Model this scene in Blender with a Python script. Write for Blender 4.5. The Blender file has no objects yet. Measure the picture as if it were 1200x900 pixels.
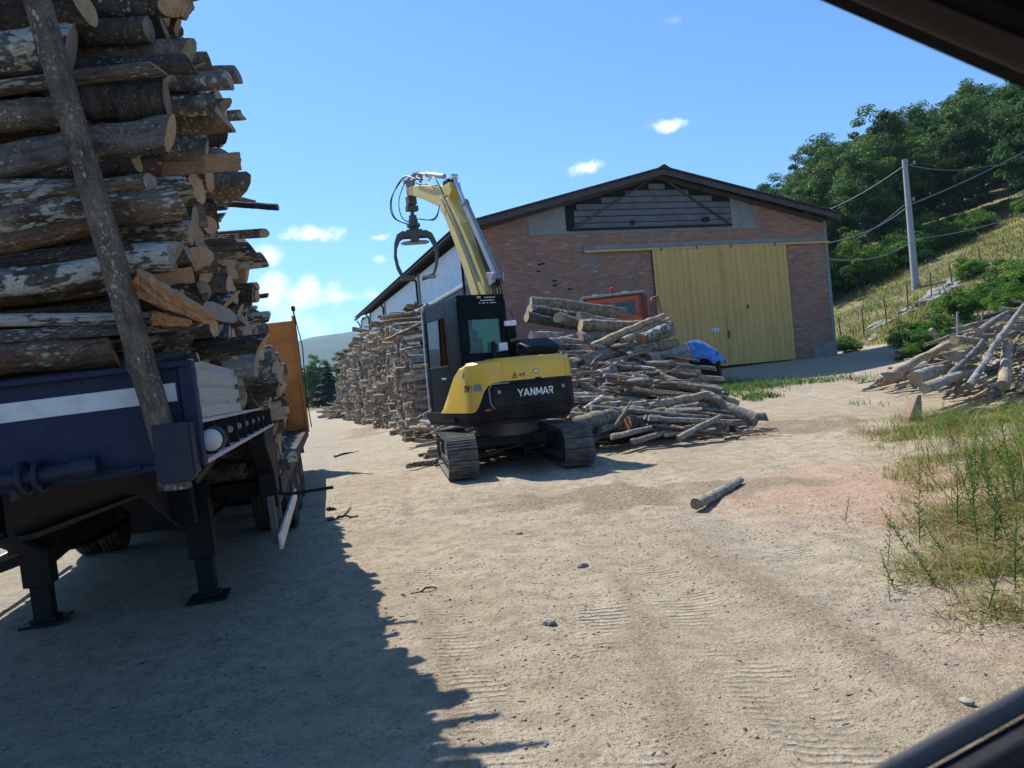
import bpy, bmesh, math, random
import numpy as np
from mathutils import Vector, Matrix
PI = math.pi
R = math.radians
random.seed(7)
rng = np.random.default_rng(11)
scene = bpy.context.scene
C = scene.collection

# ------------------------------------------------------------------ camera
EYE = Vector((0.0, 0.0, 1.55))
FPX = 901.0                                  # focal length in pixels of the 1200 px wide photograph
ROLL, PITCH = R(5.3), math.atan(7.2 / 901)
_F = Vector((0, math.cos(PITCH), -math.sin(PITCH)))
_U = Vector((0, math.sin(PITCH), math.cos(PITCH)))
_X = Vector((1, 0, 0))
CX = _X * math.cos(ROLL) - _U * math.sin(ROLL)
CY = _X * math.sin(ROLL) + _U * math.cos(ROLL)
cam_data = bpy.data.cameras.new('camera')
cam = bpy.data.objects.new('camera', cam_data)
C.objects.link(cam)
m = Matrix((CX, CY, -_F)).transposed().to_4x4()
m.translation = EYE
cam.matrix_world = m
cam_data.sensor_width = 36.0
cam_data.lens = 36.0 * FPX / 1200
cam_data.clip_start = 0.02
cam_data.clip_end = 20000
cam_data.dof.use_dof = True
cam_data.dof.focus_distance = 12.0
cam_data.dof.aperture_fstop = 11.0
scene.camera = cam
scene.render.resolution_x, scene.render.resolution_y = 1024, 768
scene.view_settings.view_transform = 'Standard'
scene.view_settings.look = 'None'
scene.view_settings.exposure = 0.72
scene.view_settings.gamma = 1.0
scene.cycles.max_bounces = 6
scene.cycles.transparent_max_bounces = 8
scene.cycles.volume_bounces = 0


def W(px, py, Y):
    """the point at depth Y behind a pixel of the photograph: used to measure the place"""
    d = _F * FPX + CX * (px - 600) + CY * (450 - py)
    return EYE + d * (Y / d.y)


# ------------------------------------------------------------------ light
SUN_DIR = Vector((-0.50, 0.60, 1.0)).normalized()
SUN_EL = math.asin(SUN_DIR.z)
SUN_AZ = math.atan2(SUN_DIR.x, SUN_DIR.y)
sun = bpy.data.lights.new('sun', 'SUN')
sun.energy = 4.4
sun.angle = R(0.5)
sun.color = (1.0, 0.95, 0.87)
so = bpy.data.objects.new('sun', sun)
C.objects.link(so)
so.rotation_euler = SUN_DIR.to_track_quat('Z', 'Y').to_euler()
so.location = (-20, 20, 40)

world = bpy.data.worlds.new('World')
scene.world = world
world.use_nodes = True
wt = world.node_tree
wt.nodes.clear()


class NT:
    """short hand for node trees"""
    def __init__(s, t): s.t = t
    def n(s, typ, **kw):
        nd = s.t.nodes.new(typ)
        ins = kw.pop('i', {})
        for k, v in kw.items(): setattr(nd, k, v)
        for k, v in ins.items(): s.put(nd.inputs[k], v)
        return nd
    def put(s, sock, v):
        if isinstance(v, bpy.types.NodeSocket): s.t.links.new(v, sock)
        elif isinstance(v, bpy.types.Node): s.t.links.new(v.outputs[0], sock)
        else:
            if sock.type == 'RGBA' and len(v) == 3: v = (*v, 1)
            sock.default_value = v
    def math(s, op, a, b=0.0, c=None, clamp=False):
        nd = s.n('ShaderNodeMath', operation=op, use_clamp=clamp)
        s.put(nd.inputs[0], a); s.put(nd.inputs[1], b)
        if c is not None: s.put(nd.inputs[2], c)
        return nd.outputs[0]
    def vmath(s, op, a, b=(0, 0, 0)):
        nd = s.n('ShaderNodeVectorMath', operation=op)
        s.put(nd.inputs[0], a); s.put(nd.inputs[1], b)
        return nd
    def noise(s, scale, detail=4, rough=.55, vec=None, dist=0.0):
        nd = s.n('ShaderNodeTexNoise', i={'Scale': scale, 'Detail': detail, 'Roughness': rough, 'Distortion': dist})
        if vec is not None: s.put(nd.inputs['Vector'], vec)
        return nd.outputs[0]
    def ramp(s, f, stops, interp='LINEAR'):
        nd = s.n('ShaderNodeValToRGB')
        cr = nd.color_ramp
        cr.interpolation = interp
        while len(cr.elements) < len(stops): cr.elements.new(.5)
        for e, (p, c) in zip(cr.elements, stops):
            e.position = p
            e.color = (c, c, c, 1) if not hasattr(c, '__len__') else (*c, 1)
        s.put(nd.inputs[0], f)
        return nd.outputs[0]
    def step(s, f, a, b):
        nd = s.n('ShaderNodeMapRange', interpolation_type='SMOOTHSTEP')
        s.put(nd.inputs[0], f); nd.inputs[1].default_value = a; nd.inputs[2].default_value = b
        return nd.outputs[0]
    def mix(s, f, a, b, mode='MIX'):
        nd = s.n('ShaderNodeMix', data_type='RGBA', blend_type=mode)
        s.put(nd.inputs[0], f); s.put(nd.inputs[6], a); s.put(nd.inputs[7], b)
        return nd.outputs[2]


w_ = NT(wt)
sky = w_.n('ShaderNodeTexSky', sky_type='NISHITA', sun_disc=False, sun_elevation=SUN_EL, sun_rotation=SUN_AZ,
           altitude=300, air_density=1.0, dust_density=0.25, ozone_density=3.2)
geo = w_.n('ShaderNodeTexCoord')
dirv = geo.outputs['Generated']
sky_col = w_.mix(1.0, sky.outputs[0], (0.60, 0.87, 1.08), 'MULTIPLY')
# small fair-weather clouds, each a patch of noise in one direction of the sky
cl_noise = w_.noise(34.0, 5, .6, dirv)
cl_fine = w_.noise(11.0, 4, .6, w_.vmath('MULTIPLY', dirv, (1, 1, 2.2)).outputs[0])
cover = None
def cloud(px, py, wx, wz, thick):
    """one cloud: its direction, half width and half height as angles (radians)"""
    global cover
    d = (_F * FPX + CX * (px - 600) + CY * (450 - py)).normalized()
    az, el = math.atan2(d.x, d.y), math.asin(d.z)
    r_ = Vector((math.cos(az), -math.sin(az), 0)); u_ = r_.cross(d)
    if u_.z < 0: u_ = -u_
    a = w_.vmath('DOT_PRODUCT', dirv, tuple(r_)).outputs['Value']
    b = w_.vmath('DOT_PRODUCT', w_.vmath('SUBTRACT', dirv, tuple(d)), tuple(u_)).outputs['Value']
    f = w_.vmath('DOT_PRODUCT', dirv, tuple(d)).outputs['Value']
    a = w_.math('DIVIDE', a, wx); b = w_.math('DIVIDE', b, wz)
    rr = w_.math('SQRT', w_.math('ADD', w_.math('MULTIPLY', a, a), w_.math('MULTIPLY', b, b)))
    k = w_.math('SUBTRACT', 1.0, rr)
    k = w_.math('ADD', k, w_.math('MULTIPLY', w_.math('SUBTRACT', cl_noise, .5), 2.6))
    k = w_.math('MULTIPLY', w_.step(k, 0.0, 1.05), thick)
    k = w_.math('MULTIPLY', k, w_.math('GREATER_THAN', f, 0.0))
    cover = k if cover is None else w_.math('MAXIMUM', cover, k)
for c_ in [(361, 274, .042, .012, .9), (312, 300, .030, .018, .85), (350, 345, .075, .026, .85), (400, 348, .055, .010, .8),
           (320, 330, .04, .02, .7), (445, 278, .016, .006, .8), (690, 197, .026, .011, .95), (782, 147, .026, .009, .75),
           (789, 24, .016, .007, .16), (447, 303, .012, .006, .4), (340, 385, .09, .03, .45),
           (480, 380, .1, .012, .25), (-60, 330, .13, .03, .7), (1500, 120, .12, .02, .7), (-500, 250, .16, .03, .7)]:
    cloud(*c_)
cover = w_.math('MULTIPLY', cover, w_.ramp(cl_fine, [(.25, .75), (.6, 1.0)]), clamp=True)
col = w_.mix(cover, sky_col, (8.2, 8.5, 9.0))
bg = w_.n('ShaderNodeBackground', i={'Color': col, 'Strength': 0.110})
wo = w_.n('ShaderNodeOutputWorld', i={'Surface': bg.outputs[0]})


# ------------------------------------------------------------------ materials
def new_mat(name):
    m = bpy.data.materials.new(name)
    m.use_nodes = True
    t = NT(m.node_tree)
    m.node_tree.nodes.clear()
    b = t.n('ShaderNodeBsdfPrincipled')
    t.n('ShaderNodeOutputMaterial', i={'Surface': b.outputs[0]})
    return m, t, b


def bump(t, b, h, strength=.5, dist=.02):
    nd = t.n('ShaderNodeBump', i={'Strength': strength, 'Distance': dist, 'Height': h})
    t.put(b.inputs['Normal'], nd.outputs[0])
    return nd


def paint(name, col, rough=.45, metal=0.0, dirt=.35, dirt_col=(.22, .19, .15), scale=3.0, bumps=.05, coat=0.0, spec=.5):
    """painted or bare metal with dust and wear"""
    m, t, b = new_mat(name)
    co = t.n('ShaderNodeTexCoord').outputs['Object']
    n1 = t.noise(scale, 6, .62, co)
    n2 = t.noise(scale * 9, 4, .6, co)
    k = t.math('MULTIPLY', t.step(t.math('ADD', t.math('MULTIPLY', n1, .7), t.math('MULTIPLY', n2, .3)), .42, .68), dirt)
    t.put(b.inputs['Base Color'], t.mix(k, col, dirt_col))
    t.put(b.inputs['Roughness'], t.math('ADD', rough, t.math('MULTIPLY', k, .4), clamp=True))
    b.inputs['Metallic'].default_value = metal
    b.inputs['Coat Weight'].default_value = coat
    b.inputs['Specular IOR Level'].default_value = spec
    bump(t, b, n2, .25, bumps * .1)
    return m


M = {}
M['navy'] = paint('navy_paint', (.006, .013, .050), .45, 0, .5, (.045, .052, .075), 6, spec=.25)
M['chassis'] = paint('chassis_paint', (.007, .008, .011), .6, 0, .3, (.035, .032, .03), 5, spec=.25)
M['socket'] = paint('socket_steel', (.012, .016, .035), .5, .0, .4, (.05, .05, .055), 8, spec=.3)
M['alu'] = paint('aluminium', (.55, .56, .58), .42, .6, .45, (.33, .31, .28), 5)
M['tape'] = paint('reflective_tape', (.62, .64, .66), .5, 0, .45, (.32, .32, .32), 14)
M['orange'] = paint('orange_paint', (.62, .19, .018), .5, 0, .6, (.30, .10, .03), 2.2)
M['rubber'] = paint('rubber', (.022, .022, .023), .85, 0, .6, (.10, .09, .075), 8)
M['tread'] = paint('track_steel', (.085, .08, .075), .6, .2, .9, (.27, .24, .20), 7)
M['yellow'] = paint('yellow_paint', (.80, .49, .04), .38, 0, .45, (.50, .38, .16), 2.5, coat=.15)
M['boomyellow'] = paint('boom_paint', (.68, .47, .10), .42, 0, .55, (.50, .42, .25), 3.0)
M['black'] = paint('black_paint', (.003, .005, .010), .30, 0, .10, (.03, .03, .035), 3.0, spec=.09)
M['plastic'] = paint('black_plastic', (.010, .011, .014), .55, 0, .5, (.07, .062, .052), 3.5, spec=.15)
M['steel'] = paint('dark_steel', (.09, .09, .095), .45, .5, .5, (.16, .13, .10), 7)
M['chrome'] = paint('cylinder_rod', (.7, .7, .72), .18, .9, .1, (.3, .3, .3), 5)
M['hose'] = paint('hose_rubber', (.012, .012, .014), .5, 0, .2, (.06, .06, .06), 9)
M['white'] = paint('white_print', (.78, .79, .80), .5, 0, .1, (.5, .5, .5), 6)
M['bluegrey'] = paint('blue_print', (.10, .20, .34), .5, 0, .1, (.3, .3, .3), 6)
M['redlens'] = paint('red_lens', (.42, .02, .015), .3, 0, .2, (.2, .08, .06), 6)
M['lens'] = paint('clear_lens', (.55, .56, .52), .25, 0, .3, (.3, .3, .28), 9)
M['oldorange'] = paint('faded_orange', (.52, .10, .025), .5, 0, .5, (.25, .10, .06), 3)
M['concrete'] = paint('concrete', (.26, .27, .26), .9, 0, .7, (.17, .175, .175), 1.2, .5)
M['roofmat'] = paint('fibre_roofing', (.075, .055, .062), .85, 0, .6, (.035, .03, .035), 1.6, .5)
M['darkwood'] = paint('weathered_timber', (.085, .08, .085), .85, 0, .6, (.05, .045, .045), 3, .4)
M['gable'] = paint('gable_board', (.15, .155, .175), .85, 0, .7, (.085, .09, .105), 1.6, .4)
M['panelwhite'] = paint('white_cladding', (.66, .71, .78), .5, 0, .35, (.45, .47, .5), 1.5)
M['galv'] = paint('galvanised_steel', (.33, .34, .35), .5, .5, .5, (.22, .2, .18), 6)
M['pole'] = paint('spun_concrete', (.34, .36, .37), .85, 0, .5, (.25, .26, .26), 3)
M['stone'] = paint('stone', (.33, .30, .26), .9, 0, .8, (.17, .15, .13), 7, 1)
M['palestone'] = paint('pale_rock', (.27, .26, .23), .95, 0, .8, (.16, .155, .12), 5, 1)
M['brickm'] = None


def glass(name, tint, rough=.02):
    """thin flat pane: tinted see-through with a fresnel reflection"""
    m, t, b = new_mat(name)
    tr = t.n('ShaderNodeBsdfTransparent', i={'Color': (*tint, 1)})
    gl = t.n('ShaderNodeBsdfGlossy', i={'Roughness': rough, 'Color': (.9, .95, 1, 1)})
    fr = t.n('ShaderNodeFresnel', i={'IOR': 1.5})
    mx = t.n('ShaderNodeMixShader', i={0: fr.outputs[0], 1: tr.outputs[0], 2: gl.outputs[0]})
    out = [n for n in t.t.nodes if n.type == 'OUTPUT_MATERIAL'][0]
    t.put(out.inputs['Surface'], mx.outputs[0])
    t.t.nodes.remove(b)
    return m
M['darkglass'] = paint('dark_pane', (.02, .028, .028), .08, 0, .15, (.1, .1, .09), 6, spec=.6)
M['glass'] = glass('tinted_glass', (.60, .80, .72))


def bark_mat(name, dark, mid, lichen_col, lich, rough=.9):
    m, t, b = new_mat(name)
    co = t.n('ShaderNodeTexCoord').outputs['Object']
    rnd = t.n('ShaderNodeObjectInfo').outputs['Random']
    at = t.n('ShaderNodeAttribute', attribute_name='tone').outputs['Fac']
    rn = t.math('FRACT', t.math('ADD', rnd, at))
    off = t.n('ShaderNodeCombineXYZ', i={0: t.math('MULTIPLY', rn, 37.0), 1: t.math('MULTIPLY', rn, 11.0)})
    v = t.vmath('ADD', co, off.outputs[0]).outputs[0]
    vs = t.vmath('MULTIPLY', v, (1, 1, .35)).outputs[0]
    n1 = t.noise(7, 6, .65, v)
    n2 = t.noise(30, 5, .6, vs)
    n3 = t.noise(95, 3, .6, v)
    base = t.mix(t.step(t.math('ADD', t.math('MULTIPLY', n1, .6), t.math('MULTIPLY', n2, .4)), .36, .64), dark, mid)
    hue = t.mix(rn, (.85, .92, 1.05), (1.25, 1.05, .82))
    base = t.mix(1.0, base, hue, 'MULTIPLY')
    vor = t.n('ShaderNodeTexVoronoi', feature='F1', i={'Vector': t.vmath('MULTIPLY', v, (1.5, 1.5, 1.0)).outputs[0], 'Scale': 26.0, 'Randomness': 1.0}).outputs[0]
    lm = t.math('ADD', t.math('MULTIPLY', t.noise(4.2, 4, .65, v), 1.3), t.math('MULTIPLY', n2, .5))
    lm = t.math('SUBTRACT', lm, t.math('MULTIPLY', vor, .45))
    thr = t.math('ADD', lich, t.math('MULTIPLY', t.math('SUBTRACT', t.math('FRACT', t.math('MULTIPLY', rn, 7.31)), .5), .34))
    lm = t.math('MULTIPLY', t.math('SUBTRACT', lm, thr), 14.0, clamp=True)
    c = t.mix(t.math('MULTIPLY', lm, .85), base, lichen_col)
    c = t.mix(t.math('MULTIPLY', t.step(n3, .35, .62), .5), c, t.mix(1.0, c, (.45, .45, .45), 'MULTIPLY'))
    fl = t.math('MULTIPLY', t.step(t.noise(62, 2, .5, v), .60, .66), t.step(t.noise(9, 3, .5, t.vmath('ADD', v, (4, 2, 7)).outputs[0]), .38, .6))
    c = t.mix(t.math('MULTIPLY', fl, .75), c, t.mix(.35, lichen_col, base))
    scar = t.step(t.noise(3.1, 3, .5, t.vmath('ADD', v, (9, 9, 9)).outputs[0]), .70, .74)
    c = t.mix(t.math('MULTIPLY', scar, .8), c, (.28, .13, .055))
    t.put(b.inputs['Base Color'], c)
    b.inputs['Roughness'].default_value = rough
    h = t.math('ADD', t.math('MULTIPLY', n2, .6), t.math('ADD', t.math('MULTIPLY', n3, .25), t.math('MULTIPLY', lm, .12)))
    bump(t, b, h, 1.0, .035)
    return m
M['bark'] = bark_mat('bark_grey', (.046, .041, .036), (.215, .193, .168), (.54, .54, .50), .86)
M['bark_pale'] = bark_mat('bark_lichen', (.05, .045, .04), (.19, .18, .16), (.66, .66, .61), .70)
M['bark_dark'] = bark_mat('bark_dark', (.018, .017, .016), (.085, .075, .067), (.42, .42, .39), .98)
M['bark_brown'] = bark_mat('bark_brown', (.07, .042, .028), (.23, .145, .09), (.52, .48, .42), .96)
M['bark_stake'] = bark_mat('bark_stake', (.055, .050, .046), (.19, .175, .155), (.52, .52, .48), .93)
M['bark_pole'] = bark_mat('bark_pole', (.11, .10, .085), (.34, .315, .27), (.52, .51, .45), 1.0)
M['bark_dry'] = bark_mat('bark_weathered', (.18, .16, .13), (.49, .45, .375), (.6, .57, .5), 1.0)


def cut_mat(name, fresh, old):
    m, t, b = new_mat(name)
    co = t.n('ShaderNodeTexCoord').outputs['Object']
    rnd = t.n('ShaderNodeObjectInfo').outputs['Random']
    at = t.n('ShaderNodeAttribute', attribute_name='tone').outputs['Fac']
    rn = t.math('FRACT', t.math('ADD', t.math('MULTIPLY', rnd, 5.3), at))
    n = t.noise(22, 5, .6, co)
    fl = t.vmath('MULTIPLY', co, (1, 1, 0)).outputs[0]
    d = t.vmath('LENGTH', t.vmath('ADD', fl, t.vmath('MULTIPLY', t.n('ShaderNodeTexNoise', i={'Vector': co, 'Scale': 9.0}).outputs['Color'], (.02, .02, 0)).outputs[0]).outputs[0]).outputs['Value']
    ring = t.math('MULTIPLY', t.math('ADD', t.math('SINE', t.math('MULTIPLY', d, 620.0)), 1), .5)
    c = t.mix(rn, fresh, old)
    c = t.mix(t.math('MULTIPLY', ring, .28), c, t.mix(1.0, c, (.6, .52, .42), 'MULTIPLY'))
    c = t.mix(t.math('MULTIPLY', t.step(n, .48, .68), .6), c, t.mix(1.0, c, (.5, .42, .34), 'MULTIPLY'))
    t.put(b.inputs['Base Color'], c)
    b.inputs['Roughness'].default_value = .85
    bump(t, b, t.math('ADD', n, t.math('MULTIPLY', ring, .3)), .5, .01)
    return m
M['cut'] = cut_mat('sawn_end', (.50, .34, .19), (.27, .215, .16))
M['cut_red'] = cut_mat('split_face', (.50, .23, .10), (.42, .27, .15))
M['cut_grey'] = cut_mat('weathered_cut', (.36, .30, .23), (.20, .17, .135))

# brick: colour varies per brick through the tone attribute
m_, t_, b_ = new_mat('brick_clay')
at_ = t_.n('ShaderNodeAttribute', attribute_name='tone').outputs['Fac']
co_ = t_.n('ShaderNodeTexCoord').outputs['Object']
nz_ = t_.noise(1.1, 5, .6, co_)
nf_ = t_.noise(26, 4, .6, co_)
cb_ = t_.ramp(at_, [(0, (.31, .165, .115)), (.35, (.40, .205, .14)), (.7, (.45, .255, .175)), (.92, (.48, .32, .24)), (1, (.46, .38, .34))])
cb_ = t_.mix(t_.math('MULTIPLY', t_.step(nz_, .45, .75), .45), cb_, (.22, .17, .155))
cb_ = t_.mix(t_.math('MULTIPLY', t_.step(nf_, .45, .7), .35), cb_, (.12, .075, .06))
t_.put(b_.inputs['Base Color'], cb_)
b_.inputs['Roughness'].default_value = .92
bump(t_, b_, nf_, .5, .01)
M['brick'] = m_
M['mortar'] = paint('mortar', (.27, .22, .21), .95, 0, .6, (.15, .13, .12), 1.5, .5)

# corrugated door: faded mustard with rust runs and grime towards the seams
m_, t_, b_ = new_mat('mustard_sheet')
co_ = t_.n('ShaderNodeTexCoord').outputs['Object']
st_ = t_.noise(1.0, 6, .65, t_.vmath('MULTIPLY', co_, (5, 5, .5)).outputs[0])
n2_ = t_.noise(2.2, 5, .6, co_)
c_ = t_.mix(t_.step(st_, .35, .7), (.70, .44, .14), (.61, .375, .115))
c_ = t_.mix(t_.math('MULTIPLY', t_.step(n2_, .5, .75), .4), c_, (.42, .28, .11))
c_ = t_.mix(t_.math('MULTIPLY', t_.step(t_.noise(9, 4, .7, co_), .66, .76), .7), c_, (.20, .09, .035))
t_.put(b_.inputs['Base Color'], c_)
b_.inputs['Roughness'].default_value = .6
bump(t_, b_, st_, .2, .01)
M['mustard'] = m_

# blue tarpaulin
m_, t_, b_ = new_mat('blue_tarpaulin')
co_ = t_.n('ShaderNodeTexCoord').outputs['Object']
n_ = t_.noise(6, 5, .6, co_)
t_.put(b_.inputs['Base Color'], t_.mix(t_.step(n_, .4, .7), (.05, .20, .62), (.16, .38, .80)))
b_.inputs['Roughness'].default_value = .35
bump(t_, b_, n_, .6, .03)
M['tarp'] = m_


def leaf_mat(name, a, bcol, c, trans=.35):
    m, t, b = new_mat(name)
    at = t.n('ShaderNodeAttribute', attribute_name='tone').outputs['Fac']
    rnd = t.n('ShaderNodeObjectInfo').outputs['Random']
    base = t.ramp(at, [(0, a), (.55, bcol), (1, c)])
    base = t.mix(1.0, base, t.mix(rnd, (.68, .84, .95), (1.38, 1.16, .80)), 'MULTIPLY')
    t.put(b.inputs['Base Color'], base)
    b.inputs['Roughness'].default_value = .6
    b.inputs['Specular IOR Level'].default_value = .25
    tr = t.n('ShaderNodeBsdfTranslucent', i={'Color': t.mix(1.0, base, (1.1, 1.35, .5), 'MULTIPLY')})
    mx = t.n('ShaderNodeMixShader', i={0: trans, 1: b.outputs[0], 2: tr.outputs[0]})
    out = [n for n in t.t.nodes if n.type == 'OUTPUT_MATERIAL'][0]
    t.put(out.inputs['Surface'], mx.outputs[0])
    return m
M['leaf'] = leaf_mat('oak_leaves', (.036, .075, .032), (.065, .125, .048), (.11, .185, .065))
M['leaf_light'] = leaf_mat('bush_leaves', (.045, .10, .022), (.085, .18, .035), (.14, .25, .05))
M['leaf_far'] = leaf_mat('pine_needles', (.020, .040, .024), (.035, .065, .035), (.06, .10, .045), .15)
M['grass'] = leaf_mat('green_grass', (.045, .09, .022), (.09, .155, .035), (.19, .23, .07))
M['drygrass'] = leaf_mat('dry_grass', (.15, .125, .055), (.27, .22, .10), (.40, .33, .17))
M['weed'] = leaf_mat('weed_leaves', (.05, .10, .025), (.09, .17, .045), (.17, .25, .07))
M['trunk'] = paint('tree_bark', (.09, .075, .06), .9, 0, .6, (.16, .14, .11), 4, .5)


# ------------------------------------------------------------------ mesh helpers
class MB:
    def __init__(s): s.v, s.f, s.mi, s.k = [], [], [], 0
    def mat(s, k): s.k = k; return s
    def add(s, vs, fs, T=None):
        o = len(s.v)
        s.v += [tuple(T @ Vector(p)) if T is not None else tuple(p) for p in vs]
        s.f += [tuple(o + i for i in f) for f in fs]
        s.mi += [s.k] * len(fs)
        return s
    def box(s, c, d, T=None, rz=0, taper=None):
        x, y, z = d[0] / 2, d[1] / 2, d[2] / 2
        vs = [Vector((sx * x, sy * y, sz * z)) for sz in (-1, 1) for sy in (-1, 1) for sx in (-1, 1)]
        if taper:
            for q in vs:
                if q.z > 0: q.x *= taper[0]; q.y *= taper[1]
        if rz: vs = [Matrix.Rotation(rz, 3, 'Z') @ q for q in vs]
        vs = [q + Vector(c) for q in vs]
        return s.add(vs, [(0, 2, 3, 1), (4, 5, 7, 6), (0, 1, 5, 4), (2, 6, 7, 3), (0, 4, 6, 2), (1, 3, 7, 5)], T)
    def bar(s, p, q, w, h, T=None, up=(0, 0, 1)):
        p, q = Vector(p), Vector(q)
        d = (q - p); L = d.length; d.normalize()
        sd = d.cross(Vector(up))
        if sd.length < 1e-4: sd = d.cross(Vector((1, 0, 0)))
        sd.normalize(); u = sd.cross(d)
        vs = [p + d * (L * a) + sd * (b * w / 2) + u * (c * h / 2) for a in (0, 1) for c in (-1, 1) for b in (-1, 1)]
        return s.add(vs, [(0, 2, 3, 1), (4, 5, 7, 6), (0, 1, 5, 4), (2, 6, 7, 3), (0, 4, 6, 2), (1, 3, 7, 5)], T)
    def prism(s, pts, a, b, axis='x', T=None):
        """closed 2-D outline extruded from a to b along an axis; outline in the other two axes in order"""
        n = len(pts)
        def mk(u, w, k):
            return {'x': (k, u, w), 'y': (u, k, w), 'z': (u, w, k)}[axis]
        vs = [mk(u, w, a) for u, w in pts] + [mk(u, w, b) for u, w in pts]
        fs = [tuple(range(n))[::-1], tuple(range(n, 2 * n))] + [(i, (i + 1) % n, n + (i + 1) % n, n + i) for i in range(n)]
        return s.add(vs, fs, T)
    def tube(s, pts, r, n=8, caps=True, T=None, sm=0):
        pts = [Vector(p) for p in pts]
        if sm:                                     # rounded course through the points
            o = []
            for i in range(len(pts) - 1):
                a, b, c, d = pts[max(i - 1, 0)], pts[i], pts[i + 1], pts[min(i + 2, len(pts) - 1)]
                for k in range(sm):
                    t = k / sm
                    o.append(.5 * ((2 * b) + (c - a) * t + (2 * a - 5 * b + 4 * c - d) * t * t + (3 * b - a - 3 * c + d) * t ** 3))
            pts = o + [pts[-1]]
        rs = r if hasattr(r, '__len__') else [r] * len(pts)
        vs, fs = [], []
        ref = None
        for i, p in enumerate(pts):
            d = (pts[min(i + 1, len(pts) - 1)] - pts[max(i - 1, 0)]).normalized()
            if ref is None:
                ref = d.cross(Vector((0, 0, 1)))
                if ref.length < .05: ref = d.cross(Vector((1, 0, 0)))
            a = (ref - d * ref.dot(d)).normalized(); b = d.cross(a); ref = a
            for k in range(n):
                t = 2 * PI * k / n
                vs.append(p + (a * math.cos(t) + b * math.sin(t)) * rs[i])
        for i in range(len(pts) - 1):
            for k in range(n):
                fs.append((i * n + k, i * n + (k + 1) % n, (i + 1) * n + (k + 1) % n, (i + 1) * n + k))
        if caps:
            fs.append(tuple(range(n))[::-1]); fs.append(tuple(range((len(pts) - 1) * n, len(pts) * n)))
        return s.add(vs, fs, T)
    def cyl(s, p, q, r, n=16, T=None): return s.tube([p, q], r, n, True, T)
    def grid(s, P, T=None, flip=False):
        """P[i][j] rows of points"""
        ni, nj = len(P), len(P[0])
        vs = [p for row in P for p in row]
        fs = [(i * nj + j, (i + 1) * nj + j, (i + 1) * nj + j + 1, i * nj + j + 1) for i in range(ni - 1) for j in range(nj - 1)]
        if flip: fs = [f[::-1] for f in fs]
        return s.add(vs, fs, T)
    def build(s, name, mats, parent=None, T=None, smooth=None, bevel=0.0, seg=2):
        me = bpy.data.meshes.new(name)
        me.from_pydata(s.v, [], s.f)
        mats = mats if isinstance(mats, (list, tuple)) else [mats]
        for mm in mats: me.materials.append(mm)
        if len(mats) > 1: me.polygons.foreach_set('material_index', s.mi)
        bm = bmesh.new(); bm.from_mesh(me)
        bmesh.ops.recalc_face_normals(bm, faces=bm.faces)
        bm.to_mesh(me); bm.free()
        if smooth is not None:
            me.polygons.foreach_set('use_smooth', [True] * len(me.polygons))
            me.set_sharp_from_angle(angle=R(smooth))
        me.update()
        o = bpy.data.objects.new(name, me)
        C.objects.link(o)
        if parent is not None: o.parent = parent
        if T is not None: o.matrix_local = T
        if bevel:
            md = o.modifiers.new('bevel', 'BEVEL')
            md.width = bevel; md.segments = seg; md.limit_method = 'ANGLE'; md.angle_limit = R(35)
        return o


def tag(o, label=None, cat=None, group=None, kind=None):
    if label: o['label'] = label
    if cat: o['category'] = cat
    if group: o['group'] = group
    if kind: o['kind'] = kind
    return o


def thing(name, label, cat, loc, rot=(0, 0, 0), group=None):
    o = bpy.data.objects.new(name, None)
    o.empty_display_size = .2
    C.objects.link(o)
    o.location = loc; o.rotation_euler = rot
    return tag(o, label, cat, group)


def link_mesh(name, me, parent=None, T=None):
    o = bpy.data.objects.new(name, me)
    C.objects.link(o)
    if parent is not None: o.parent = parent
    if T is not None: o.matrix_local = T
    return o


def quads_mesh(name, V, mats, tone=None, mi=None, nper=4, smooth=False):
    """fast mesh from an array of separate polygons: V is (n, nper, 3)"""
    n = len(V)
    me = bpy.data.meshes.new(name)
    me.vertices.add(n * nper); me.loops.add(n * nper); me.polygons.add(n)
    me.vertices.foreach_set('co', np.asarray(V, np.float32).reshape(-1))
    me.loops.foreach_set('vertex_index', np.arange(n * nper, dtype=np.int32))
    me.polygons.foreach_set('loop_start', np.arange(0, n * nper, nper, dtype=np.int32))
    for mm in (mats if isinstance(mats, (list, tuple)) else [mats]): me.materials.append(mm)
    if mi is not None: me.polygons.foreach_set('material_index', np.asarray(mi, np.int32))
    if tone is not None:
        a = me.attributes.new('tone', 'FLOAT', 'FACE')
        a.data.foreach_set('value', np.asarray(tone, np.float32))
    me.update(calc_edges=True)
    return me


def indexed_mesh(name, V, F, mats, tone=None, mi=None, smooth=False):
    """V (n,3), F (m,k)"""
    V = np.asarray(V, np.float32); F = np.asarray(F, np.int32)
    me = bpy.data.meshes.new(name)
    me.vertices.add(len(V)); me.loops.add(F.size); me.polygons.add(len(F))
    me.vertices.foreach_set('co', V.reshape(-1))
    me.loops.foreach_set('vertex_index', F.reshape(-1))
    me.polygons.foreach_set('loop_start', np.arange(0, F.size, F.shape[1], dtype=np.int32))
    for mm in (mats if isinstance(mats, (list, tuple)) else [mats]): me.materials.append(mm)
    if mi is not None: me.polygons.foreach_set('material_index', np.asarray(mi, np.int32))
    if tone is not None:
        a = me.attributes.new('tone', 'FLOAT', 'FACE')
        a.data.foreach_set('value', np.asarray(tone, np.float32))
    if smooth: me.polygons.foreach_set('use_smooth', np.ones(len(F), bool))
    me.update(calc_edges=True)
    return me


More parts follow.
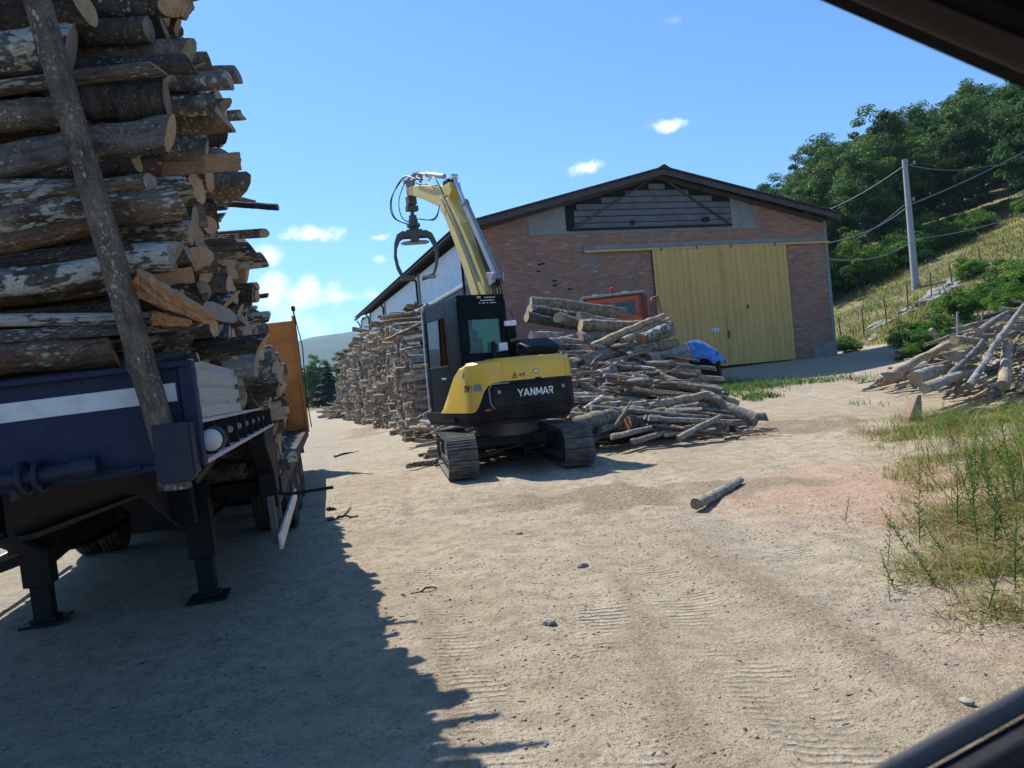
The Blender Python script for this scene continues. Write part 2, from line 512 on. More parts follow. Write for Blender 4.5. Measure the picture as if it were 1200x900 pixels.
# ------------------------------------------------------------------ value noise and ground height
_perm = np.random.default_rng(3).random((256, 256))
def vnoise(x, y):
    x = np.asarray(x, float); y = np.asarray(y, float)
    xi = np.floor(x).astype(int); yi = np.floor(y).astype(int)
    fx = x - xi; fy = y - yi
    fx = fx * fx * (3 - 2 * fx); fy = fy * fy * (3 - 2 * fy)
    a = _perm[xi % 256, yi % 256]; b = _perm[(xi + 1) % 256, yi % 256]
    c = _perm[xi % 256, (yi + 1) % 256]; d = _perm[(xi + 1) % 256, (yi + 1) % 256]
    return (a * (1 - fx) + b * fx) * (1 - fy) + (c * (1 - fx) + d * fx) * fy
def fbm(x, y, o=4):
    s = 0; a = .5; t = 0
    for i in range(o):
        s = s + a * vnoise(np.asarray(x) * 2 ** i + 17 * i, np.asarray(y) * 2 ** i + 31 * i); t += a; a *= .5
    return s / t
def sst(x, a, b):
    t = np.clip((np.asarray(x, float) - a) / (b - a), 0, 1)
    return t * t * (3 - 2 * t)
def hill_q(X, Y):
    xf = np.interp(Y, [-20, 0, 8, 16, 25, 34, 48, 100], [16, 14, 12.5, 12.6, 13.6, 15.4, 14.5, 14])
    return X - xf
def height(X, Y):
    """smooth ground height of the place"""
    X = np.asarray(X, float); Y = np.asarray(Y, float)
    l = X + .242 * Y
    z = .07 * np.clip(Y - 13, 0, 17) * sst(l, 1, 6)
    q = hill_q(X, Y)
    z = z + .30 * (np.sqrt(q * q + 1.5) + q) / 2 * sst(Y, 2, 20) * np.where(q > 60, 60 / np.maximum(q, 1), 1)
    z = z + .10 * np.clip(Y - 45, 0, 60) * sst(q, 0, 12)
    # low weedy verge on the near right
    z = z + .16 * sst(X - (.9 + .38 * Y), 0, 1.2) * (1 - sst(Y, 10, 14))
    return z
def detail(X, Y):
    """ruts, bumps and the grouser marks of the tracks"""
    z = .045 * (fbm(X * .9, Y * .5, 3) - .5) + .012 * (fbm(X * 4.5, Y * 4.5, 3) - .5) + .016 * (np.abs(fbm(X * 9, Y * 9, 3) - .5)) + .010 * (fbm(X * 20, Y * 20, 2) - .5)
    # tyre lanes
    for cx, sl, wd, dp in ((1.15, -.10, .22, .020), (2.0, -.02, .25, .022), (-.2, -.17, .2, .012), (2.9, .12, .2, .015), (-1.2, -.22, .22, .015)):
        d = X - (cx + sl * (Y - 3)) - .12 * np.sin(Y * .5)
        z = z - dp * 1.5 * np.exp(-(d / wd) ** 2) + dp * .6 * np.exp(-((np.abs(d) - wd * 1.7) / .09) ** 2)
    # grouser prints across the way
    for cx, y0, y1, hw, sl in () and ((.30, 2.0, 5.8, .17, .075), (.25, 7.0, 9.6, .35, -.12), (1.35, 2.6, 4.6, .16, .02), (1.5, 8.2, 11, .5, -.3)):
        d = X - (cx + sl * (Y - 3))
        msk = sst(hw - np.abs(d), 0, .05) * sst(Y, y0, y0 + .3) * (1 - sst(Y, y1 - .4, y1)) * sst(fbm(X * 1.7 + 5, Y * 1.7, 2), .30, .5)
        z = z + .030 * msk * (np.abs(np.sin((Y + .08 * d) * PI / .17)) ** 3 - .4)
    return z
LANES = [  # centre x at y=3, slope, half width, y from, y to, curve
    (.30, .075, .17, 1.5, 6.2, .0), (.25, -.10, .35, 6.8, 10.5, .02), (1.0, .02, .13, 1.5, 4.4, .03), (1.15, -.10, .20, 1.8, 12, .05),
    (2.0, -.02, .22, 5.2, 13, .08), (-.2, -.17, .16, 2.4, 12, .04), (-1.2, -.22, .22, 2.2, 14, .0), (.75, .30, .16, 4.0, 9, .10)]
def tread_field(X, Y):
    U = np.zeros_like(X); S = np.zeros_like(X)
    for k, (cx, sl, hw, y0, y1, cv) in enumerate(LANES):
        d = (X - (cx + sl * (Y - 3)) - cv * np.sin(Y * .9 + k)) / hw
        s = sst(1.05 - np.abs(d), 0, .2) * sst(Y, y0, y0 + .5) * (1 - sst(Y, y1 - 1, y1)) * sst(fbm(X * 1.8 + 5 + k, Y * 1.6, 4), .40, .62) * (1.0 if k < 2 else .6)
        U = np.where(s > S, d, U); S = np.maximum(S, s)
    return U, S
def gz(x, y): return float(height(x, y))
def G(px, py):
    """ground point behind a pixel of the photograph"""
    d = _F * FPX + CX * (px - 600) + CY * (450 - py)
    t = 1.0 / FPX
    for i in range(4000):
        p = EYE + d * t
        if p.z <= gz(p.x, p.y): break
        t *= 1.004
    return EYE + d * t

# ================================================================== THE SETTING
# ---- ground: one sheet out to the horizon, fine near the camera
def nodes_1d(segs):
    out = []
    for a, b, st in segs: out += list(np.arange(a, b, st))
    return np.array(out + [segs[-1][1]])
def grow(a, st, lim, k):
    o = []; x = a
    while x < lim: o.append(x); st *= k; x += st
    return o + [lim]
gx = np.concatenate([-np.array(grow(4.5, .04, 4500, 1.13))[::-1], np.arange(-4.46, 6.0, .034), np.array(grow(6.0, .04, 4500, 1.045))])
gy = np.concatenate([-np.array(grow(3, .5, 600, 1.3))[::-1], np.arange(-2.5, 2.0, .25), np.arange(2.0, 11.0, .034), np.array(grow(11.0, .035, 6000, 1.014))])
GX, GY = np.meshgrid(gx, gy, indexing='ij')
near = (1 - sst(GY, 14, 26)) * sst(GY, 0, 1.5) * (1 - sst(np.abs(GX), 7, 10))
GZ = height(GX, GY) + detail(GX, GY) * near + .5 * (fbm(GX * .15, GY * .15, 3) - .5) * sst(hill_q(GX, GY), 2, 10)
nx, ny = GX.shape
idx = np.arange(nx * ny).reshape(nx, ny)
Fq = np.stack([idx[:-1, :-1], idx[1:, :-1], idx[1:, 1:], idx[:-1, 1:]], -1).reshape(-1, 4)
mg, tg, bgd = new_mat('yard_soil')
ground_me = indexed_mesh('ground', np.stack([GX, GY, GZ], -1).reshape(-1, 3), Fq, mg, smooth=True)
q_ = hill_q(GX, GY)
l_ = GX + .242 * GY
def ell(cx, cy, rx, ry, k=.7):
    d = np.sqrt(((GX - cx) / rx) ** 2 + ((GY - cy) / ry) ** 2) + (fbm(GX * 1.3, GY * 1.3, 3) - .5) * 1.5
    return 1 - sst(d, 1 - k, 1 + k * .3)
grav_shade = np.clip(sst(GY, 11, 19) * .6 + ell(1.7, 6.0, .6, 4.5) * .42 + ell(2.6, 4.5, .45, 3) * .38 + sst(-l_, -.9, .9) * .6, 0, 1)  # gravel strips; last term paints the cool grey of the trailer's shadow
red = np.clip(ell(3.9, 8.4, 1.8, 2.2) * .9 + ell(3.1, 3.6, 1.5, 1.5) * .35, 0, 1)
deb = np.clip(ell(.5, 9.6, 1.3, .9) + ell(2.4, 9.2, 2.2, .8) * .8 + ell(-.6, 21, 2.3, 1.5) + ell(-5.5, 30, 1.6, 8) + ell(4.2, 14.6, 3.5, 1.0) + ell(8, 14.6, 1.5, .8)
    + .75 * sum(np.exp(-((GX - (c_ + s_ * (GY - 3) + k_ * np.sin(GY * .55))) / w_2) ** 2) * (1 - sst(GY, 11, 15)) for c_, s_, w_2, k_ in ((.55, .05, .22, .05), (1.55, -.03, .26, .16), (2.35, .02, .18, .12), (-.35, -.16, .14, .05)))
    * sst(fbm(GX * 2.2 + 3, GY * .8, 3), .3, .6), 0, 1)
veg = np.clip(sst(q_, -.2, 1.6) + sst(fbm(GX * .6, GY * .35, 3), .52, .66) * sst(GX, 3, 4.5) * sst(GY, 15, 18) * (1 - sst(GY, 20, 24)) * .35
              + sst(-l_, 4.5, 7) + sst(GX - (1.1 + .38 * GY), .1, 1.4) * (1 - sst(GY, 12, 15)) * .42 + sst(GY - 70, 0, 25), 0, 1)
ca = ground_me.attributes.new('mask', 'FLOAT_COLOR', 'POINT')
ca.data.foreach_set('color', np.stack([grav_shade, red, veg, deb], -1).reshape(-1).astype(np.float32))
U_, S_ = tread_field(GX, GY)
cb = ground_me.attributes.new('tread', 'FLOAT_VECTOR', 'POINT')
cb.data.foreach_set('vector', np.stack([U_, GY, S_], -1).reshape(-1).astype(np.float32))
am = tg.n('ShaderNodeAttribute', attribute_name='mask')
tr_ = tg.n('ShaderNodeSeparateXYZ', i={0: tg.n('ShaderNodeAttribute', attribute_name='tread').outputs['Vector']})
sep = tg.n('ShaderNodeSeparateColor', i={0: am.outputs['Color']})
pos = tg.n('ShaderNodeNewGeometry').outputs['Position']
g1 = tg.noise(.55, 5, .6, pos); g2 = tg.noise(4.5, 6, .65, pos); g3 = tg.noise(28, 5, .65, pos); g4 = tg.noise(110, 4, .6, pos)
soil = tg.mix(tg.step(g1, .35, .65), (.46, .375, .26), (.56, .465, .335))
soil = tg.mix(tg.math('MULTIPLY', tg.step(g2, .42, .64), .75), soil, (.345, .28, .195))
soil = tg.mix(tg.math('MULTIPLY', sep.outputs[1], .75), soil, (.56, .34, .235))
gravel = tg.mix(tg.step(g3, .38, .6), (.29, .255, .21), (.50, .445, .36))
gravel = tg.mix(tg.math('MULTIPLY', tg.step(g1, .4, .6), .35), gravel, (.40, .345, .27))
soil = tg.mix(tg.math('MULTIPLY', tg.step(tg.math('ADD', sep.outputs[0], tg.math('MULTIPLY', tg.math('SUBTRACT', g2, .5), 1.6)), .15, 1.0), .8), soil, gravel)
debris = tg.mix(tg.step(g3, .40, .62), (.22, .165, .11), (.46, .36, .25))
soil = tg.mix(tg.step(tg.math('ADD', am.outputs['Alpha'], tg.math('MULTIPLY', tg.math('SUBTRACT', g3, .5), 1.8)), .38, .85), soil, debris)
vegc = tg.mix(tg.step(g1, .38, .62), (.12, .125, .045), (.27, .22, .11))
vegc = tg.mix(tg.math('MULTIPLY', tg.step(g2, .5, .7), .5), vegc, (.34, .30, .22))
soil = tg.mix(tg.step(tg.math('ADD', sep.outputs[2], tg.math('MULTIPLY', tg.math('SUBTRACT', g2, .5), .9)), .35, .7), soil, vegc)
# scattered grit: small stones darker and lighter than the soil
vo = tg.n('ShaderNodeTexVoronoi', i={'Vector': pos, 'Scale': 30.0})
sel = tg.n('ShaderNodeSeparateColor', i={0: vo.outputs['Color']})
chip = tg.math('MULTIPLY', tg.math('LESS_THAN', vo.outputs['Distance'], .22), tg.math('GREATER_THAN', sel.outputs[0], tg.math('SUBTRACT', .78, tg.math('MULTIPLY', sep.outputs[0], .3))))
soil = tg.mix(tg.math('MULTIPLY', chip, .75), soil, tg.mix(sel.outputs[1], (.13, .115, .10), (.47, .43, .37)))
vo2 = tg.n('ShaderNodeTexVoronoi', i={'Vector': pos, 'Scale': 85.0})
sel2 = tg.n('ShaderNodeSeparateColor', i={0: vo2.outputs['Color']})
chip2 = tg.math('MULTIPLY', tg.math('LESS_THAN', vo2.outputs['Distance'], .3), tg.math('GREATER_THAN', sel2.outputs[0], .62))
soil = tg.mix(tg.math('MULTIPLY', chip2, .5), soil, tg.mix(sel2.outputs[1], (.14, .12, .10), (.5, .45, .38)))
tg.put(bgd.inputs['Base Color'], soil)
bgd.inputs['Roughness'].default_value = .95
bgd.inputs['Specular IOR Level'].default_value = .15
soil = tg.mix(tg.math('MULTIPLY', tg.step(tg.noise(11, 6, .7, pos), .50, .66), .38), soil, tg.mix(1.0, soil, (.55, .50, .44), 'MULTIPLY'))
# crumbs and grit of a few centimetres and less: darker clods and pale bits
f1 = tg.step(tg.noise(46, 4, .7, pos), .585, .65)
f2 = tg.step(tg.noise(38, 4, .7, tg.vmath('ADD', pos, (7, 3, 0)).outputs[0]), .60, .67)
rough_ = tg.math('ADD', .38, tg.math('MULTIPLY', tg.step(tg.noise(1.6, 4, .6, pos), .42, .62), .70))
soil = tg.mix(tg.math('MULTIPLY', tg.math('MULTIPLY', f1, rough_), .75), soil, tg.mix(1.0, soil, (.40, .36, .32), 'MULTIPLY'))
soil = tg.mix(tg.math('MULTIPLY', tg.math('MULTIPLY', f2, rough_), .6), soil, tg.mix(.6, soil, (.60, .54, .45)))
soil = tg.mix(tg.math('MULTIPLY', tr_.outputs[2], .35), soil, tg.mix(.5, soil, (.52, .44, .34)))
tg.put(bgd.inputs['Base Color'], soil)
wv = tg.math('SINE', tg.math('MULTIPLY', tg.math('ADD', tr_.outputs[1], tg.math('MULTIPLY', tg.math('ABSOLUTE', tr_.outputs[0]), .015)), 2 * PI / .062))
wv = tg.math('MULTIPLY', tg.math('MULTIPLY', tg.math('POWER', tg.math('MULTIPLY', tg.math('ADD', wv, 1), .5), 2.0), tr_.outputs[2]), tg.step(tg.noise(2.4, 3, .6, pos), .38, .58))
rid = tg.math('ABSOLUTE', tg.math('SUBTRACT', tg.noise(19, 6, .7, pos), .5))
hh = tg.math('ADD', tg.math('MULTIPLY', g3, .6), tg.math('ADD', tg.math('MULTIPLY', g4, .30), tg.math('ADD', tg.math('MULTIPLY', chip, .25), tg.math('MULTIPLY', tg.math('MULTIPLY', f1, rough_), .45))))
hh = tg.math('ADD', hh, tg.math('ADD', tg.math('MULTIPLY', wv, .95), tg.math('MULTIPLY', rid, 1.2)))
bump(tg, bgd, hh, 1.0, .040)
ground = link_mesh('ground', ground_me)
tag(ground, 'sandy gravel yard with tyre ruts and track marks', kind='structure')


def ground_z(x, y):
    """surface height including ruts (for things lying on it)"""
    n = (1 - sst(y, 14, 26)) * sst(y, 0, 1.5) * (1 - sst(abs(x), 7, 10))
    return height(x, y) + detail(np.asarray(x), np.asarray(y)) * n


# ---- loose stones and bark scraps: nobody could count them
def scatter_chips(name, n, area, size, mat_list, flat=.55, seed=1, elong=1.0, dens=None):
    r = np.random.default_rng(seed)
    ico = np.array([(0, 0, 1), (.89, 0, .45), (.28, .85, .45), (-.72, .53, .45), (-.72, -.53, .45), (.28, -.85, .45),
                    (.72, .53, -.45), (-.28, .85, -.45), (-.89, 0, -.45), (-.28, -.85, -.45), (.72, -.53, -.45), (0, 0, -1)])
    fi = np.array([(0, 1, 2), (0, 2, 3), (0, 3, 4), (0, 4, 5), (0, 5, 1), (1, 6, 2), (2, 7, 3), (3, 8, 4), (4, 9, 5), (5, 10, 1),
                   (6, 7, 2), (7, 8, 3), (8, 9, 4), (9, 10, 5), (10, 6, 1), (11, 7, 6), (11, 8, 7), (11, 9, 8), (11, 10, 9), (11, 6, 10)])
    x = r.uniform(area[0], area[1], n * 4); y = area[2] + (area[3] - area[2]) * r.random(n * 4) ** 1.5
    keep = np.ones(n * 4, bool) if dens is None else r.random(n * 4) < dens(x, y)
    x, y = x[keep][:n], y[keep][:n]
    n = len(x)
    s = size[0] + (size[1] - size[0]) * r.random(n) ** 3.5
    a = r.uniform(0, 2 * PI, n)
    V = ico[None] * (1 + r.uniform(-.3, .3, (n, 12, 1))) * s[:, None, None] * np.array([elong, 1, flat])
    ca, sa = np.cos(a)[:, None], np.sin(a)[:, None]
    Vx = V[..., 0] * ca - V[..., 1] * sa; Vy = V[..., 0] * sa + V[..., 1] * ca
    V = np.stack([Vx + x[:, None], Vy + y[:, None], V[..., 2] + (ground_z(x, y) + s * flat * .25)[:, None]], -1)
    F = (fi[None] + (np.arange(n) * 12)[:, None, None]).reshape(-1, 3)
    me = indexed_mesh(name, V.reshape(-1, 3), F, mat_list, mi=np.repeat(r.integers(0, len(mat_list), n), 20))
    o = link_mesh(name, me)
    return tag(o, kind='stuff')
scatter_chips('gravel', 20000, (-3.5, 6.5, 1.8, 16), (.002, .012), [M['stone'], M['palestone'], M['mortar']], seed=5,
              dens=lambda x, y: .25 + .75 * sst(fbm(x * .9, y * .5, 3), .42, .6))['label'] = 'small loose stones scattered over the yard'
scatter_chips('bark_litter', 8000, (-3, 6.5, 1.8, 17), (.0018, .008), [M['bark_dark'], M['bark_brown'], M['bark_pole']], .35, 9, 3.2,
              dens=lambda x, y: .12 + .88 * np.maximum(sst(fbm(x * 1.1 + 9, y * .7, 3), .52, .66), np.exp(-((x - 1) / 2.5) ** 2 - ((y - 9.6) / 1.2) ** 2)))['label'] = 'bark scraps and wood chips trodden into the yard'


# ---- blades of grass
def blades(name, xs, ys, h, wd, lean, mats, seed=1, zfun=None, tone=None):
    r = np.random.default_rng(seed)
    n = len(xs)
    z = (zfun or ground_z)(xs, ys)
    H = h[0] + (h[1] - h[0]) * r.random(n)
    a = r.uniform(0, 2 * PI, n); L = H * r.uniform(lean[0], lean[1], n)
    b = a + PI / 2
    w = wd * r.uniform(.6, 1.4, n)
    dx, dy = np.cos(a), np.sin(a); bx, by = np.cos(b) * w, np.sin(b) * w
    P = []
    for t, k in ((0, 1), (.5, .8), (1, .12)):
        cx = xs + dx * L * t * t; cy = ys + dy * L * t * t; cz = z + H * t * (1 - .25 * t * lean[1]) - .01
        P.append((np.stack([cx - bx * k, cy - by * k, cz], -1), np.stack([cx + bx * k, cy + by * k, cz], -1)))
    Q = np.concatenate([np.stack([P[0][0], P[0][1], P[1][1], P[1][0]], 1), np.stack([P[1][0], P[1][1], P[2][1], P[2][0]], 1)], 0)
    tn = r.random(n) if tone is None else tone
    mi = r.integers(0, len(mats), n)
    me = quads_mesh(name, Q, mats, tone=np.tile(tn, 2), mi=np.tile(mi, 2))
    return tag(link_mesh(name, me), kind='stuff')
def pick(n, x0, x1, y0, y1, dens, seed):
    r = np.random.default_rng(seed)
    x = r.uniform(x0, x1, n); y = r.uniform(y0, y1, n)
    k = r.random(n) < dens(x, y)
    return x[k], y[k]
# verge at the near right: dry and green mixed
edge_ = lambda x, y: x - (.62 + .385 * y) - .8 * (fbm(x * 1.2, y * 1.2, 3) - .5)
vx, vy = pick(190000, 1.3, 10, 2.2, 14.5, lambda x, y: sst(edge_(x, y), 0, .7) * (.06 + .94 * sst(fbm(x * 2.2, y * 2.2, 3), .47, .66)) * np.where(y > 11, .8, 1), 21)
blades('grass', vx, vy, (.05, .26), .0032, (.5, 2.0), [M['drygrass'], M['drygrass'], M['drygrass'], M['grass']], 2)['label'] = 'dry and green grass on the verge at the near right'
vx, vy = pick(26000, 1.7, 6.5, 2.6, 6.6, lambda x, y: sst(edge_(x, y), -.1, .3) * sst(fbm(x * 2.6 + 1, y * 2.6, 3), .44, .6), 27)
blades('grass', vx, vy, (.04, .30), .0030, (.9, 2.4), [M['drygrass'], M['drygrass'], M['drygrass'], M['grass']], 8)['label'] = 'matted straw at the front of the verge'
vx, vy = pick(34000, 2.0, 9, 3.4, 13.5, lambda x, y: sst(edge_(x, y), .35, 1.6) * (.12 + .88 * sst(fbm(x * 1.5 + 3, y * 1.5, 2), .42, .6)), 25)
blades('grass', vx, vy, (.28, .80), .0040, (.5, 1.7), [M['drygrass'], M['grass'], M['grass'], M['weed']], 3)['label'] = 'long arching stems of grass on the verge at the near right'
# green patches in the yard before the warehouse
vx, vy = pick(60000, 3.4, 10.5, 15.5, 25, lambda x, y: sst(fbm(x * .8, y * .5, 3), .53, .66) * .6 * sst(y, 16, 18) * (1 - sst(y, 20, 24.5)) * sst(x, 3.4, 5) * (1 - sst(x, 8, 10.5)) + np.exp(-((x - 6.4) / .8) ** 2 - ((y - 22.5) / 1.2) ** 2), 31)
blades('grass', vx, vy, (.04, .22), .010, (.2, .8), [M['grass'], M['weed']], 4)['label'] = 'patches of green grass in the yard before the warehouse door'
# the hillside
vx, vy = pick(150000, 9, 62, 12, 72, lambda x, y: sst(hill_q(x, y), .2, 1.4) * (.25 + .75 * sst(fbm(x * .35, y * .35, 3), .38, .6)) * (x < .75 * y + 4), 41)
blades('grass', vx, vy, (.12, .48), .020, (.2, .9), [M['drygrass'], M['drygrass'], M['grass'], M['grass']], 5,
       zfun=lambda x, y: height(x, y) + .5 * (fbm(x * .15, y * .15, 3) - .5) * sst(hill_q(x, y), 2, 10))['label'] = 'tawny and green grass over the hillside'
vx, vy = pick(9000, -13, -5.5, 8, 40, lambda x, y: sst(-(x + .242 * y), 4.6, 6.5), 43)
blades('grass', vx, vy, (.1, .4), .012, (.2, .9), [M['drygrass'], M['grass']], 6)['label'] = 'grass beyond the trailer at the far side of the track'


# ---- far mountain ridge
mx = np.linspace(-2600, 2600, 261); my = np.linspace(1700, 3600, 41)
MX, MY = np.meshgrid(mx, my, indexing='ij')
prof = 178 + 30 * np.exp(-((MX + 430) / 160) ** 2) + 50 * (fbm(MX * .0022 + 5, MX * 0 + 3, 3) - .5) + 26 * (fbm(MX * .011, MX * 0 + 1, 3) - .5)
MZ = prof * np.sin(np.clip((MY - 1700) / 1900, 0, 1) * PI) ** .8 + 45 * (fbm(MX * .004, MY * .004, 4) - .5) * sst(MY, 1700, 2300)
mm, tm, bm_ = new_mat('wooded_slopes')
pm = tm.n('ShaderNodeNewGeometry').outputs['Position']
nm = tm.noise(.006, 5, .6, pm); nm2 = tm.noise(.028, 5, .7, pm)
tm.put(bm_.inputs['Base Color'], tm.mix(tm.math('MULTIPLY', tm.step(nm, .52, .66), .7), tm.mix(nm2, (.010, .030, .018), (.045, .085, .035)), (.15, .16, .07)))
bm_.inputs['Roughness'].default_value = 1
bump(tm, bm_, nm2, 1, 6)
idx = np.arange(MX.size).reshape(MX.shape)
tag(link_mesh('mountain', indexed_mesh('mountain', np.stack([MX, MY, MZ - 3], -1).reshape(-1, 3),
    np.stack([idx[:-1, :-1], idx[1:, :-1], idx[1:, 1:], idx[:-1, 1:]], -1).reshape(-1, 4), mm, smooth=True)),
    'blue wooded mountain ridge far behind the yard', kind='structure')


# ---- trees and shrubs
def crown_mesh(name, rx, rz, n_cl, n_leaf, size, mat_, seed, clump=.28, base=.0):
    r = np.random.default_rng(seed)
    d = r.normal(size=(n_cl, 3)); d /= np.linalg.norm(d, axis=1)[:, None]
    lob = 1 + .28 * np.sin(3 * np.arctan2(d[:, 1], d[:, 0]) + r.uniform(0, 6)) * (1 - np.abs(d[:, 2])) + r.uniform(-.22, .22, n_cl)
    cr = (r.random(n_cl) ** .38) * lob
    c = d * cr[:, None] * np.array([rx, rx, rz])
    c[:, 2] += base
    k = r.integers(0, n_cl, n_leaf)
    e = r.normal(size=(n_leaf, 3)); e /= np.linalg.norm(e, axis=1)[:, None]
    cs = clump * (rx + rz) / 2 * r.uniform(.55, 1.35, n_cl)
    p = c[k] + e * (cs[k] * r.random(n_leaf) ** .33)[:, None] * np.array([1.15, 1.15, .62])
    nrm = e * .6 + r.normal(size=(n_leaf, 3)) * .55 + np.array([0, 0, .55])
    nrm /= np.linalg.norm(nrm, axis=1)[:, None]
    a = np.cross(nrm, r.normal(size=(n_leaf, 3))); a /= np.linalg.norm(a, axis=1)[:, None]
    b = np.cross(nrm, a)
    s = size * r.uniform(.55, 1.3, n_leaf)[:, None]
    a = a * s; b = b * s * .62
    Q = np.stack([p - a, p - b * .9 + a * .1, p + a, p + b * 1.1 - a * .1], 1)
    tn = np.clip(.45 * r.random(n_cl)[k] + .55 * r.random(n_leaf), 0, 1)
    return quads_mesh(name, Q, mat_, tone=tn)
def trunk_mb(h, r0, seed, limbs=6, spread=2.2, top=.9):
    rr = random.Random(seed)
    mb = MB()
    pts = [Vector((rr.uniform(-.12, .12) * k * h * .08, rr.uniform(-.12, .12) * k * h * .08, h * k / 5)) for k in range(6)]
    mb.tube(pts, [r0 * (1 - .75 * k / 5) for k in range(6)], 8)
    for i in range(limbs):
        t = rr.uniform(.4, .95); a = rr.uniform(0, 2 * PI); b = pts[min(5, int(t * 5))]
        e = b + Vector((math.cos(a) * spread * rr.uniform(.5, 1), math.sin(a) * spread * rr.uniform(.5, 1), h * .3 * rr.uniform(.4, 1)))
        md = (b + e) / 2 + Vector((0, 0, .25))
        mb.tube([b, md, e], [r0 * .35, r0 * .22, r0 * .08], 5)
    return mb
CROWNS = [crown_mesh('crown', rx, rz, nc, nl, sz, M['leaf'], sd, cl) for rx, rz, nc, nl, sz, sd, cl in
          [(3.4, 5.6, 110, 25000, .135, 1, .20), (3.9, 5.3, 120, 27000, .135, 2, .19), (3.0, 5.9, 100, 22000, .13, 3, .20), (3.6, 5.8, 120, 27000, .14, 4, .19), (3.3, 5.1, 100, 23000, .13, 5, .20)]]
TRUNKS = []
for i in range(3):
    o = trunk_mb(11, .22, i).build('trunk', M['trunk'], smooth=60)
    TRUNKS.append(o.data); bpy.data.objects.remove(o)
rt = random.Random(12)
forest = []
yy = 61.0
while yy < 122:
    xx = 14 + 3.5 + rt.uniform(0, 3)
    while xx < .78 * yy + 12:
        x, y = xx + rt.uniform(-1.8, 1.8), yy + rt.uniform(-2.2, 2.2)
        if x > .285 * y and not (y < 62 and x > 34): forest.append((x, y))
        xx += rt.uniform(4.4, 6.4)
    yy += 6.2
for x, y in [(21.6, 57), (20.2, 61.5), (23.9, 88)]: forest.append((x, y))
def forest_label(i, x, y, h):
    px = x / y
    row = 'front edge of the wood' if y < 66 else 'middle of the wooded hill' if y < 84 else 'skyline of the wooded hill' if y > 100 else 'upper wooded hill'
    side = 'above the warehouse roof' if px < .36 else 'between roof and pole' if px < .48 else 'behind the pole' if px < .58 else 'right of the pole'
    return f'leafy tree, {row}, {side}'
seen_lab = {}
for i, (x, y) in enumerate(forest):
    s = rt.uniform(.74, 1.08) * (1.06 if y > 80 else .95) * (.80 if x < .40 * y else .92 if x < .5 * y else .90)
    if y < 57.1: s *= .75
    t = thing('broadleaf_tree', forest_label(i, x, y, s), 'tree', (x, y, gz(x, y) - .4), (0, 0, rt.uniform(0, 6.3)), 'broadleaf trees on the wooded hill')
    t.scale = (s, s, s * rt.uniform(.92, 1.12))
    link_mesh('trunk', TRUNKS[i % 3], t)
    link_mesh('crown', CROWNS[i % 5], t, Matrix.Translation((0, 0, 7.3)) @ Matrix.Rotation(rt.uniform(0, 6), 4, 'Z'))

# dark conifers far down the track
def fir_mesh(seed):
    r = np.random.default_rng(seed)
    n = 5200; t = r.random(n) ** .8
    lay = np.floor(t * 13) / 13 + r.uniform(0, .05, n)
    rad = (1 - lay) * 1.75 * (r.random(n) ** .45) * (1 + .25 * np.sin(7 * lay * 6))
    a = r.uniform(0, 2 * PI, n)
    p = np.stack([np.cos(a) * rad, np.sin(a) * rad, .9 + lay * 8.6 - rad * .35], -1)
    u = np.stack([np.cos(a), np.sin(a), -.4 + 0 * a], -1) * .24; v = np.stack([-np.sin(a), np.cos(a), r.uniform(-.4, .4, n)], -1) * .11
    return quads_mesh('crown', np.stack([p - u, p + v, p + u, p - v], 1), M['leaf_far'], tone=r.random(n))
FIRS = [fir_mesh(k) for k in (1, 2)]
o = trunk_mb(8, .14, 5, 0).build('trunk', M['trunk'], smooth=60); fir_trunk = o.data; bpy.data.objects.remove(o)
firs = [(-27.8, 110, .70), (-26.2, 104, .78), (-24.0, 101, .66), (-23.4, 108, .72), (-21.6, 103, .62), (-20.3, 110, .60), (-30.2, 113, .66), (-33, 108, .8), (-29.0, 100, .55), (-18, 112, .6), (-37, 114, .8)]
for i, (x, y, s) in enumerate(firs):
    lab = 'dark conifer far off between orange board and wood stack' if -28 < x < -20 else 'dark conifer far off behind the trailer load'
    t = thing('roadside_tree', lab.replace('conifer', 'tree'), 'tree', (x, y, gz(x, y) - .1), (0, 0, i), 'dark trees at the far end of the track')
    t.scale = (s * 1.9, s * 1.9, s * .95)
    link_mesh('trunk', fir_trunk, t); link_mesh('crown', FIRS[i % 2] if i % 3 == 2 else CROWNS[i % 5], t, None if i % 3 == 2 else Matrix.Translation((0, 0, 4.6)) @ Matrix.Diagonal((.34 + .03 * (i % 4), .34, .86 + .05 * (i % 3), 1)))

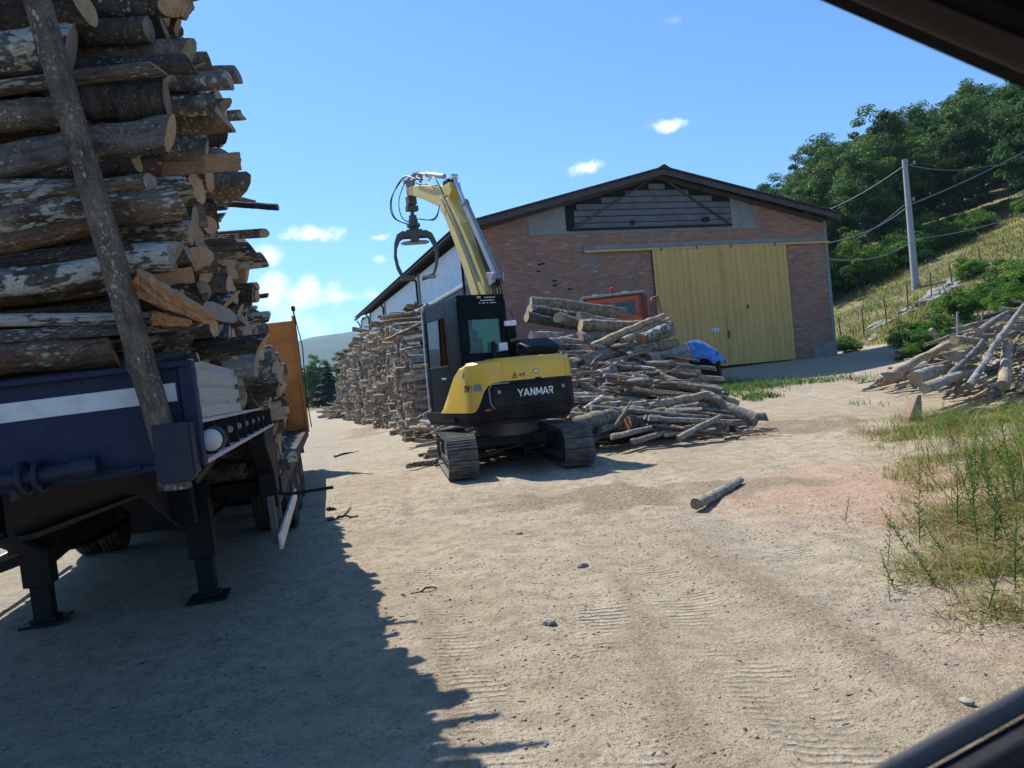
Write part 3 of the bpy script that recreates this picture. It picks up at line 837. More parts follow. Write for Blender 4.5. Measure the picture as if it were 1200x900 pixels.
# shrubs on the slope below the pole, along the forest edge and behind the right-hand pile
BUSH = [crown_mesh('foliage', 1.0, .8, 40, 11000, .040, M['leaf_light'], 20 + k, .30, .65) for k in range(3)]
bstem = MB()
for k in range(7):
    a = k * .9; bstem.tube([(0, 0, -.1), (math.cos(a) * .25, math.sin(a) * .25, .5), (math.cos(a) * .6, math.sin(a) * .6, 1.0)], [.03, .02, .008], 5)
o = bstem.build('stem', M['trunk']); bst = o.data; bpy.data.objects.remove(o)
bush_px = [(1072, 383, 26, 1.15, 'round dark green bush at the foot of the concrete pole'), (1100, 372, 27, 1.0, 'bright green bush just right of the pole foot'),
           (1125, 352, 29, 1.25, 'broad bush between the pole and the right-hand woodpile'), (1150, 340, 31, 1.3, 'tall green bush above the right-hand woodpile'),
           (1178, 322, 32, 1.5, 'dense bush at the right edge above the woodpile'), (1205, 318, 31, 1.7, 'big dark bush cut by the right edge of the view'),
           (1135, 300, 44, 1.3, 'small bush on the grassy crest behind the wire fence'), (1185, 345, 27, 1.0, 'low bush directly behind the top of the right-hand pile'),
           (1062, 400, 25, .55, 'small sprig bush on the bank left of the dark bush'), (985, 405, 36, .8, 'yellow-green bush beside the warehouse corner'),
           (998, 415, 33, .6, 'low weedy bush on the bank by the warehouse corner')]
for k, (px, py, Y, s, lab) in enumerate(bush_px):
    p = W(px, py, Y)
    t = thing('bush', lab, 'bush', (p.x, Y, gz(p.x, Y) - .1), (0, 0, k * 1.3), 'bushes on the hillside bank')
    hgt = max(.6, (p.z - gz(p.x, Y)) / .9)
    s *= .72
    t.scale = (s, s, min(s * 1.1, max(s * .8, hgt)))
    link_mesh('foliage', BUSH[k % 3], t); link_mesh('stem', bst, t)
EDGEB = []
for k in range(26):
    f = k / 25
    Y = 57 + 5 * f + rt.uniform(-1.5, 1.5); x = 21 + 28 * f + rt.uniform(-.8, .8)
    t = thing('shrub', 'light green shrub, foot of wood, ' + ('beside the warehouse corner' if f < .3 else 'behind the concrete pole' if f < .55 else 'on the crest right of the pole'),
              'shrub', (x, Y, gz(x, Y) - .2), (0, 0, rt.uniform(0, 6)), 'shrubs along the forest edge')
    s = rt.uniform(1.3, 2.2) * (1 if f < .5 else .6); t.scale = (s, s, s * rt.uniform(.8, 1.3))
    link_mesh('foliage', BUSH[k % 3], t); link_mesh('stem', bst, t)

# ---- pale rocks showing through the hillside
for k, (px, py, Y, s) in enumerate([(1030, 345, 40, 1.0), (1090, 322, 42, 1.2), (1105, 312, 43, 1.5), (1060, 335, 41, .8), (1120, 300, 45, 1.1), (1025, 372, 36, .7), (985, 392, 36, .9), (1012, 380, 36, .5), (1145, 292, 46, .9)]):
    p = W(px, py, Y)
    rr = random.Random(k); mb = MB()
    bm = bmesh.new(); bmesh.ops.create_icosphere(bm, subdivisions=3, radius=1)
    for v in bm.verts:
        f = 1 + 1.5 * (float(fbm(v.co.x * 2.6 + k, v.co.y * 2.6 + v.co.z * 2, 4)) - .5)
        v.co = Vector((v.co.x * f, v.co.y * f * .8, v.co.z * f * .35))
    me = bpy.data.meshes.new('rock'); bm.to_mesh(me); bm.free(); me.materials.append(M['palestone'])
    o = link_mesh('rock', me); o.location = (p.x, Y, gz(p.x, Y)); o.scale = (s * .75, s * .6, s * .5); o.rotation_euler = (.1, -.3, k * .2)
    tag(o, 'pale rock in the grassy slope ' + ('beside the warehouse corner' if px < 1028 else 'around the concrete pole' if px < 1095 else 'right of the concrete pole'), 'rock', 'rock outcrops on the slope')


# ================================================================== WAREHOUSE
WH = thing('warehouse', 'gabled brick warehouse with mustard sliding door and white side cladding', 'warehouse', (-1.11, 26.4, 1.2), (0, 0, R(18)))
FW, FL, ZE, ZP, XM = 15.03, 29.0, 5.62, 7.40, 7.5      # width, length, eave, peak, middle
SL = (ZP - ZE) / XM
roofz = lambda x: ZP - SL * abs(x - XM)
DX0, DX1, DZ = 7.05, 12.9, 4.5
mb = MB()
mb.prism([(0, -1.5), (DX0, -1.5), (DX0, DZ), (DX1, DZ), (DX1, -1.5), (FW, -1.5), (FW, ZE - .12), (XM, ZP - .12), (0, ZE - .12)], 0, .28, 'y')
mb.build('front_wall', M['mortar'], WH)
# brickwork, each brick real: too small in the picture to be picked apart, so one part
r_ = np.random.default_rng(4)
holes = []
for px, py in [(633, 305), (636, 309), (631, 318), (650, 329), (648, 335), (668, 339), (632, 310), (651, 334)]:
    p = WH_inv = None
    d = _F * FPX + CX * (px - 600) + CY * (450 - py)
    n_ = Vector((math.sin(R(18)), -math.cos(R(18)), 0)); o_ = Vector((-1.11, 26.4, 1.2))
    tt = (o_ - EYE).dot(n_) / d.dot(n_); h = EYE + d * tt - o_
    holes.append((h.x * math.cos(R(18)) + h.y * math.sin(R(18)), h.z))
cub, tn = [], []
row = 0; z = -.4
while z < ZP - .3:
    x = -(row % 2) * .131 + .005
    while x < FW - .02:
        a, b = max(x, .004), min(x + .25, FW - .16)
        cx, cz = (a + b) / 2, z + .03
        ok = b - a > .05 and z + .06 < roofz(cx) - .16
        if DX0 - .02 < cx < DX1 + .02 and cz < DZ: ok = False
        if 3.72 < cx < 10.65 and cz > 5.38: ok = False
        if 2.2 < cx < 3.74 and 5.25 < cz: ok = False
        if 10.6 < cx < 11.75 - (cz - 5.3) * .2 and 5.25 < cz: ok = False
        if 4.3 < cx and 4.58 < cz < 4.86: ok = False
        if 4.15 < cx < 4.95 and 4.15 < cz < 4.6: ok = r_.random() < .25
        if cx > 13.9 and cz < .55 + .2 * math.sin(cx * 9): ok = False
        if any(abs(cx - hx) < .10 and abs(cz - hz) < .05 for hx, hz in holes): ok = False
        if r_.random() < .006: ok = False
        if ok:
            j = r_.uniform(-.005, .006); u = -.014 + j
            cub.append((a + r_.uniform(0, .004), b - r_.uniform(0, .004), u, z + r_.uniform(0, .003), z + .060 + r_.uniform(-.003, .002)))
            tn.append(np.clip(r_.normal(.42, .22) + .15 * (vnoise(cx * 1.3, cz * 2) - .5), 0, 1))
        x += .262
    z += .0725; row += 1
cub = np.array(cub)
a, b, u, z0, z1 = cub.T
o_ = np.zeros_like(a) + .01
P = lambda X, Y, Z: np.stack([X, Y, Z], -1)
Q = [np.stack([P(a, u, z0), P(b, u, z0), P(b, u, z1), P(a, u, z1)], 1), np.stack([P(a, u, z1), P(b, u, z1), P(b, o_, z1), P(a, o_, z1)], 1),
     np.stack([P(a, o_, z0), P(b, o_, z0), P(b, u, z0), P(a, u, z0)], 1), np.stack([P(a, o_, z0), P(a, u, z0), P(a, u, z1), P(a, o_, z1)], 1),
     np.stack([P(b, u, z0), P(b, o_, z0), P(b, o_, z1), P(b, u, z1)], 1)]
tag(link_mesh('brickwork', quads_mesh('brickwork', np.concatenate(Q), M['brick'], tone=np.tile(np.array(tn), 5)), WH), kind='stuff')
mb = MB()
for hx, hz in holes: mb.box((hx, -.003, hz), (.15, .012, .055))  # dark boxes paint the shade inside the missing-brick holes
mb.build('hole_shade', M['chassis'], WH)
# concrete repairs and lintel
MB().prism([(2.3, 5.28), (3.72, 5.28), (3.72, roofz(3.72) - .2), (2.3, roofz(2.3) - .2)], -.03, 0.01, 'y').build('concrete_block', M['concrete'], WH)
MB().prism([(10.63, 5.28), (11.75, 5.28), (11.35, roofz(11.35) - .2), (10.63, roofz(10.63) - .2)], -.03, .01, 'y').build('concrete_block', M['concrete'], WH)
MB().box((9.66, -.02, 4.72), (10.7, .06, .26)).build('lintel', M['concrete'], WH, bevel=.01)
MB().box((7.17, -.012, 5.33), (6.9, .05, .13)).build('sill', M['concrete'], WH, bevel=.01)
MB().box((FW - .075, .02, 2.0), (.155, .1, 7.0)).build('corner_post', M['concrete'], WH, bevel=.01)
MB().prism([(13.9, -.6), (FW - .16, -.6), (FW - .16, .62), (14.6, .55), (14.3, .40), (13.9, .48)], -.02, .01, 'y').build('plinth', M['concrete'], WH)
# gable boards, one by one
gv = MB().prism([(3.75, 5.4), (10.62, 5.4), (10.62, roofz(10.62) - .15), (XM, ZP - .15), (3.75, roofz(3.75) - .15)], -.012, .002, 'y').build('gable_gap_shade', M['chassis'], WH)  # black sheet behind the boards paints the shadow in their gaps
z = 5.43; k = 0
while z < ZP - .45:
    top = z + .205
    half = min(3.43, (ZP - .30 - top) / SL + .1)
    x0, x1 = max(3.76, XM - half), min(10.60, XM + half)
    mb = MB().prism([(x0, z), (x1, z), (x1 + (0), top), (x0, top)], -.055 + .006 * (k % 2), -.02, 'y')
    mb.build('slat', M['gable'], WH, bevel=.006)
    z += .235; k += 1
for a, b in (((3.95, 5.45), (7.1, 7.12)), ((7.9, 7.12), (10.45, 5.50))):
    MB().bar((a[0], -.11, a[1]), (b[0], -.11, b[1]), .055, .055).build('truss_brace', M['darkwood'], WH)
MB().box((7.17, -.10, 5.42), (6.8, .07, .07)).build('truss_chord', M['chassis'], WH)
MB().box((6.35, -.09, 5.62), (.16, .04, .16)).build('vent_box', M['chassis'], WH)
MB().box((9.45, -.09, 5.66), (.30, .04, .18)).build('vent_box', M['chassis'], WH)
# the sliding door: two leaves of corrugated sheet
def corrugated(x0, x1, z0, z1, y, per=.27, dep=.035):
    pts = []
    x = x0
    while x < x1 - .001:
        for f, d in ((0, 0), (.34, 0), (.45, -dep), (.80, -dep), (.91, 0)):
            if x + f * per < x1: pts.append((x + f * per, y + d))
        x += per
    pts.append((x1, y))
    mb = MB()
    mb.grid([[(p, q, z0), (p, q, (z0 + z1) / 2), (p, q, z1)] for p, q in pts])
    mb.grid([[(p, y + .03, z0), (p, y + .03, z1)] for p, q in (pts[0], pts[-1])])
    mb.box(((x0 + x1) / 2, y + .025, z0 + .05), (x1 - x0, .03, .08)).box(((x0 + x1) / 2, y + .025, z1 - .05), (x1 - x0, .03, .08))
    return mb
for x0, x1 in ((DX0 - .02, 9.93), (9.95, DX1 + .02)):
    dl = corrugated(x0, x1, .06, DZ + .07, -.13).build('sliding_door', M['mustard'], WH)
MB().box((10.9, -.185, 2.25), (.05, .03, .17)).build('door_latch', M['chassis'], WH)
MB().box((9.95, -.18, 1.25), (.06, .03, .28)).build('door_latch', M['steel'], WH)
sg = MB().box((9.38, -.172, 1.45), (.34, .012, .13)).build('door_sign', M['white'], WH)
MB().box((9.28, -.180, 1.45), (.07, .006, .07)).box((9.45, -.180, 1.46), (.05, .006, .08)).build('print', M['bluegrey'], sg)
MB().box((9.65, -.10, 4.615), (10.7, .09, .07)).build('door_rail', M['mustard'], WH)
for x in (7.4, 8.9, 10.4, 12.4): MB().box((x, -.14, 4.60), (.06, .05, .12)).build('rail_hanger', M['steel'], WH)
# roof: corrugated fibre-cement sheets on purlins
for sgn, xe in ((-1, -.45), (1, FW + .30)):
    n = 30
    mb = MB()
    ys = np.arange(-.72, FL + .5, .177 / 6)
    mb.grid([[(XM, y, ZP + .10 + .022 * math.sin(y * 2 * PI / .177)), (xe, y, ZP + .10 - SL * abs(xe - XM) + .022 * math.sin(y * 2 * PI / .177))] for y in ys], flip=sgn > 0)
    mb.grid([[(XM, y, ZP + .065), (xe, y, ZP + .065 - SL * abs(xe - XM))] for y in (-.72, FL + .48)])
    mb.grid([[(XM, y, ZP + z_), (xe, y, ZP + z_ - SL * abs(xe - XM))] for y, z_ in ((-.722, .065), (-.722, .115))])
    mb.build('roof_slope', M['roofmat'], WH)
    for k in range(8):
        x = XM + sgn * (.35 + k * (abs(xe - XM) - .55) / 7)
        MB().box((x, FL / 2 - .1, roofz(x) + .0), (.09, FL + .9, .12)).build('purlin', M['darkwood'], WH)
    a, b = Vector((XM, -.60, ZP - .05)), Vector((xe - sgn * .08, -.60, ZP - .05 - SL * (abs(xe - XM) - .08)))
    MB().bar(a, b, .05, .20).build('bargeboard', M['darkwood'], WH)
    a.y = b.y = -.02
    MB().bar(a - Vector((0, 0, .04)), b - Vector((sgn * .4, 0, .02)), .16, .16).build('rafter', M['darkwood'], WH)
MB().prism([(XM - .25, ZP + .05), (XM, ZP + .19), (XM + .25, ZP + .05), (XM, ZP + .15)], -.74, FL + .5, 'y').build('ridge_cap', M['roofmat'], WH)
# the long left side: block base, white sheets between posts, eaves and downpipes
MB().box((.12, FL / 2 + .15, 1.1), (.24, FL - .3, 5.3)).build('side_wall', M['mortar'], WH)
posts = [.12, 8.2, 18.1, 24.2, FL - .12]
for y0, y1 in zip(posts[:-1], posts[1:]):
    nseg = max(1, round((y1 - y0) / 3.1)); w = (y1 - y0 - .3) / nseg
    for k in range(nseg):
        MB().box((-.03, y0 + .15 + w * (k + .5), 4.52), (.05, w - .015, 1.50)).build('wall_panel', M['panelwhite'], WH, bevel=.004)
    MB().box((-.01, (y0 + y1) / 2, 3.72), (.12, y1 - y0 - .1, .07)).build('sill', M['concrete'], WH)
    MB().box((-.02, (y0 + y1) / 2, 1.6), (.05, y1 - y0 - .3, 3.6)).build('wall_panel', M['concrete'], WH)
for y in posts:
    MB().box((-.02, y, 1.9), (.16, .22, 6.9)).build('wall_post', M['concrete'], WH, bevel=.01)
    MB().tube([(-.16, y + .12, -1), (-.16, y + .12, 5.0), (-.34, y + .12, 5.32)], .05, 8).build('downpipe', M['chassis'], WH, smooth=50)
MB().prism([(-.52, 5.42), (-.38, 5.36), (-.32, 5.50), (-.36, 5.50), (-.40, 5.41), (-.50, 5.45)], -.6, FL + .4, 'y').build('gutter', M['chassis'], WH)
MB().box((FW - .12, FL / 2 + .15, 2.0), (.24, FL - .3, 6.9)).build('side_wall', M['mortar'], WH)
MB().prism([(.0, -1.5), (FW, -1.5), (FW, ZE - .12), (XM, ZP - .12), (0, ZE - .12)], FL - .2, FL, 'y').build('rear_wall', M['mortar'], WH)


# ================================================================== POLE, WIRES, FENCE
pb = W(1073, 335, 48.0)
pz = gz(pb.x, 48) - .3
PT = W(1058, 188, 48.0).z - pz
UP = thing('utility_pole', 'grey tapered concrete utility pole standing on the hillside', 'utility pole', (pb.x, 48, pz))
MB().tube([(0, 0, 0), (0, 0, PT / 2), (0, 0, PT)], [.235, .19, .15], 14).build('pole_shaft', M['pole'], UP, smooth=50)
MB().cyl((0, 0, PT - .001), (0, 0, PT + .04), .16, 14).build('pole_cap', M['galv'], UP)
mb = MB()
for a, zz in ((-.2, PT - .25), (.25, PT - .35), (0, PT - 2.6)):
    mb.bar((a, -.2, zz), (a + .25, -.2, zz + .1), .05, .05); mb.cyl((a + .25, -.2, zz), (a + .25, -.2, zz + .22), .06, 8)
mb.build('insulator', M['galv'], UP)
def sag(p, q, s, n=24):
    return [p.lerp(q, k / n) - Vector((0, 0, 4 * s * (k / n) * (1 - k / n))) for k in range(n + 1)]
ptop = Vector((pb.x, 48, pz + PT - .2))
wires = [
    (W(968, 285, 33.0), W(1066, 240, 47.9), W(1260, 142, 62), .35, .030, 'long overhead cable crossing the pole from warehouse corner to upper right'),
    (W(968, 303, 33.0), W(1072, 280, 47.5), W(1260, 224, 50), .5, .026, 'lowest overhead cable running past the pole over the grassy slope'),
    (W(960, 250, 64), W(1057, 196, 48.0), None, .25, .022, 'thin cable falling from pole top to the left into the trees'),
    (W(1059, 192, 48.0), W(1150, 196, 56), W(1260, 170, 80), .3, .022, 'thin cable running right from the pole top'),
    (W(1000, 282, 40), W(1064, 236, 47.9), None, .15, .018, 'thin second cable just above the long one left of the pole'),
]
for a, b, c, s, r, lab in wires:
    pts = sag(a, b, s)
    if c is not None: pts += sag(b, c, s)[1:]
    tag(MB().tube(pts, r, 5).build('overhead_cable', M['galv'], smooth=60), lab, 'cable')
# wire fence up the slope
FN = thing('wire_fence', 'sagging wire fence with thin dark posts climbing the hillside', 'fence', (W(985, 375, 37).x, 37, 2.0))
fp = []
for px, py, Y in [(985, 375, 37), (1010, 366, 38), (1037, 352, 39.5), (1062, 340, 41), (1090, 330, 42), (1116, 322, 43), (1150, 300, 45)]:
    p = W(px, py, Y); g = gz(p.x, Y)
    fp.append(Vector((p.x, Y, g)))
T0 = FN.matrix_basis.inverted() if False else Matrix.Translation(-Vector(FN.location))
rf = random.Random(3)
tops = []
for p in fp:
    e = p + Vector((rf.uniform(-.18, .18), 0, 1.45))
    tops.append(e)
    MB().tube([p - Vector((0, 0, .3)), e], [.036, .028], 6, T=T0).build('fence_post', M['darkwood'], FN)
for f in (.35, .65, .95):
    MB().tube([a.lerp(b, f) for a, b in zip(fp, tops)], .006, 4, T=T0).build('fence_wire', M['galv'], FN)


# ================================================================== LOGS
R0 = .08
def log_mesh(name, L, seed, n=12, segs=9, bend=.03, lump=.10, tilt=.25, split=False, knots=3, taper=.12, square=False):
    r = np.random.default_rng(seed)
    t = np.linspace(0, 1, segs + 1)
    bx = np.cumsum(r.normal(0, bend, segs + 1)); by = np.cumsum(r.normal(0, bend, segs + 1))
    bx -= np.linspace(bx[0], bx[-1], segs + 1); by -= np.linspace(by[0], by[-1], segs + 1)
    a = np.arange(n) * 2 * PI / n
    A, Tt = np.meshgrid(a, t)
    ph = r.uniform(0, 6, 4)
    sh = 1 + .07 * np.sin(2 * A + ph[0]) + .05 * np.sin(3 * A + ph[1]) + lump * (fbm(np.cos(A) * 1.5 + 9 + seed, Tt * L * 1.4 + np.sin(A) * 1.5, 3) - .5) * 2
    for k in range(knots):
        ka, kt = r.uniform(0, 6.28), r.uniform(.1, .9)
        sh = sh + .22 * np.exp(-((np.cos(A - ka) - 1) / .12) ** 2 - ((Tt - kt) * L / .05) ** 2)
    sh = sh * (1 - taper * Tt) * R0
    X = np.cos(A) * sh; Y = np.sin(A) * sh
    if split:
        Y = np.maximum(Y, -.12 * R0 + .10 * R0 * np.sin(A * 3 + 4 * Tt))
    if square:
        k_ = 1 / np.maximum(np.abs(np.cos(A)), np.abs(np.sin(A))) * .42 + .58
        X, Y = X * k_ * .98, Y * k_ * .72
    cuta, cutb = r.normal(0, tilt, 2), r.normal(0, tilt, 2)
    Z = Tt * L + (1 - Tt) ** 8 * (X * cuta[0] + Y * cuta[1]) * 1.0 + Tt ** 8 * (X * cutb[0] + Y * cutb[1])
    X = X + bx[:, None]; Y = Y + by[:, None]
    V = [tuple(p) for p in np.stack([X, Y, Z], -1).reshape(-1, 3)]
    F, mi = [], []
    for i in range(segs):
        for k in range(n):
            F.append((i * n + k, i * n + (k + 1) % n, (i + 1) * n + (k + 1) % n, (i + 1) * n + k))
            am = (a[k] + PI / n) % (2 * PI)
            mi.append(1 if split and math.sin(am) < -.15 else 0)
    for e, rng_ in ((0, range(n)), (1, range(segs * n, segs * n + n))):
        ring = list(rng_); c = np.mean([V[j] for j in ring], axis=0); o = len(V)
        V.append(tuple(c + np.array([0, 0, (.004 if e == 0 else -.004)])))
        for k in range(n):
            f = (ring[k], ring[(k + 1) % n], o)
            F.append(f if e else f[::-1]); mi.append(1)
    me = bpy.data.meshes.new(name)
    me.from_pydata(V, [], F)
    me.materials.append(M['bark']); me.materials.append(M['cut'])
    me.polygons.foreach_set('material_index', mi)
    me.polygons.foreach_set('use_smooth', [m_ == 0 for m_ in mi])
    me.set_sharp_from_angle(angle=R(50))
    me.update()
    me['L'] = L
    return me
BIG = [log_mesh('log', 2.3, 100 + k, 20, 40, .006, .13, .22, knots=5) for k in range(6)]
MEDS = [log_mesh('log', 2.3, 10 + k, 12, 9, .008, .11, .22, knots=1) for k in range(9)]
SPL = [log_mesh('split_log', 2.3, 40 + k, 12, 14, .008, .16, .16, split=True, knots=0) for k in range(4)]
POLEM = [log_mesh('pole', 2.6, 60 + k, 10, 16, .006, .09, .25, knots=2, taper=.35) for k in range(8)]
BRANCH = [log_mesh('branch', 2.0, 80 + k, 7, 14, .035, .08, .1, knots=2, taper=.6) for k in range(6)]
STAKE = log_mesh('stake', 2.3, 5, 20, 36, .0, .07, .12, square=True, knots=2, taper=.05)
BK = {'g': 'bark', 'p': 'bark_pale', 'd': 'bark_dark', 'b': 'bark_brown', 'w': 'bark_dry', 's': 'bark_stake'}
CT = {'c': 'cut', 'r': 'cut_red', 'o': 'cut_grey'}
rl = random.Random(77)


def log_matrix(p, q, r, L, twist=None, ry=None):
    p, q = Vector(p), Vector(q)
    d = q - p
    rot = d.to_track_quat('Z', 'Y').to_matrix().to_4x4()
    tw = Matrix.Rotation(rl.uniform(0, 6.28) if twist is None else twist, 4, 'Z')
    return Matrix.Translation(p) @ rot @ tw @ Matrix.Diagonal((r / R0, (ry or r) / R0, d.length / L, 1))


def place_log(name, p, q, r, me, bark='g', cut='c', label=None, cat='log', group=None, twist=None, ry=None):
    o = bpy.data.objects.new(name, me)
    C.objects.link(o)
    o.matrix_basis = log_matrix(p, q, r, me['L'], twist, ry)
    for s, k in zip(o.material_slots, (BK[bark], CT[cut])):
        s.link = 'OBJECT'; s.material = M[k]
    tag(o, label, cat, group)
    return o


def merge_logs(name, items, mats, label):
    """many far logs as one mesh; items: (matrix, mesh, tone, (bark, cut) material numbers)"""
    Vs, Fs, mis, ts = [], [], [], []
    off = 0
    cache = {}
    for mt, me, tone, pair in items:
        if me.name not in cache:
            v = np.empty(len(me.vertices) * 3, np.float32); me.vertices.foreach_get('co', v)
            f = np.array([(list(p.vertices) + [p.vertices[-1]])[:4] for p in me.polygons]); mi = np.array([p.material_index for p in me.polygons])
            cache[me.name] = (v.reshape(-1, 3), f, mi)
        v, f, mi = cache[me.name]
        A = np.array(mt)
        Vs.append(v @ A[:3, :3].T + A[:3, 3]); Fs.append(f + off); off += len(v)
        mis.append(np.where(mi == 0, pair[0], pair[1])); ts.append(np.full(len(f), tone))
    V, F = np.concatenate(Vs), np.concatenate(Fs); mi = np.concatenate(mis); tn = np.concatenate(ts)
    me = bpy.data.meshes.new(name)
    tri = F[:, 2] == F[:, 3]
    cnt = np.where(tri, 3, 4)
    loops = F[np.arange(4)[None] < cnt[:, None]]
    me.vertices.add(len(V)); me.loops.add(len(loops)); me.polygons.add(len(F))
    me.vertices.foreach_set('co', V.reshape(-1).astype(np.float32))
    me.loops.foreach_set('vertex_index', loops.astype(np.int32))
    me.polygons.foreach_set('loop_start', np.concatenate([[0], np.cumsum(cnt)[:-1]]).astype(np.int32))
    for mm in mats: me.materials.append(mm)
    me.polygons.foreach_set('material_index', mi.astype(np.int32))
    a = me.attributes.new('tone', 'FLOAT', 'FACE'); a.data.foreach_set('value', tn.astype(np.float32))
    me.update(calc_edges=True)
    o = link_mesh(name, me)
    return tag(o, label, kind='stuff')


def pack(y0, y1, floor, top, rads, step=.02, seed=1):
    """drop discs one by one where they come to lie lowest"""
    r = np.random.default_rng(seed)
    ys = np.arange(y0, y1, step)
    fl = floor(ys); tp = top(ys)
    out = np.zeros((0, 3))
    for rad in rads:
        z = fl + rad
        if len(out):
            dy = np.abs(ys[:, None] - out[:, 0][None]); rs = rad + out[:, 2][None]
            zz = np.where(dy < rs, out[:, 1][None] + np.sqrt(np.maximum(rs ** 2 - dy ** 2, 0)), -9)
            z = np.maximum(z, zz.max(1))
        z = np.where((ys - rad < y0) | (ys + rad > y1) | (z + rad > tp), 99, z + r.uniform(0, .02, len(ys)))
        k = int(np.argmin(z))
        if z[k] > 50: continue
        out = np.vstack([out, [ys[k], z[k], rad]])
    return out
ORD = ['lowest', 'second', 'third', 'fourth', 'fifth', 'sixth', 'seventh', 'eighth', 'ninth', 'tenth', 'eleventh', 'twelfth', 'thirteenth',
       'fourteenth', 'fifteenth', 'sixteenth', 'seventeenth', 'eighteenth', 'nineteenth', 'twentieth'] + ['twenty-' + s for s in ('first', 'second', 'third', 'fourth', 'fifth', 'sixth', 'seventh', 'eighth', 'ninth')] + ['thirtieth', 'thirty-first', 'thirty-second', 'thirty-third', 'thirty-fourth', 'thirty-fifth', 'thirty-sixth']


# ================================================================== TRAILER
TM = Matrix.Translation((-2.327, 2.631, -.049)) @ Matrix.Rotation(R(13.6), 4, 'Z') @ Matrix.Rotation(R(-2.3), 4, 'Y')
TMI = TM.inverted()
def FP(px, py, yl):
    """trailer-local point behind a pixel on the plane y = yl"""
    d = TMI.to_3x3() @ (_F * FPX + CX * (px - 600) + CY * (450 - py))
    e = TMI @ EYE
    return e + d * ((yl - e.y) / d.y)
TR = thing('log_trailer', 'navy blue flatbed semi-trailer on its landing legs loaded high with firewood', 'trailer', (0, 0, 0))
TR.matrix_basis = TM
XS = 1.23
# headboard
HB = MB().box((0, .03, 1.53), (2.36, .05, .40))
HB.box((0, .045, 1.345), (2.40, .12, .03)).box((0, .02, 1.72), (2.44, .09, .025))
HB.build('front_panel', M['navy'], TR, bevel=.006)
for k in range(9):
    MB().cyl((-1.12 + k * .28, -.002, 1.70), (-1.12 + k * .28, .01, 1.70), .011, 8).build('bolt', M['socket'], TR)
for s in (-1, 1):
    MB().box((s * 1.205, .03, 1.53), (.055, .085, .405)).build('corner_post', M['navy'], TR, bevel=.006)
MB().box((0, .0015, 1.618), (2.33, .006, .068)).build('reflective_strip', M['tape'], TR)
for s in (-1, 1):
    xs = s * FP(204, 528, -.10).x; zs = FP(204, 528, -.10).z
    sk = MB().prism([(-.060, .10), (.060, .10), (.060, -.10), (.05, -.115), (-.05, -.115), (-.060, -.10)], -.135, -.118, 'y', T=Matrix.Translation((xs, 0, zs)))
    sk.box((xs - .061, -.06, zs), (.014, .115, .19)).box((xs + .061, -.06, zs), (.014, .115, .19))
    sk.build('stake_socket', M['socket'], TR, bevel=.004)
# tube with clamp ring bolted to the panel
cb = MB().tube([(.44, -.05, 1.375), (.86, -.05, 1.385)], .031, 16).tube([(.80, -.05, 1.384), (.88, -.05, 1.386)], .040, 16)
cb.tube([(.43, -.05, 1.375), (.40, -.045, 1.39), (.395, -.03, 1.42)], .022, 8)
cb.build('tow_tube', M['socket'], TR, smooth=45)
for x in (.64, .69):
    MB().tube([(x + .01 * math.cos(t), -.05 + .045 * math.cos(t), 1.38 + .052 * math.sin(t)) for t in np.linspace(0, 2 * PI, 15)], .010, 6).build('clamp', M['socket'], TR, smooth=45)
MB().tube([(.88, -.03, 1.36), (.98, -.05, 1.352), (1.02, -.05, 1.36)], .011, 6).build('latch_pin', M['socket'], TR, smooth=45)
for x in (.50, .59): MB().box((x, -.02, 1.33), (.02, .03, .05)).build('tube_lug', M['socket'], TR)
MB().box((.34, -.02, 1.41), (.03, .05, .19)).build('bracket', M['navy'], TR, bevel=.004)
# side boards (ribbed aluminium)
for s in (-1, 1):
    prof = [(0, 0), (0, .232), (.018, .232), (.018, .20), (.030, .195), (.030, .155), (.012, .148), (.012, .125), (.030, .118), (.030, .078), (.012, .070), (.012, .05), (.030, .043), (.030, .0)]
    MB().prism([(s * (XS - .025 + u), 1.508 + w) for u, w in prof], .085, 1.46, 'y').build('side_board', M['alu'], TR)
# outer side rails with gussets and marker lamps
for s in (-1, 1):
    x = s * XS
    mb = MB()
    mb.box((x - s * .05, 1.97, 1.497), (.11, 3.80, .016)).box((x - s * .05, 1.97, 1.340), (.11, 3.80, .018)).box((x - s * .10, 1.97, 1.418), (.012, 3.80, .14))
    mb.build('side_rail', M['alu'] if s > 0 else M['chassis'], TR, bevel=.002)
    for k in range(9):
        y = .38 + k * .42
        gs = MB().box((x - s * .048, y, 1.4185), (.095, .016, .139)).build('gusset', M['chassis'], TR)
        if k < 8:
            MB().cyl((x - s * .040, y - .012, 1.42), (x - s * .040, y - .007, 1.42), .018, 14).build('lit_hole_disc', M['galv'], gs, smooth=40)  # pale disc paints the lit ground seen through a gusset hole
    lm = MB().cyl((x + s * .022, .16, 1.418), (x + s * .022, .07, 1.418), .050, 20).box((x - s * .03, .17, 1.418), (.09, .02, .05)).build('marker_lamp', M['chassis'], TR, smooth=40)
    MB().tube([(x + s * .022, .072, 1.418), (x + s * .022, .055, 1.418), (x + s * .022, .047, 1.418)], [.044, .040, .02], 20).build('lens', M['lens'], lm, smooth=60)
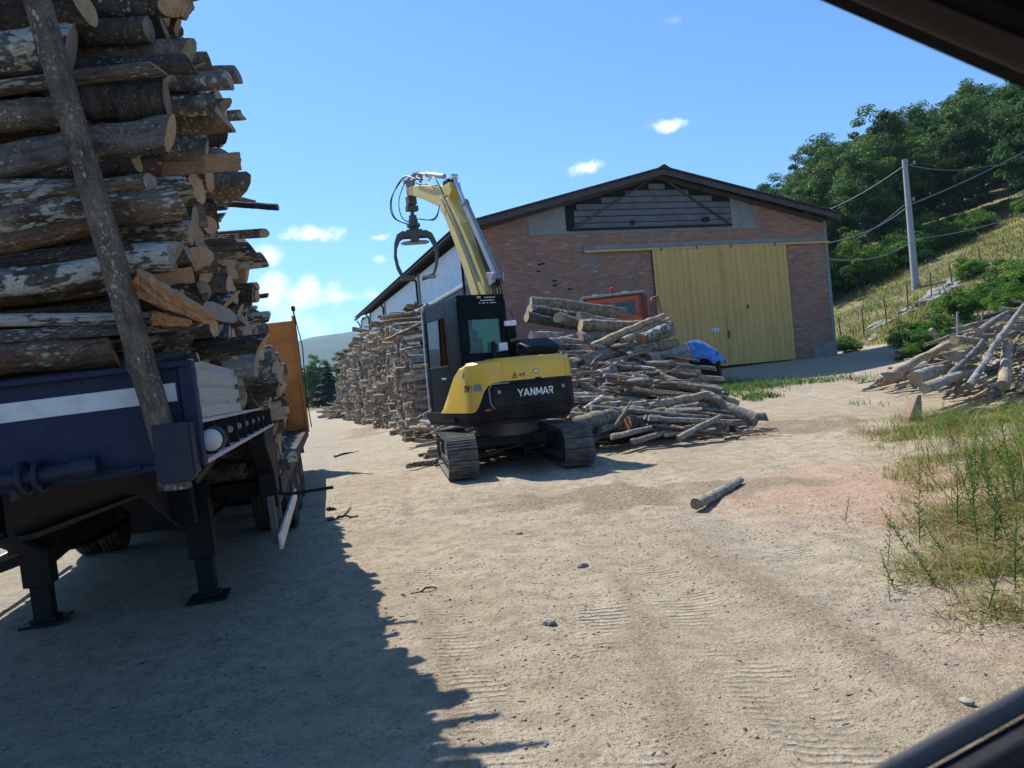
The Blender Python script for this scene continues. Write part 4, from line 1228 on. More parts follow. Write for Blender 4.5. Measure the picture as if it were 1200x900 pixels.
# deck: gooseneck floor, then lower bed
MB().box((0, 1.95, 1.462), (2.24, 3.74, .05)).build('upper_deck', M['chassis'], TR)
MB().box((0, 8.95, .845), (2.24, 10.1, .06)).build('lower_deck', M['chassis'], TR)
for k in range(8):
    MB().box((0, .35 + k * .48, 1.385), (2.20, .07, .10)).build('cross_member', M['chassis'], TR)
for k in range(12):
    MB().box((0, 4.2 + k * .82, .765), (2.20, .07, .10)).build('cross_member', M['chassis'], TR)
for s in (-1, 1):
    x = s * XS
    MB().box((x - s * .05, 9.0, .80), (.10, 10.2, .16)).build('lower_rail', M['chassis'], TR, bevel=.004)
    # swan-neck main beam
    out = [(.25, 1.335), (3.85, 1.335), (4.35, .80), (13.9, .80), (13.9, .52), (6.0, .50), (4.0, .55), (3.0, .72), (2.0, 1.08), (.25, 1.14)]
    MB().prism(out, s * .46 - .012, s * .46 + .012, 'x').build('main_beam', M['chassis'], TR)
    mb = MB()
    low = [(.25, 1.135), (2.0, 1.075), (3.0, .715), (4.0, .545), (6.0, .495), (13.9, .515)]
    for a, b in zip(low[:-1], low[1:]): mb.bar((s * .46, a[0], a[1]), (s * .46, b[0], b[1]), .15, .022)
    mb.build('beam_flange', M['chassis'], TR)
    # outer step plate where the deck drops
    st = [(3.10, 1.328), (3.86, 1.328), (4.55, 1.10), (4.62, .80), (4.62, .66), (3.60, .66), (3.56, .95), (3.30, 1.12), (3.10, 1.20)]
    MB().prism(st, x - s * .16, x - s * .02, 'x').build('step_plate', M['chassis'], TR, bevel=.01)
    # landing leg
    zg = (TMI @ Vector((0, 0, 0))).z
    foot = (TM @ Vector((s * .59, 3.5, 0)))
    zf = -foot.z + gz(foot.x, foot.y) + .012
    lg = MB().box((s * .59, 3.5, .87), (.20, .17, .98)).box((s * .59, 3.42, 1.1), (.24, .02, .5)).build('landing_leg', M['chassis'], TR, bevel=.006)
    MB().box((s * .59, 3.5, .21 + zf / 2), (.135, .12, .43 - zf)).box((s * .59, 3.5, .40), (.165, .15, .05)).build('inner_leg', M['chassis'], lg, bevel=.004)
    MB().box((s * .59, 3.5, zf + .012), (.30, .30, .02)).box((s * .59, 3.5, zf + .035), (.18, .16, .03)).build('foot_plate', M['chassis'], lg, bevel=.004)
    MB().bar((s * .59, 3.62, .50), (s * .52, 4.6, .62), .05, .05).build('leg_brace', M['chassis'], TR)
MB().box((.42, 3.12, .99), (.44, .10, .58)).build('gearbox_plate', M['chassis'], TR, bevel=.01)
MB().box((-.50, 3.22, .93), (.34, .08, .5)).build('gearbox_plate', M['chassis'], TR, bevel=.01)
MB().bar((-1.05, 3.35, .52), (-.58, 3.45, .62), .05, .07).build('crank_handle', M['chassis'], TR)
MB().cyl((-.59, 3.5, .95), (.59, 3.5, .95), .025, 10).build('cross_shaft', M['chassis'], TR)
MB().tube([(1.10, .55, 1.28), (1.02, .52, 1.24), (.95, .5, 1.25)], .035, 12).tube([(1.16, .7, 1.30), (1.05, .9, 1.20), (1.10, 1.1, 1.30)], .012, 6).build('air_coupling', M['steel'], TR, smooth=50)
MB().tube([(.2, 3.0, 1.1), (.25, 3.6, .75), (.1, 4.6, .70), (-.2, 6, .60)], .018, 6).tube([(-.1, 4, .75), (-.05, 5, .62), (-.2, 5.6, .7), (-.5, 6, .62)], .022, 6).build('air_hose', M['hose'], TR, smooth=50)
# side guard
MB().box((XS - .015, 4.62, .455), (.025, 3.0, .125)).build('side_guard', M['alu'], TR, bevel=.004)
for y in (3.32, 3.9, 5.4):
    MB().box((XS - .06, y, .60), (.05, .05, .38)).build('guard_hanger', M['steel'], TR)
MB().box((-XS + .015, 4.62, .455), (.025, 3.0, .125)).build('side_guard', M['alu'], TR, bevel=.004)
# bent handle bar sticking out
MB().tube([(1.18, 3.75, .98), (1.19, 3.72, .82), (1.22, 3.70, .755), (1.30, 3.70, .74), (1.66, 3.72, .735)], .014, 8).build('bent_handle', M['chassis'], TR, smooth=50)
# axles and wheels
def lathe(prof, n=36):
    """prof: (x, r) outline turned round the x axis"""
    P = [[(x, r * math.cos(2 * PI * k / n), r * math.sin(2 * PI * k / n)) for k in range(n + 1)] for x, r in prof]
    return P
tyre_prof = [(.0, .26), (-.06, .27), (-.105, .32), (-.115, .36), (-.105, .395), (-.085, .415), (-.060, .420), (-.058, .408), (-.046, .408), (-.044, .423), (-.012, .425), (-.010, .410), (.010, .410), (.012, .425), (.044, .423), (.046, .408), (.058, .408), (.060, .420), (.085, .415), (.105, .395), (.115, .36), (.105, .32), (.06, .27), (0, .26)]
tmb = MB(); tmb.grid(lathe(tyre_prof)); o = tmb.build('tyre', M['rubber'], smooth=40); tyre_me = o.data; bpy.data.objects.remove(o)
rmb = MB(); rmb.grid(lathe([(.09, .265), (.075, .25), (.02, .235), (.0, .15), (.045, .13), (.06, .10), (.10, .09), (.11, .05), (.11, .001)]))
for k in range(8):
    a = k * PI / 4; rmb.cyl((.0, .18 * math.cos(a), .18 * math.sin(a)), (.035, .18 * math.cos(a), .18 * math.sin(a)), .013, 6)
o = rmb.build('rim', M['steel'], smooth=40); rim_me = o.data; bpy.data.objects.remove(o)
for k, y in enumerate((6.55, 7.90, 9.25)):
    wc = TM @ Vector((0, y, 0)); zl = .425
    MB().cyl((-.9, y, zl), (.9, y, zl), .06, 12).build('axle', M['chassis'], TR, smooth=50)
    for s in (-1, 1):
        for xo in ((1.10, .84) if k == 0 and False else (1.08, .83)):
            g_ = TM @ Vector((s * xo, y, 0)); zz = gz(g_.x, g_.y) - g_.z + .42
            tl = Matrix.Translation((s * xo, y, zz)) @ (Matrix.Rotation(PI, 4, 'Z') if s < 0 else Matrix.Identity(4))
            wl = link_mesh('wheel', tyre_me, TR, tl)
            if xo > 1: link_mesh('rim', rim_me, wl)
    for s in (-1, 1):
        MB().prism([(y - .52, .72), (y - .44, .86), (y - .2, .93)] and [(y - .50, .74), (y - .40, .755), (y + .40, .755), (y + .50, .74), (y + .5, .76), (y - .5, .76)], s * .72, s * 1.20, 'x').build('mudguard', M['plastic'], TR)
# orange rear board
gt = MB().box((0, 13.95, 2.02), (2.46, .06, 2.36))
gt.build('rear_board', M['orange'], TR, bevel=.006)
for z in (1.35, 1.85, 2.35, 2.80):
    MB().box((0, 13.905, z), (2.40, .03, .035)).build('board_rib', M['orange'], TR)
for s in (-1, 1):
    MB().box((s * 1.235, 13.93, 2.05), (.05, .10, 2.5)).build('board_post', M['orange'], TR, bevel=.006)
MB().tube([(1.25, 13.9, .9), (1.27, 13.9, 3.2), (1.27, 13.9, 3.44)], .018, 6).box((1.27, 13.9, 3.45), (.08, .08, .1)).build('lashing_pole', M['chassis'], TR)
MB().tube([(1.28, 13.8, 3.3), (1.36, 13.6, 2.6), (1.30, 13.6, 1.6), (1.32, 13.7, .9)], .012, 5).build('lashing_rope', M['hose'], TR)
MB().box((0, 13.7, .45), (2.2, .08, .12)).box((.8, 13.74, .62), (.32, .05, .12)).box((-.8, 13.74, .62), (.32, .05, .12)).build('rear_bumper', M['chassis'], TR)

# wooden stake leaning across the front of the load
pa, pb_ = FP(210, 573, -.062), FP(44, 0, -.062)
dv = (pb_ - pa); top_ = pa + dv * 1.17
st_o = place_log('wooden_stake', TM @ pa, TM @ top_, .073, STAKE, 's', 'c', 'long bark-covered stake leaning across the front of the load in a blue socket', 'stake', None, twist=.0, ry=.055)

# ---- logs along the front of the load: (x,y at the left, x,y at the right end, thickness in px, bark, cut, name, what it looks like)
FR = [
    (0, 22, 100, 8, 42, 'd', 'c', BIG, 'dark bark log at the top left corner behind the stake'),
    (50, -6, 92, 26, 26, 'b', 'r', SPL, 'reddish split log stub right of the stake at the very top of the load'),
    (0, 68, 84, 56, 50, 'p', 'o', BIG, 'thick lichened log with pale round sawn end beside the stake, near the top'),
    (0, 104, 186, 80, 19, 'g', 'r', MEDS, 'thin grey log with reddish slanted end lying on the black-stained log'),
    (60, 120, 196, 116, 44, 'd', 'o', BIG, 'thick black-stained log with blunt end right of the stake near the top'),
    (0, 137, 68, 133, 34, 'p', 'r', BIG, 'white-mottled log with orange scars ending behind the stake'),
    (0, 177, 200, 156, 41, 'g', 'c', BIG, 'thick dark grey log across the front with ragged end, below the white-mottled log'),
    (40, 205, 160, 189, 28, 'd', 'c', MEDS, 'dark log with orange split chip at its right end'),
    (0, 217, 170, 216, 17, 'p', 'c', MEDS, 'thin white-barked log running level across the front behind the stake'),
    (0, 236, 176, 214, 22, 'g', 'o', MEDS, 'medium grey log under the thin white-barked one'),
    (0, 266, 213, 236, 38, 'g', 'o', BIG, 'thick smooth grey log with white flecks crossing the front at mid height'),
    (0, 287, 118, 262, 23, 'b', 'r', MEDS, 'purplish brown log with white blotches, tilted under the thick smooth one'),
    (0, 305, 150, 290, 19, 'd', 'c', MEDS, 'thin dark ridged log just above the big white lichened log'),
    (0, 333, 200, 300, 34, 'p', 'o', BIG, 'big log covered in white lichen, just above the black gap'),
    (0, 374, 246, 372, 16, 'p', 'c', MEDS, 'upper one of the two thin white-spotted logs below the black gap'),
    (0, 393, 232, 379, 15, 'p', 'c', MEDS, 'lower one of the two thin white-spotted logs below the black gap'),
    (0, 426, 133, 412, 36, 'b', 'r', BIG, 'thick brown lowest log with pale gash, lying on the blue front panel'),
    (135, 442, 232, 418, 12, 'd', 'c', MEDS, 'thin dark log on the front panel just right of the lowest brown log'),
    (140, 330, 226, 322, 20, 'b', 'r', SPL, 'reddish split chunk just right of the stake above the splintered butt'),
    (148, 352, 214, 352, 30, 'd', 'o', MEDS, 'dark stub behind the splintered butt'),
]
for k, (x0, y0, x1, y1, th, bk, ct, ml, lab) in enumerate(FR):
    yl = .10 if th > 30 else .075
    if x0 > 0: yl += .06
    a, b = FP(x0, y0, yl), FP(x1, y1, yl)
    if x0 == 0: a = a + (a - b).normalized() * max(.2, (a.x + 1.2) / max(.3, abs((b - a).normalized().x)))
    rr = th / 2 / FPX * ((TM @ ((FP(x0, y0, yl) + b) / 2)).y)
    place_log('firewood_log', TM @ b, TM @ a, rr, ml[k % len(ml)], bk, ct, lab, 'log', 'firewood logs loaded on the trailer')
# the splintered butt with torn orange wood
def splinter(name, p, q, r, lab):
    rr = random.Random(4)
    bm = bmesh.new()
    mb = MB()
    P_ = []
    for i in range(12):
        t = i / 11
        ring = []
        for k in range(16):
            a = 2 * PI * k / 16
            rad = r * (1 + .25 * math.sin(3 * a) + .28 * (rr.random() - .5) + .4 * (1 - t) * (k % 2) * .3) * (1 - .45 * t)
            ring.append((math.cos(a) * rad * 1.1, math.sin(a) * rad * .8, t + (rr.random() - .5) * .10 * (i in (0, 11))))
        P_.append(ring + [ring[0]])
    mb.grid(P_)
    mb.add([P_[0][k] for k in range(16)] + [(0, 0, -.10)], [(k, (k + 1) % 16, 16) for k in range(16)])
    mb.add([P_[11][k] for k in range(16)] + [(0, 0, 1.08)], [(k, (k + 1) % 16, 16) for k in range(16)])
    o = mb.build(name, M['cut_red'])
    d = Vector(q) - Vector(p)
    o.matrix_basis = Matrix.Translation(p) @ d.to_track_quat('Z', 'Y').to_matrix().to_4x4() @ Matrix.Diagonal((1, 1, d.length, 1))
    tag(o, lab, 'log', 'firewood logs loaded on the trailer')
splinter('firewood_log', TM @ FP(162, 330, .02), TM @ FP(246, 372, .0), .060, 'splintered orange-brown torn butt jutting out right of the stake above the panel')
splinter('firewood_log', TM @ FP(180, 372, .03), TM @ FP(222, 378, .02), .032, 'small splintered orange scrap under the big torn butt')

# ---- the rest of the load: logs lying across, their sawn ends to the right
topf = lambda y: np.interp(y, [0, 1.2, 1.75, 2.15, 3.4, 4.0, 8, 11, 13.9], [3.60, 3.34, 3.02, 2.70, 2.50, 2.36, 2.06, 1.95, 1.9])
flo = lambda y: np.where(y < 3.86, 1.492, .878)
rr_ = np.random.default_rng(15)
nearp = pack(.20, 3.84, flo, topf, rr_.choice([.03, .042, .052, .062, .075, .09, .11], 900, p=[.18, .23, .22, .17, .12, .06, .02]), .012, 2)
farp = pack(3.88, 13.85, flo, topf, rr_.choice([.05, .06, .07, .085, .10], 1500, p=[.15, .25, .25, .2, .15]), .03, 3)
allp = [(y, z, r, 0) for y, z, r in nearp] + [(y, z, r, 1) for y, z, r in sorted(farp.tolist())]
cols = {}
for i, (y, z, r, far) in enumerate(allp): cols.setdefault(int((y - .2) / .34), []).append(i)
rank = {}
for c, il in cols.items():
    for k, i in enumerate(sorted(il, key=lambda j: allp[j][1])): rank[i] = (c, k)
n_ind = 0; far_items = []
loadmats = [M['bark'], M['bark_dark'], M['bark_brown'], M['cut'], M['cut_grey'], M['bark_pale']]
for i, (y, z, r, far) in enumerate(allp):
    bk = rl.choices('gpdbw', [.38, .20, .24, .15, .03])[0]; ct = rl.choices('cor', [.52, .42, .06])[0]
    sp = rl.random() < .12
    me = rl.choice(SPL) if sp else rl.choice(MEDS)
    bulge = .05 * math.sin(y * 3.1) + .03 * math.sin(z * 5)
    xe = XS - .04 + rl.gauss(0, .055) + bulge + (rl.random() < .07) * rl.uniform(.08, .2)
    if y < 1.55 and z < 1.76 + r: xe = min(xe, XS - .045 - r * .42)
    if far and y > 5.2: xe = XS - (.20 if y < 8 else .42) + rl.gauss(0, .035)
    if z > 2.7: xe += (rl.random() < .4) * rl.uniform(0, .18)
    xl = -XS + rl.gauss(0, .06)
    dz = rl.gauss(0, .012); dy = rl.gauss(0, .012)
    p, q = TM @ Vector((xe, y - dy, z + dz)), TM @ Vector((xl, y + dy, z - dz))
    if n_ind < 268 and (not far or y < 6.0):
        c, k = rank[i]
        look = ('thick' if r > .09 else 'thin' if r < .045 else 'medium') + {'g': ' grey', 'p': ' white-flecked', 'd': ' dark', 'b': ' brown', 'w': ' dry'}[bk]
        kind_ = ' split log end' if sp else ' log end'
        lab = f'{look}{kind_}, {ORD[min(k, 35)]} from the deck in {("first" if c == 0 else ORD[c])} row from the front'
        place_log('firewood_log', p, q, r, me, bk, ct, lab, 'log', 'firewood logs loaded on the trailer')
        n_ind += 1
    else:
        b_i = {'g': 0, 'p': 5, 'd': 1, 'b': 2, 'w': 0}[bk]; c_i = 3 if ct == 'c' else 4
        far_items.append((log_matrix(p, q, r, me['L']), me, rl.random(), (b_i, c_i)))
merge_logs('firewood', far_items, loadmats, 'farther firewood on the lower trailer bed up to the orange board')
# pieces that stick out against the sky
def poke(px0, py0, px1, py1, Y, r, bk, ct, me, lab, back=.8):
    a, b = W(px1, py1, Y), W(px0, py0, Y)
    b = b + (b - a).normalized() * back
    place_log('firewood_log', a, b, r, me, bk, ct, lab, 'log', 'firewood logs loaded on the trailer')
poke(262, 240, 326, 243, 4.9, .020, 'd', 'o', MEDS[2], 'long thin dark slab sticking far out to the right against the sky', .3)
poke(268, 234, 298, 240, 4.95, .030, 'd', 'o', SPL[1], 'short broken slab lying on the long slab that sticks out against the sky', .2)
poke(236, 186, 282, 188, 4.5, .014, 'b', 'o', BRANCH[1], 'thin bent stick poking out to the right in the upper part of the load', .3)
poke(225, 172, 260, 168, 4.4, .022, 'd', 'c', MEDS[1], 'short thin log poking out to the right just above the bent stick', .3)
poke(208, 130, 258, 132, 4.15, .098, 'd', 'o', BIG[3], 'biggest log end jutting out to the right against the sky, dark and cracked', .4)
poke(196, 60, 237, 76, 4.0, .055, 'd', 'c', MEDS[4], 'log with slanted end jutting out against the sky above the biggest one', .4)
poke(180, 4, 218, 14, 3.6, .04, 'g', 'c', MEDS[5], 'forked pale log end at the upper right corner of the load', .4)
poke(150, 8, 192, 16, 3.5, .065, 'd', 'c', BIG[1], 'log with round pale sawn end at the top edge of the load', .4)
poke(292, 348, 314, 346, 6.5, .02, 'd', 'o', MEDS[6], 'thin stick poking out low on the load just left of the orange board', .3)


# ================================================================== EXCAVATOR
EX = thing('excavator', 'yellow and black tracked excavator with raised boom carrying a log grapple', 'excavator', (-.20, 13.75, .02))
ES = .95                                      # overall size
def rz(a): return Matrix.Rotation(R(a), 4, 'Z')
UNDER = rz(9) @ Matrix.Diagonal((.96, 1.0, .97, 1)) @ Matrix.Translation((.0, -.22, 0))
UPPER = rz(27) @ Matrix.Diagonal((.885, .93, .985, 1))
# tracks: parts, each shoe a sub-part
TLEN, TH, TWD = 3.0, .70, .50
def track_path(n):
    hl = TLEN / 2 - TH / 2; rr = TH / 2 - .04
    per = 4 * hl + 2 * PI * rr
    out = []
    for k in range(n):
        s = per * (k + .5) / n
        if s < 2 * hl: out.append((-hl + s, .04, 0))
        elif s < 2 * hl + PI * rr:
            a = (s - 2 * hl) / rr; out.append((hl + rr * math.sin(a), TH / 2 - rr * math.cos(a), a))
        elif s < 4 * hl + PI * rr: out.append((hl - (s - 2 * hl - PI * rr), TH - .04, PI))
        else:
            a = (s - 4 * hl - PI * rr) / rr + PI; out.append((-hl + rr * math.sin(a), TH / 2 - rr * math.cos(a), a))
    return out
sm = MB()
sm.box((0, 0, 0), (TWD, .150, .022))
for y in (-.062, -.004, .052): sm.box((0, y, -.022), (TWD, .014, .030))
sm.box((0, 0, .03), (.20, .13, .045))
o = sm.build('track_shoe', M['tread']); shoe_me = o.data; bpy.data.objects.remove(o)
for s in (-1, 1):
    cx = s * .975
    hl = TLEN / 2 - TH / 2
    tf = MB().prism([(-hl - .02, .22), (hl + .02, .22), (hl, .48), (-hl, .48)], cx - .13, cx + .13, 'x')
    tr = tf.build('track', M['steel'], EX, UNDER, bevel=.02)
    for y, z, a in track_path(42):
        link_mesh('track_shoe', shoe_me, tr, Matrix.Translation((cx, y, z)) @ Matrix.Rotation(a, 4, 'X'))
    for y, rad in ((-hl, .27), (hl, .27)):
        mb = MB().cyl((cx - .09, y, TH / 2), (cx + .09, y, TH / 2), rad - .02, 24).cyl((cx - .19, y, TH / 2), (cx + .19, y, TH / 2), .11, 16)
        for k in range(12):
            a = k * PI / 6; mb.cyl((cx - s * -.10, y + .17 * math.cos(a), TH / 2 + .17 * math.sin(a)), (cx + s * .12, y + .17 * math.cos(a), TH / 2 + .17 * math.sin(a)), .016, 6)
        mb.build('sprocket', M['steel'], tr, smooth=40)
    for k in range(6):
        y = -hl + .18 + k * (2 * hl - .36) / 5
        MB().cyl((cx - .17, y, .145), (cx + .17, y, .145), .085, 14).cyl((cx - .20, y, .145), (cx + .20, y, .145), .035, 10).build('roller', M['steel'], tr, smooth=40)
mb = MB().box((0, 0, .50), (1.30, .95, .18)).prism([(-.93, .30), (-.35, .40), (.35, .40), (.93, .30), (.93, .48), (.4, .62), (-.4, .62), (-.93, .48)], -.35, .35, 'y')
mb.build('undercarriage', M['plastic'], EX, UNDER, bevel=.02)
bl = MB().prism([(1.62, .10), (1.72, .05), (1.70, .26), (1.76, .48), (1.68, .52), (1.62, .3)], -1.12, 1.12, 'x').build('dozer_blade', M['plastic'], EX, UNDER, bevel=.01)
for s in (-1, 1):
    MB().bar((s * .42, .4, .42), (s * .42, 1.66, .27), .10, .14).build('blade_arm', M['plastic'], EX, UNDER, bevel=.01)
MB().cyl((0, 0, .58), (0, 0, .80), .58, 32).build('slew_ring', M['steel'], EX, UNDER, smooth=40)

# ---- upper body (x right, y forward)
def arc_outline(hw, yf, yr, rc, k=7):
    """plan view with rounded tail"""
    pts = [(-hw, yf), (-hw, yr + rc)]
    for i in range(1, k + 1):
        a = PI + i * (PI / 2) / k
        pts.append((-hw + rc + rc * math.cos(a), yr + .16 + rc - .16 + rc * math.sin(a) * 1.0))
    mid = [(x, yr - .13 * (1 - (x / (hw - rc)) ** 2)) for x in np.linspace(-(hw - rc), hw - rc, 9)[1:-1]]
    pts += mid
    pts += [(-x, y) for x, y in pts[:k + 2]][::-1]
    return pts
def bodyslab(outline, z0, z1, mats, name, inset0=0, inset1=0, bev=.03, smooth=35, parent=None, T=None, rake=0):
    n = len(outline); mb = MB()
    def lay(z, ins):
        sc = lambda x, y: (x * (1 - ins / 1.1), y * (1 - ins / 1.1))
        return [(*sc(x, y), z) for x, y in outline]
    vs = lay(z0, inset0) + lay(z1, inset1)
    mb.add(vs, [tuple(range(n))[::-1], tuple(range(n, 2 * n))] + [(i, (i + 1) % n, n + (i + 1) % n, n + i) for i in range(n)])
    return mb.build(name, mats, parent or EX, T if T is not None else UPPER, smooth=smooth, bevel=bev, seg=3)
full = arc_outline(1.13, 1.02, -1.22, .48)
bodyslab(arc_outline(1.10, 1.35, -1.12, .45), .80, .97, M['plastic'], 'turntable_frame', .04, 0, .015)
# counterweight: black lower tail, lower edge higher at the left front
tail = [p for p in full if p[1] < -.10]
tail = [(-1.13, -.10)] + tail + [(1.13, -.10)]
tail = [p for i, p in enumerate(tail) if i == 0 or (Vector(p) - Vector(tail[i - 1])).length > 1e-4]
bodyslab(tail, .86, 1.02, M['plastic'], 'counterweight', .07, .0, .03)
tail2 = [(x * 1.004, y * 1.004) for x, y in tail]
cw = bodyslab(tail2, 1.015, 1.50, M['plastic'], 'counterweight', 0, 0.012, .035)
lowside = MB().prism([(-.12, .86), (-.12, 1.06), (1.30, 1.04), (1.30, .93), (.9, .88)], -1.125, -1.06, 'x').build('side_skirt', M['plastic'], EX, UPPER, bevel=.012)
# recessed tail plate carrying the lettering: follows the tail curve, standing slightly proud
def tail_y(x, hw=1.13 * 1.004, yr=-1.22 * 1.004, rc=.48):
    ax = abs(x)
    if ax <= hw - rc: return yr - .13 * (1 - (ax / (hw - rc)) ** 2)
    return yr + rc - math.sqrt(max(rc ** 2 - (ax - hw + rc) ** 2, 0))
def tail_plate(x0, x1, z0, z1, thick, name, mat_, parent, cutl=0.0):
    xs_ = np.linspace(x0, x1, 21)
    P = []
    for x in xs_:
        zz0 = z0 + cutl * max(0, 1 - (x - x0) / .12); y = tail_y(x) - thick
        P.append([(x, tail_y(x) + .02, z0), (x, y, zz0 + .02), (x, y - .004, (z0 + z1) / 2), (x, y, z1 - .02), (x, tail_y(x) + .02, z1)])
    mb = MB().grid(P)
    for row in (P[0], P[-1]): mb.add(row, [tuple(range(5))])
    return mb.build(name, mat_, parent, UPPER if parent is EX else None, smooth=40, bevel=.006)
tp = tail_plate(-.80, .86, 1.075, 1.455, .018, 'rear_plate', M['plastic'], EX)
MB().tube([(-.80, tail_y(-.80) - .03, 1.07), (-.86, tail_y(-.86) - .025, 1.16), (-.87, tail_y(-.87) - .025, 1.40), (-.82, tail_y(-.82) - .03, 1.475), (-.5, tail_y(-.5) - .03, 1.482)], .011, 8).build('plate_rim', M['galv'], tp, smooth=60)
MB().tube([(x, tail_y(x) - .028, 1.062 + .02 * (x > .5) * (x - .5)) for x in np.linspace(-.78, .86, 18)], .010, 6).build('plate_rim', M['plastic'], tp, smooth=60)
for x in (-.70, .66):
    MB().cyl((x, tail_y(x) - .05, 1.34), (x, tail_y(x) - .005, 1.34), .034, 16).cyl((x, tail_y(x) - .056, 1.34), (x, tail_y(x) - .049, 1.34), .022, 12).build('lifting_eye', M['galv'], tp, smooth=40)
MB().box((-.88, tail_y(-.88) - .002, 1.06), (.17, .02, .035), rz=0).build('reflector', M['redlens'], EX, UPPER @ Matrix.Identity(4))
def text(s, size, mat_, parent, T, ext=.004, off=0.0, shear=0.0, name='lettering', space=1.0):
    cu = bpy.data.curves.new(name, 'FONT')
    cu.body = s; cu.size = size; cu.extrude = ext; cu.offset = off; cu.shear = shear
    cu.align_x = 'CENTER'; cu.align_y = 'CENTER'; cu.space_character = space
    cu.materials.append(mat_)
    o = bpy.data.objects.new(name, cu)
    me = bpy.data.meshes.new_from_object(o)
    bpy.data.objects.remove(o); bpy.data.curves.remove(cu)
    return link_mesh(name, me, parent, T)
RX90 = Matrix.Rotation(R(90), 4, 'X')
STROKES = {'Y': (.84, [((0, 1), (.42, .44)), ((.84, 1), (.42, .44)), ((.42, .54), (.42, 0))]),
           'A': (.92, [((.0, 0), (.46, 1)), ((.92, 0), (.46, 1)), ((.2, .30), (.72, .30))]),
           'N': (.78, [((.06, 0), (.06, 1)), ((.06, 1), (.72, 0)), ((.72, 0), (.72, 1))]),
           'M': (1.0, [((.06, 0), (.06, 1)), ((.06, 1), (.5, .22)), ((.94, 1), (.5, .22)), ((.94, 0), (.94, 1))]),
           'R': (.80, [((.06, 0), (.06, 1)), ((.0, .92), (.62, .92)), ((.68, .98), (.68, .44)), ((.70, .48), (.06, .48)), ((.36, .48), (.74, 0))])}
lx = -.36; LH = .122
for ch in 'YANMAR':
    wd_, st_ = STROKES[ch]; mb = MB()
    for q, (a, b) in enumerate(st_):
        mb.bar((a[0] * LH, -.0002 * q, a[1] * LH), (b[0] * LH, -.0002 * q, b[1] * LH), .004, LH * .19, up=(0, 1, 0)) if False else mb.bar((a[0] * LH, -.0003 * q, a[1] * LH), (b[0] * LH, -.0003 * q, b[1] * LH), LH * .185, .005, up=(0, 1, 0))
    mb.build('letter', M['white'], tp, Matrix.Translation((lx, tail_y(lx + wd_ * LH / 2) - .026, 1.235)))
    lx += (wd_ + (.06 if ch == 'Y' else .20)) * LH

# yellow engine covers
def cover(name, x0, x1, z0, z1, mat_, slope=.05, yfront=-.30, n=17):
    xs_ = np.linspace(x0, x1, n)
    P = []
    for x in xs_:
        yb = tail_y(x) + .035
        P.append([(x, max(yfront, yb + .02), z0), (x, yb, z0), (x, yb + .01, z0 + (z1 - z0) * .6), (x, yb + .035, z1 - .05), (x, yb + .085, z1), (x, yfront, z1 + .01), (x, yfront, z0)])
    mb = MB().grid(P)
    for row in (P[0], P[-1]): mb.add(row, [tuple(range(7))])
    return mb.build(name, mat_, EX, UPPER, smooth=35, bevel=.008)
hood = cover('engine_hood', -.605, .80, 1.505, 1.90, M['yellow'])
sidec = cover('side_cover', .812, 1.128, 1.505, 1.885, M['yellow'])
for k in range(5):
    z = 1.56 + k * .066
    MB().grid([[(x, tail_y(x) + .021, z - .011), (x, tail_y(x) + .021, z + .011)] for x in np.linspace(.98, 1.122, 9)]).build('vent_slot', M['chassis'], sidec)
# left rear corner cover: slanted top, reaches down to the skirt
ACX, ACY, ARC = -(1.134 - .48), -1.225 + .48, .48
def arcp_(deg, out):
    a = R(deg)
    return ACX + (ARC + out) * math.cos(a), ACY + (ARC + out) * math.sin(a)
def rear_left_cover():
    mb = MB(); P = []
    st = [(-1.150, .46, 1.07, 1.03), (-1.150, .22, 1.28, 1.03), (-1.150, -.04, 1.50, 1.03), (-1.150, -.28, 1.70, 1.03), (-1.150, -.55, 1.82, 1.03), (-1.150, -.74, 1.83, 1.03)]
    zbs = {190: 1.03, 199: 1.03, 206: 1.035, 213: 1.06, 220: 1.13, 227: 1.24, 234: 1.36, 243: 1.45, 256: 1.492, 270: 1.50}
    for dg, zb in zbs.items():
        x, y = arcp_(dg, .016); st.append((x, y, 1.86 + .03 * (dg - 190) / 80, zb))
    st.append((-.618, tail_y(-.618) - .014, 1.892, 1.503))
    for x, y, zt, zb in st:
        d = Vector((ACX - x, ACY + .35 - y)).normalized() * .09
        P.append([(x, y, zb), (x, y, (zb + zt) / 2), (x + d.x * .15, y + d.y * .15, zt - .05), (x + d.x, y + d.y, zt), (min(x + .35, -.55) if y < -.2 else x + .06, max(-.25, y), zt + .005)])
    mb.grid(P)
    for row in (P[-1],): mb.add(row, [tuple(range(5))])
    return mb.build('corner_cover', M['yellow'], EX, UPPER, smooth=38, bevel=.004)
corner = rear_left_cover()
def cornerT(deg, z, out=.026):
    x, y = arcp_(180 + deg, out)
    return Matrix.Translation((x, y, z)) @ Matrix.Rotation(R(deg - 90), 4, 'Z') @ RX90
text('SV', .15, M['black'], corner, cornerT(13, 1.43, .030), .003, .003, .1)
text('100', .165, M['bluegrey'], corner, cornerT(37, 1.43, .038), .003, .002, 0)
for dg_, zz in ((192, 1.13), (215, 1.13)):
    a_, b_2 = arcp_(dg_, .012), arcp_(dg_, .024)
    MB().cyl((*a_, zz), (*b_2, zz), .024, 14).build('bolt_cover', M['boomyellow'], corner, smooth=40)
MB().prism([(-.05, -.04), (.0, -.06), (.03, .0), (.02, .06), (-.03, .05)], -.002, .002, 'z', T=cornerT(4, 1.66, .022)).build('sticker', M['bluegrey'], corner)
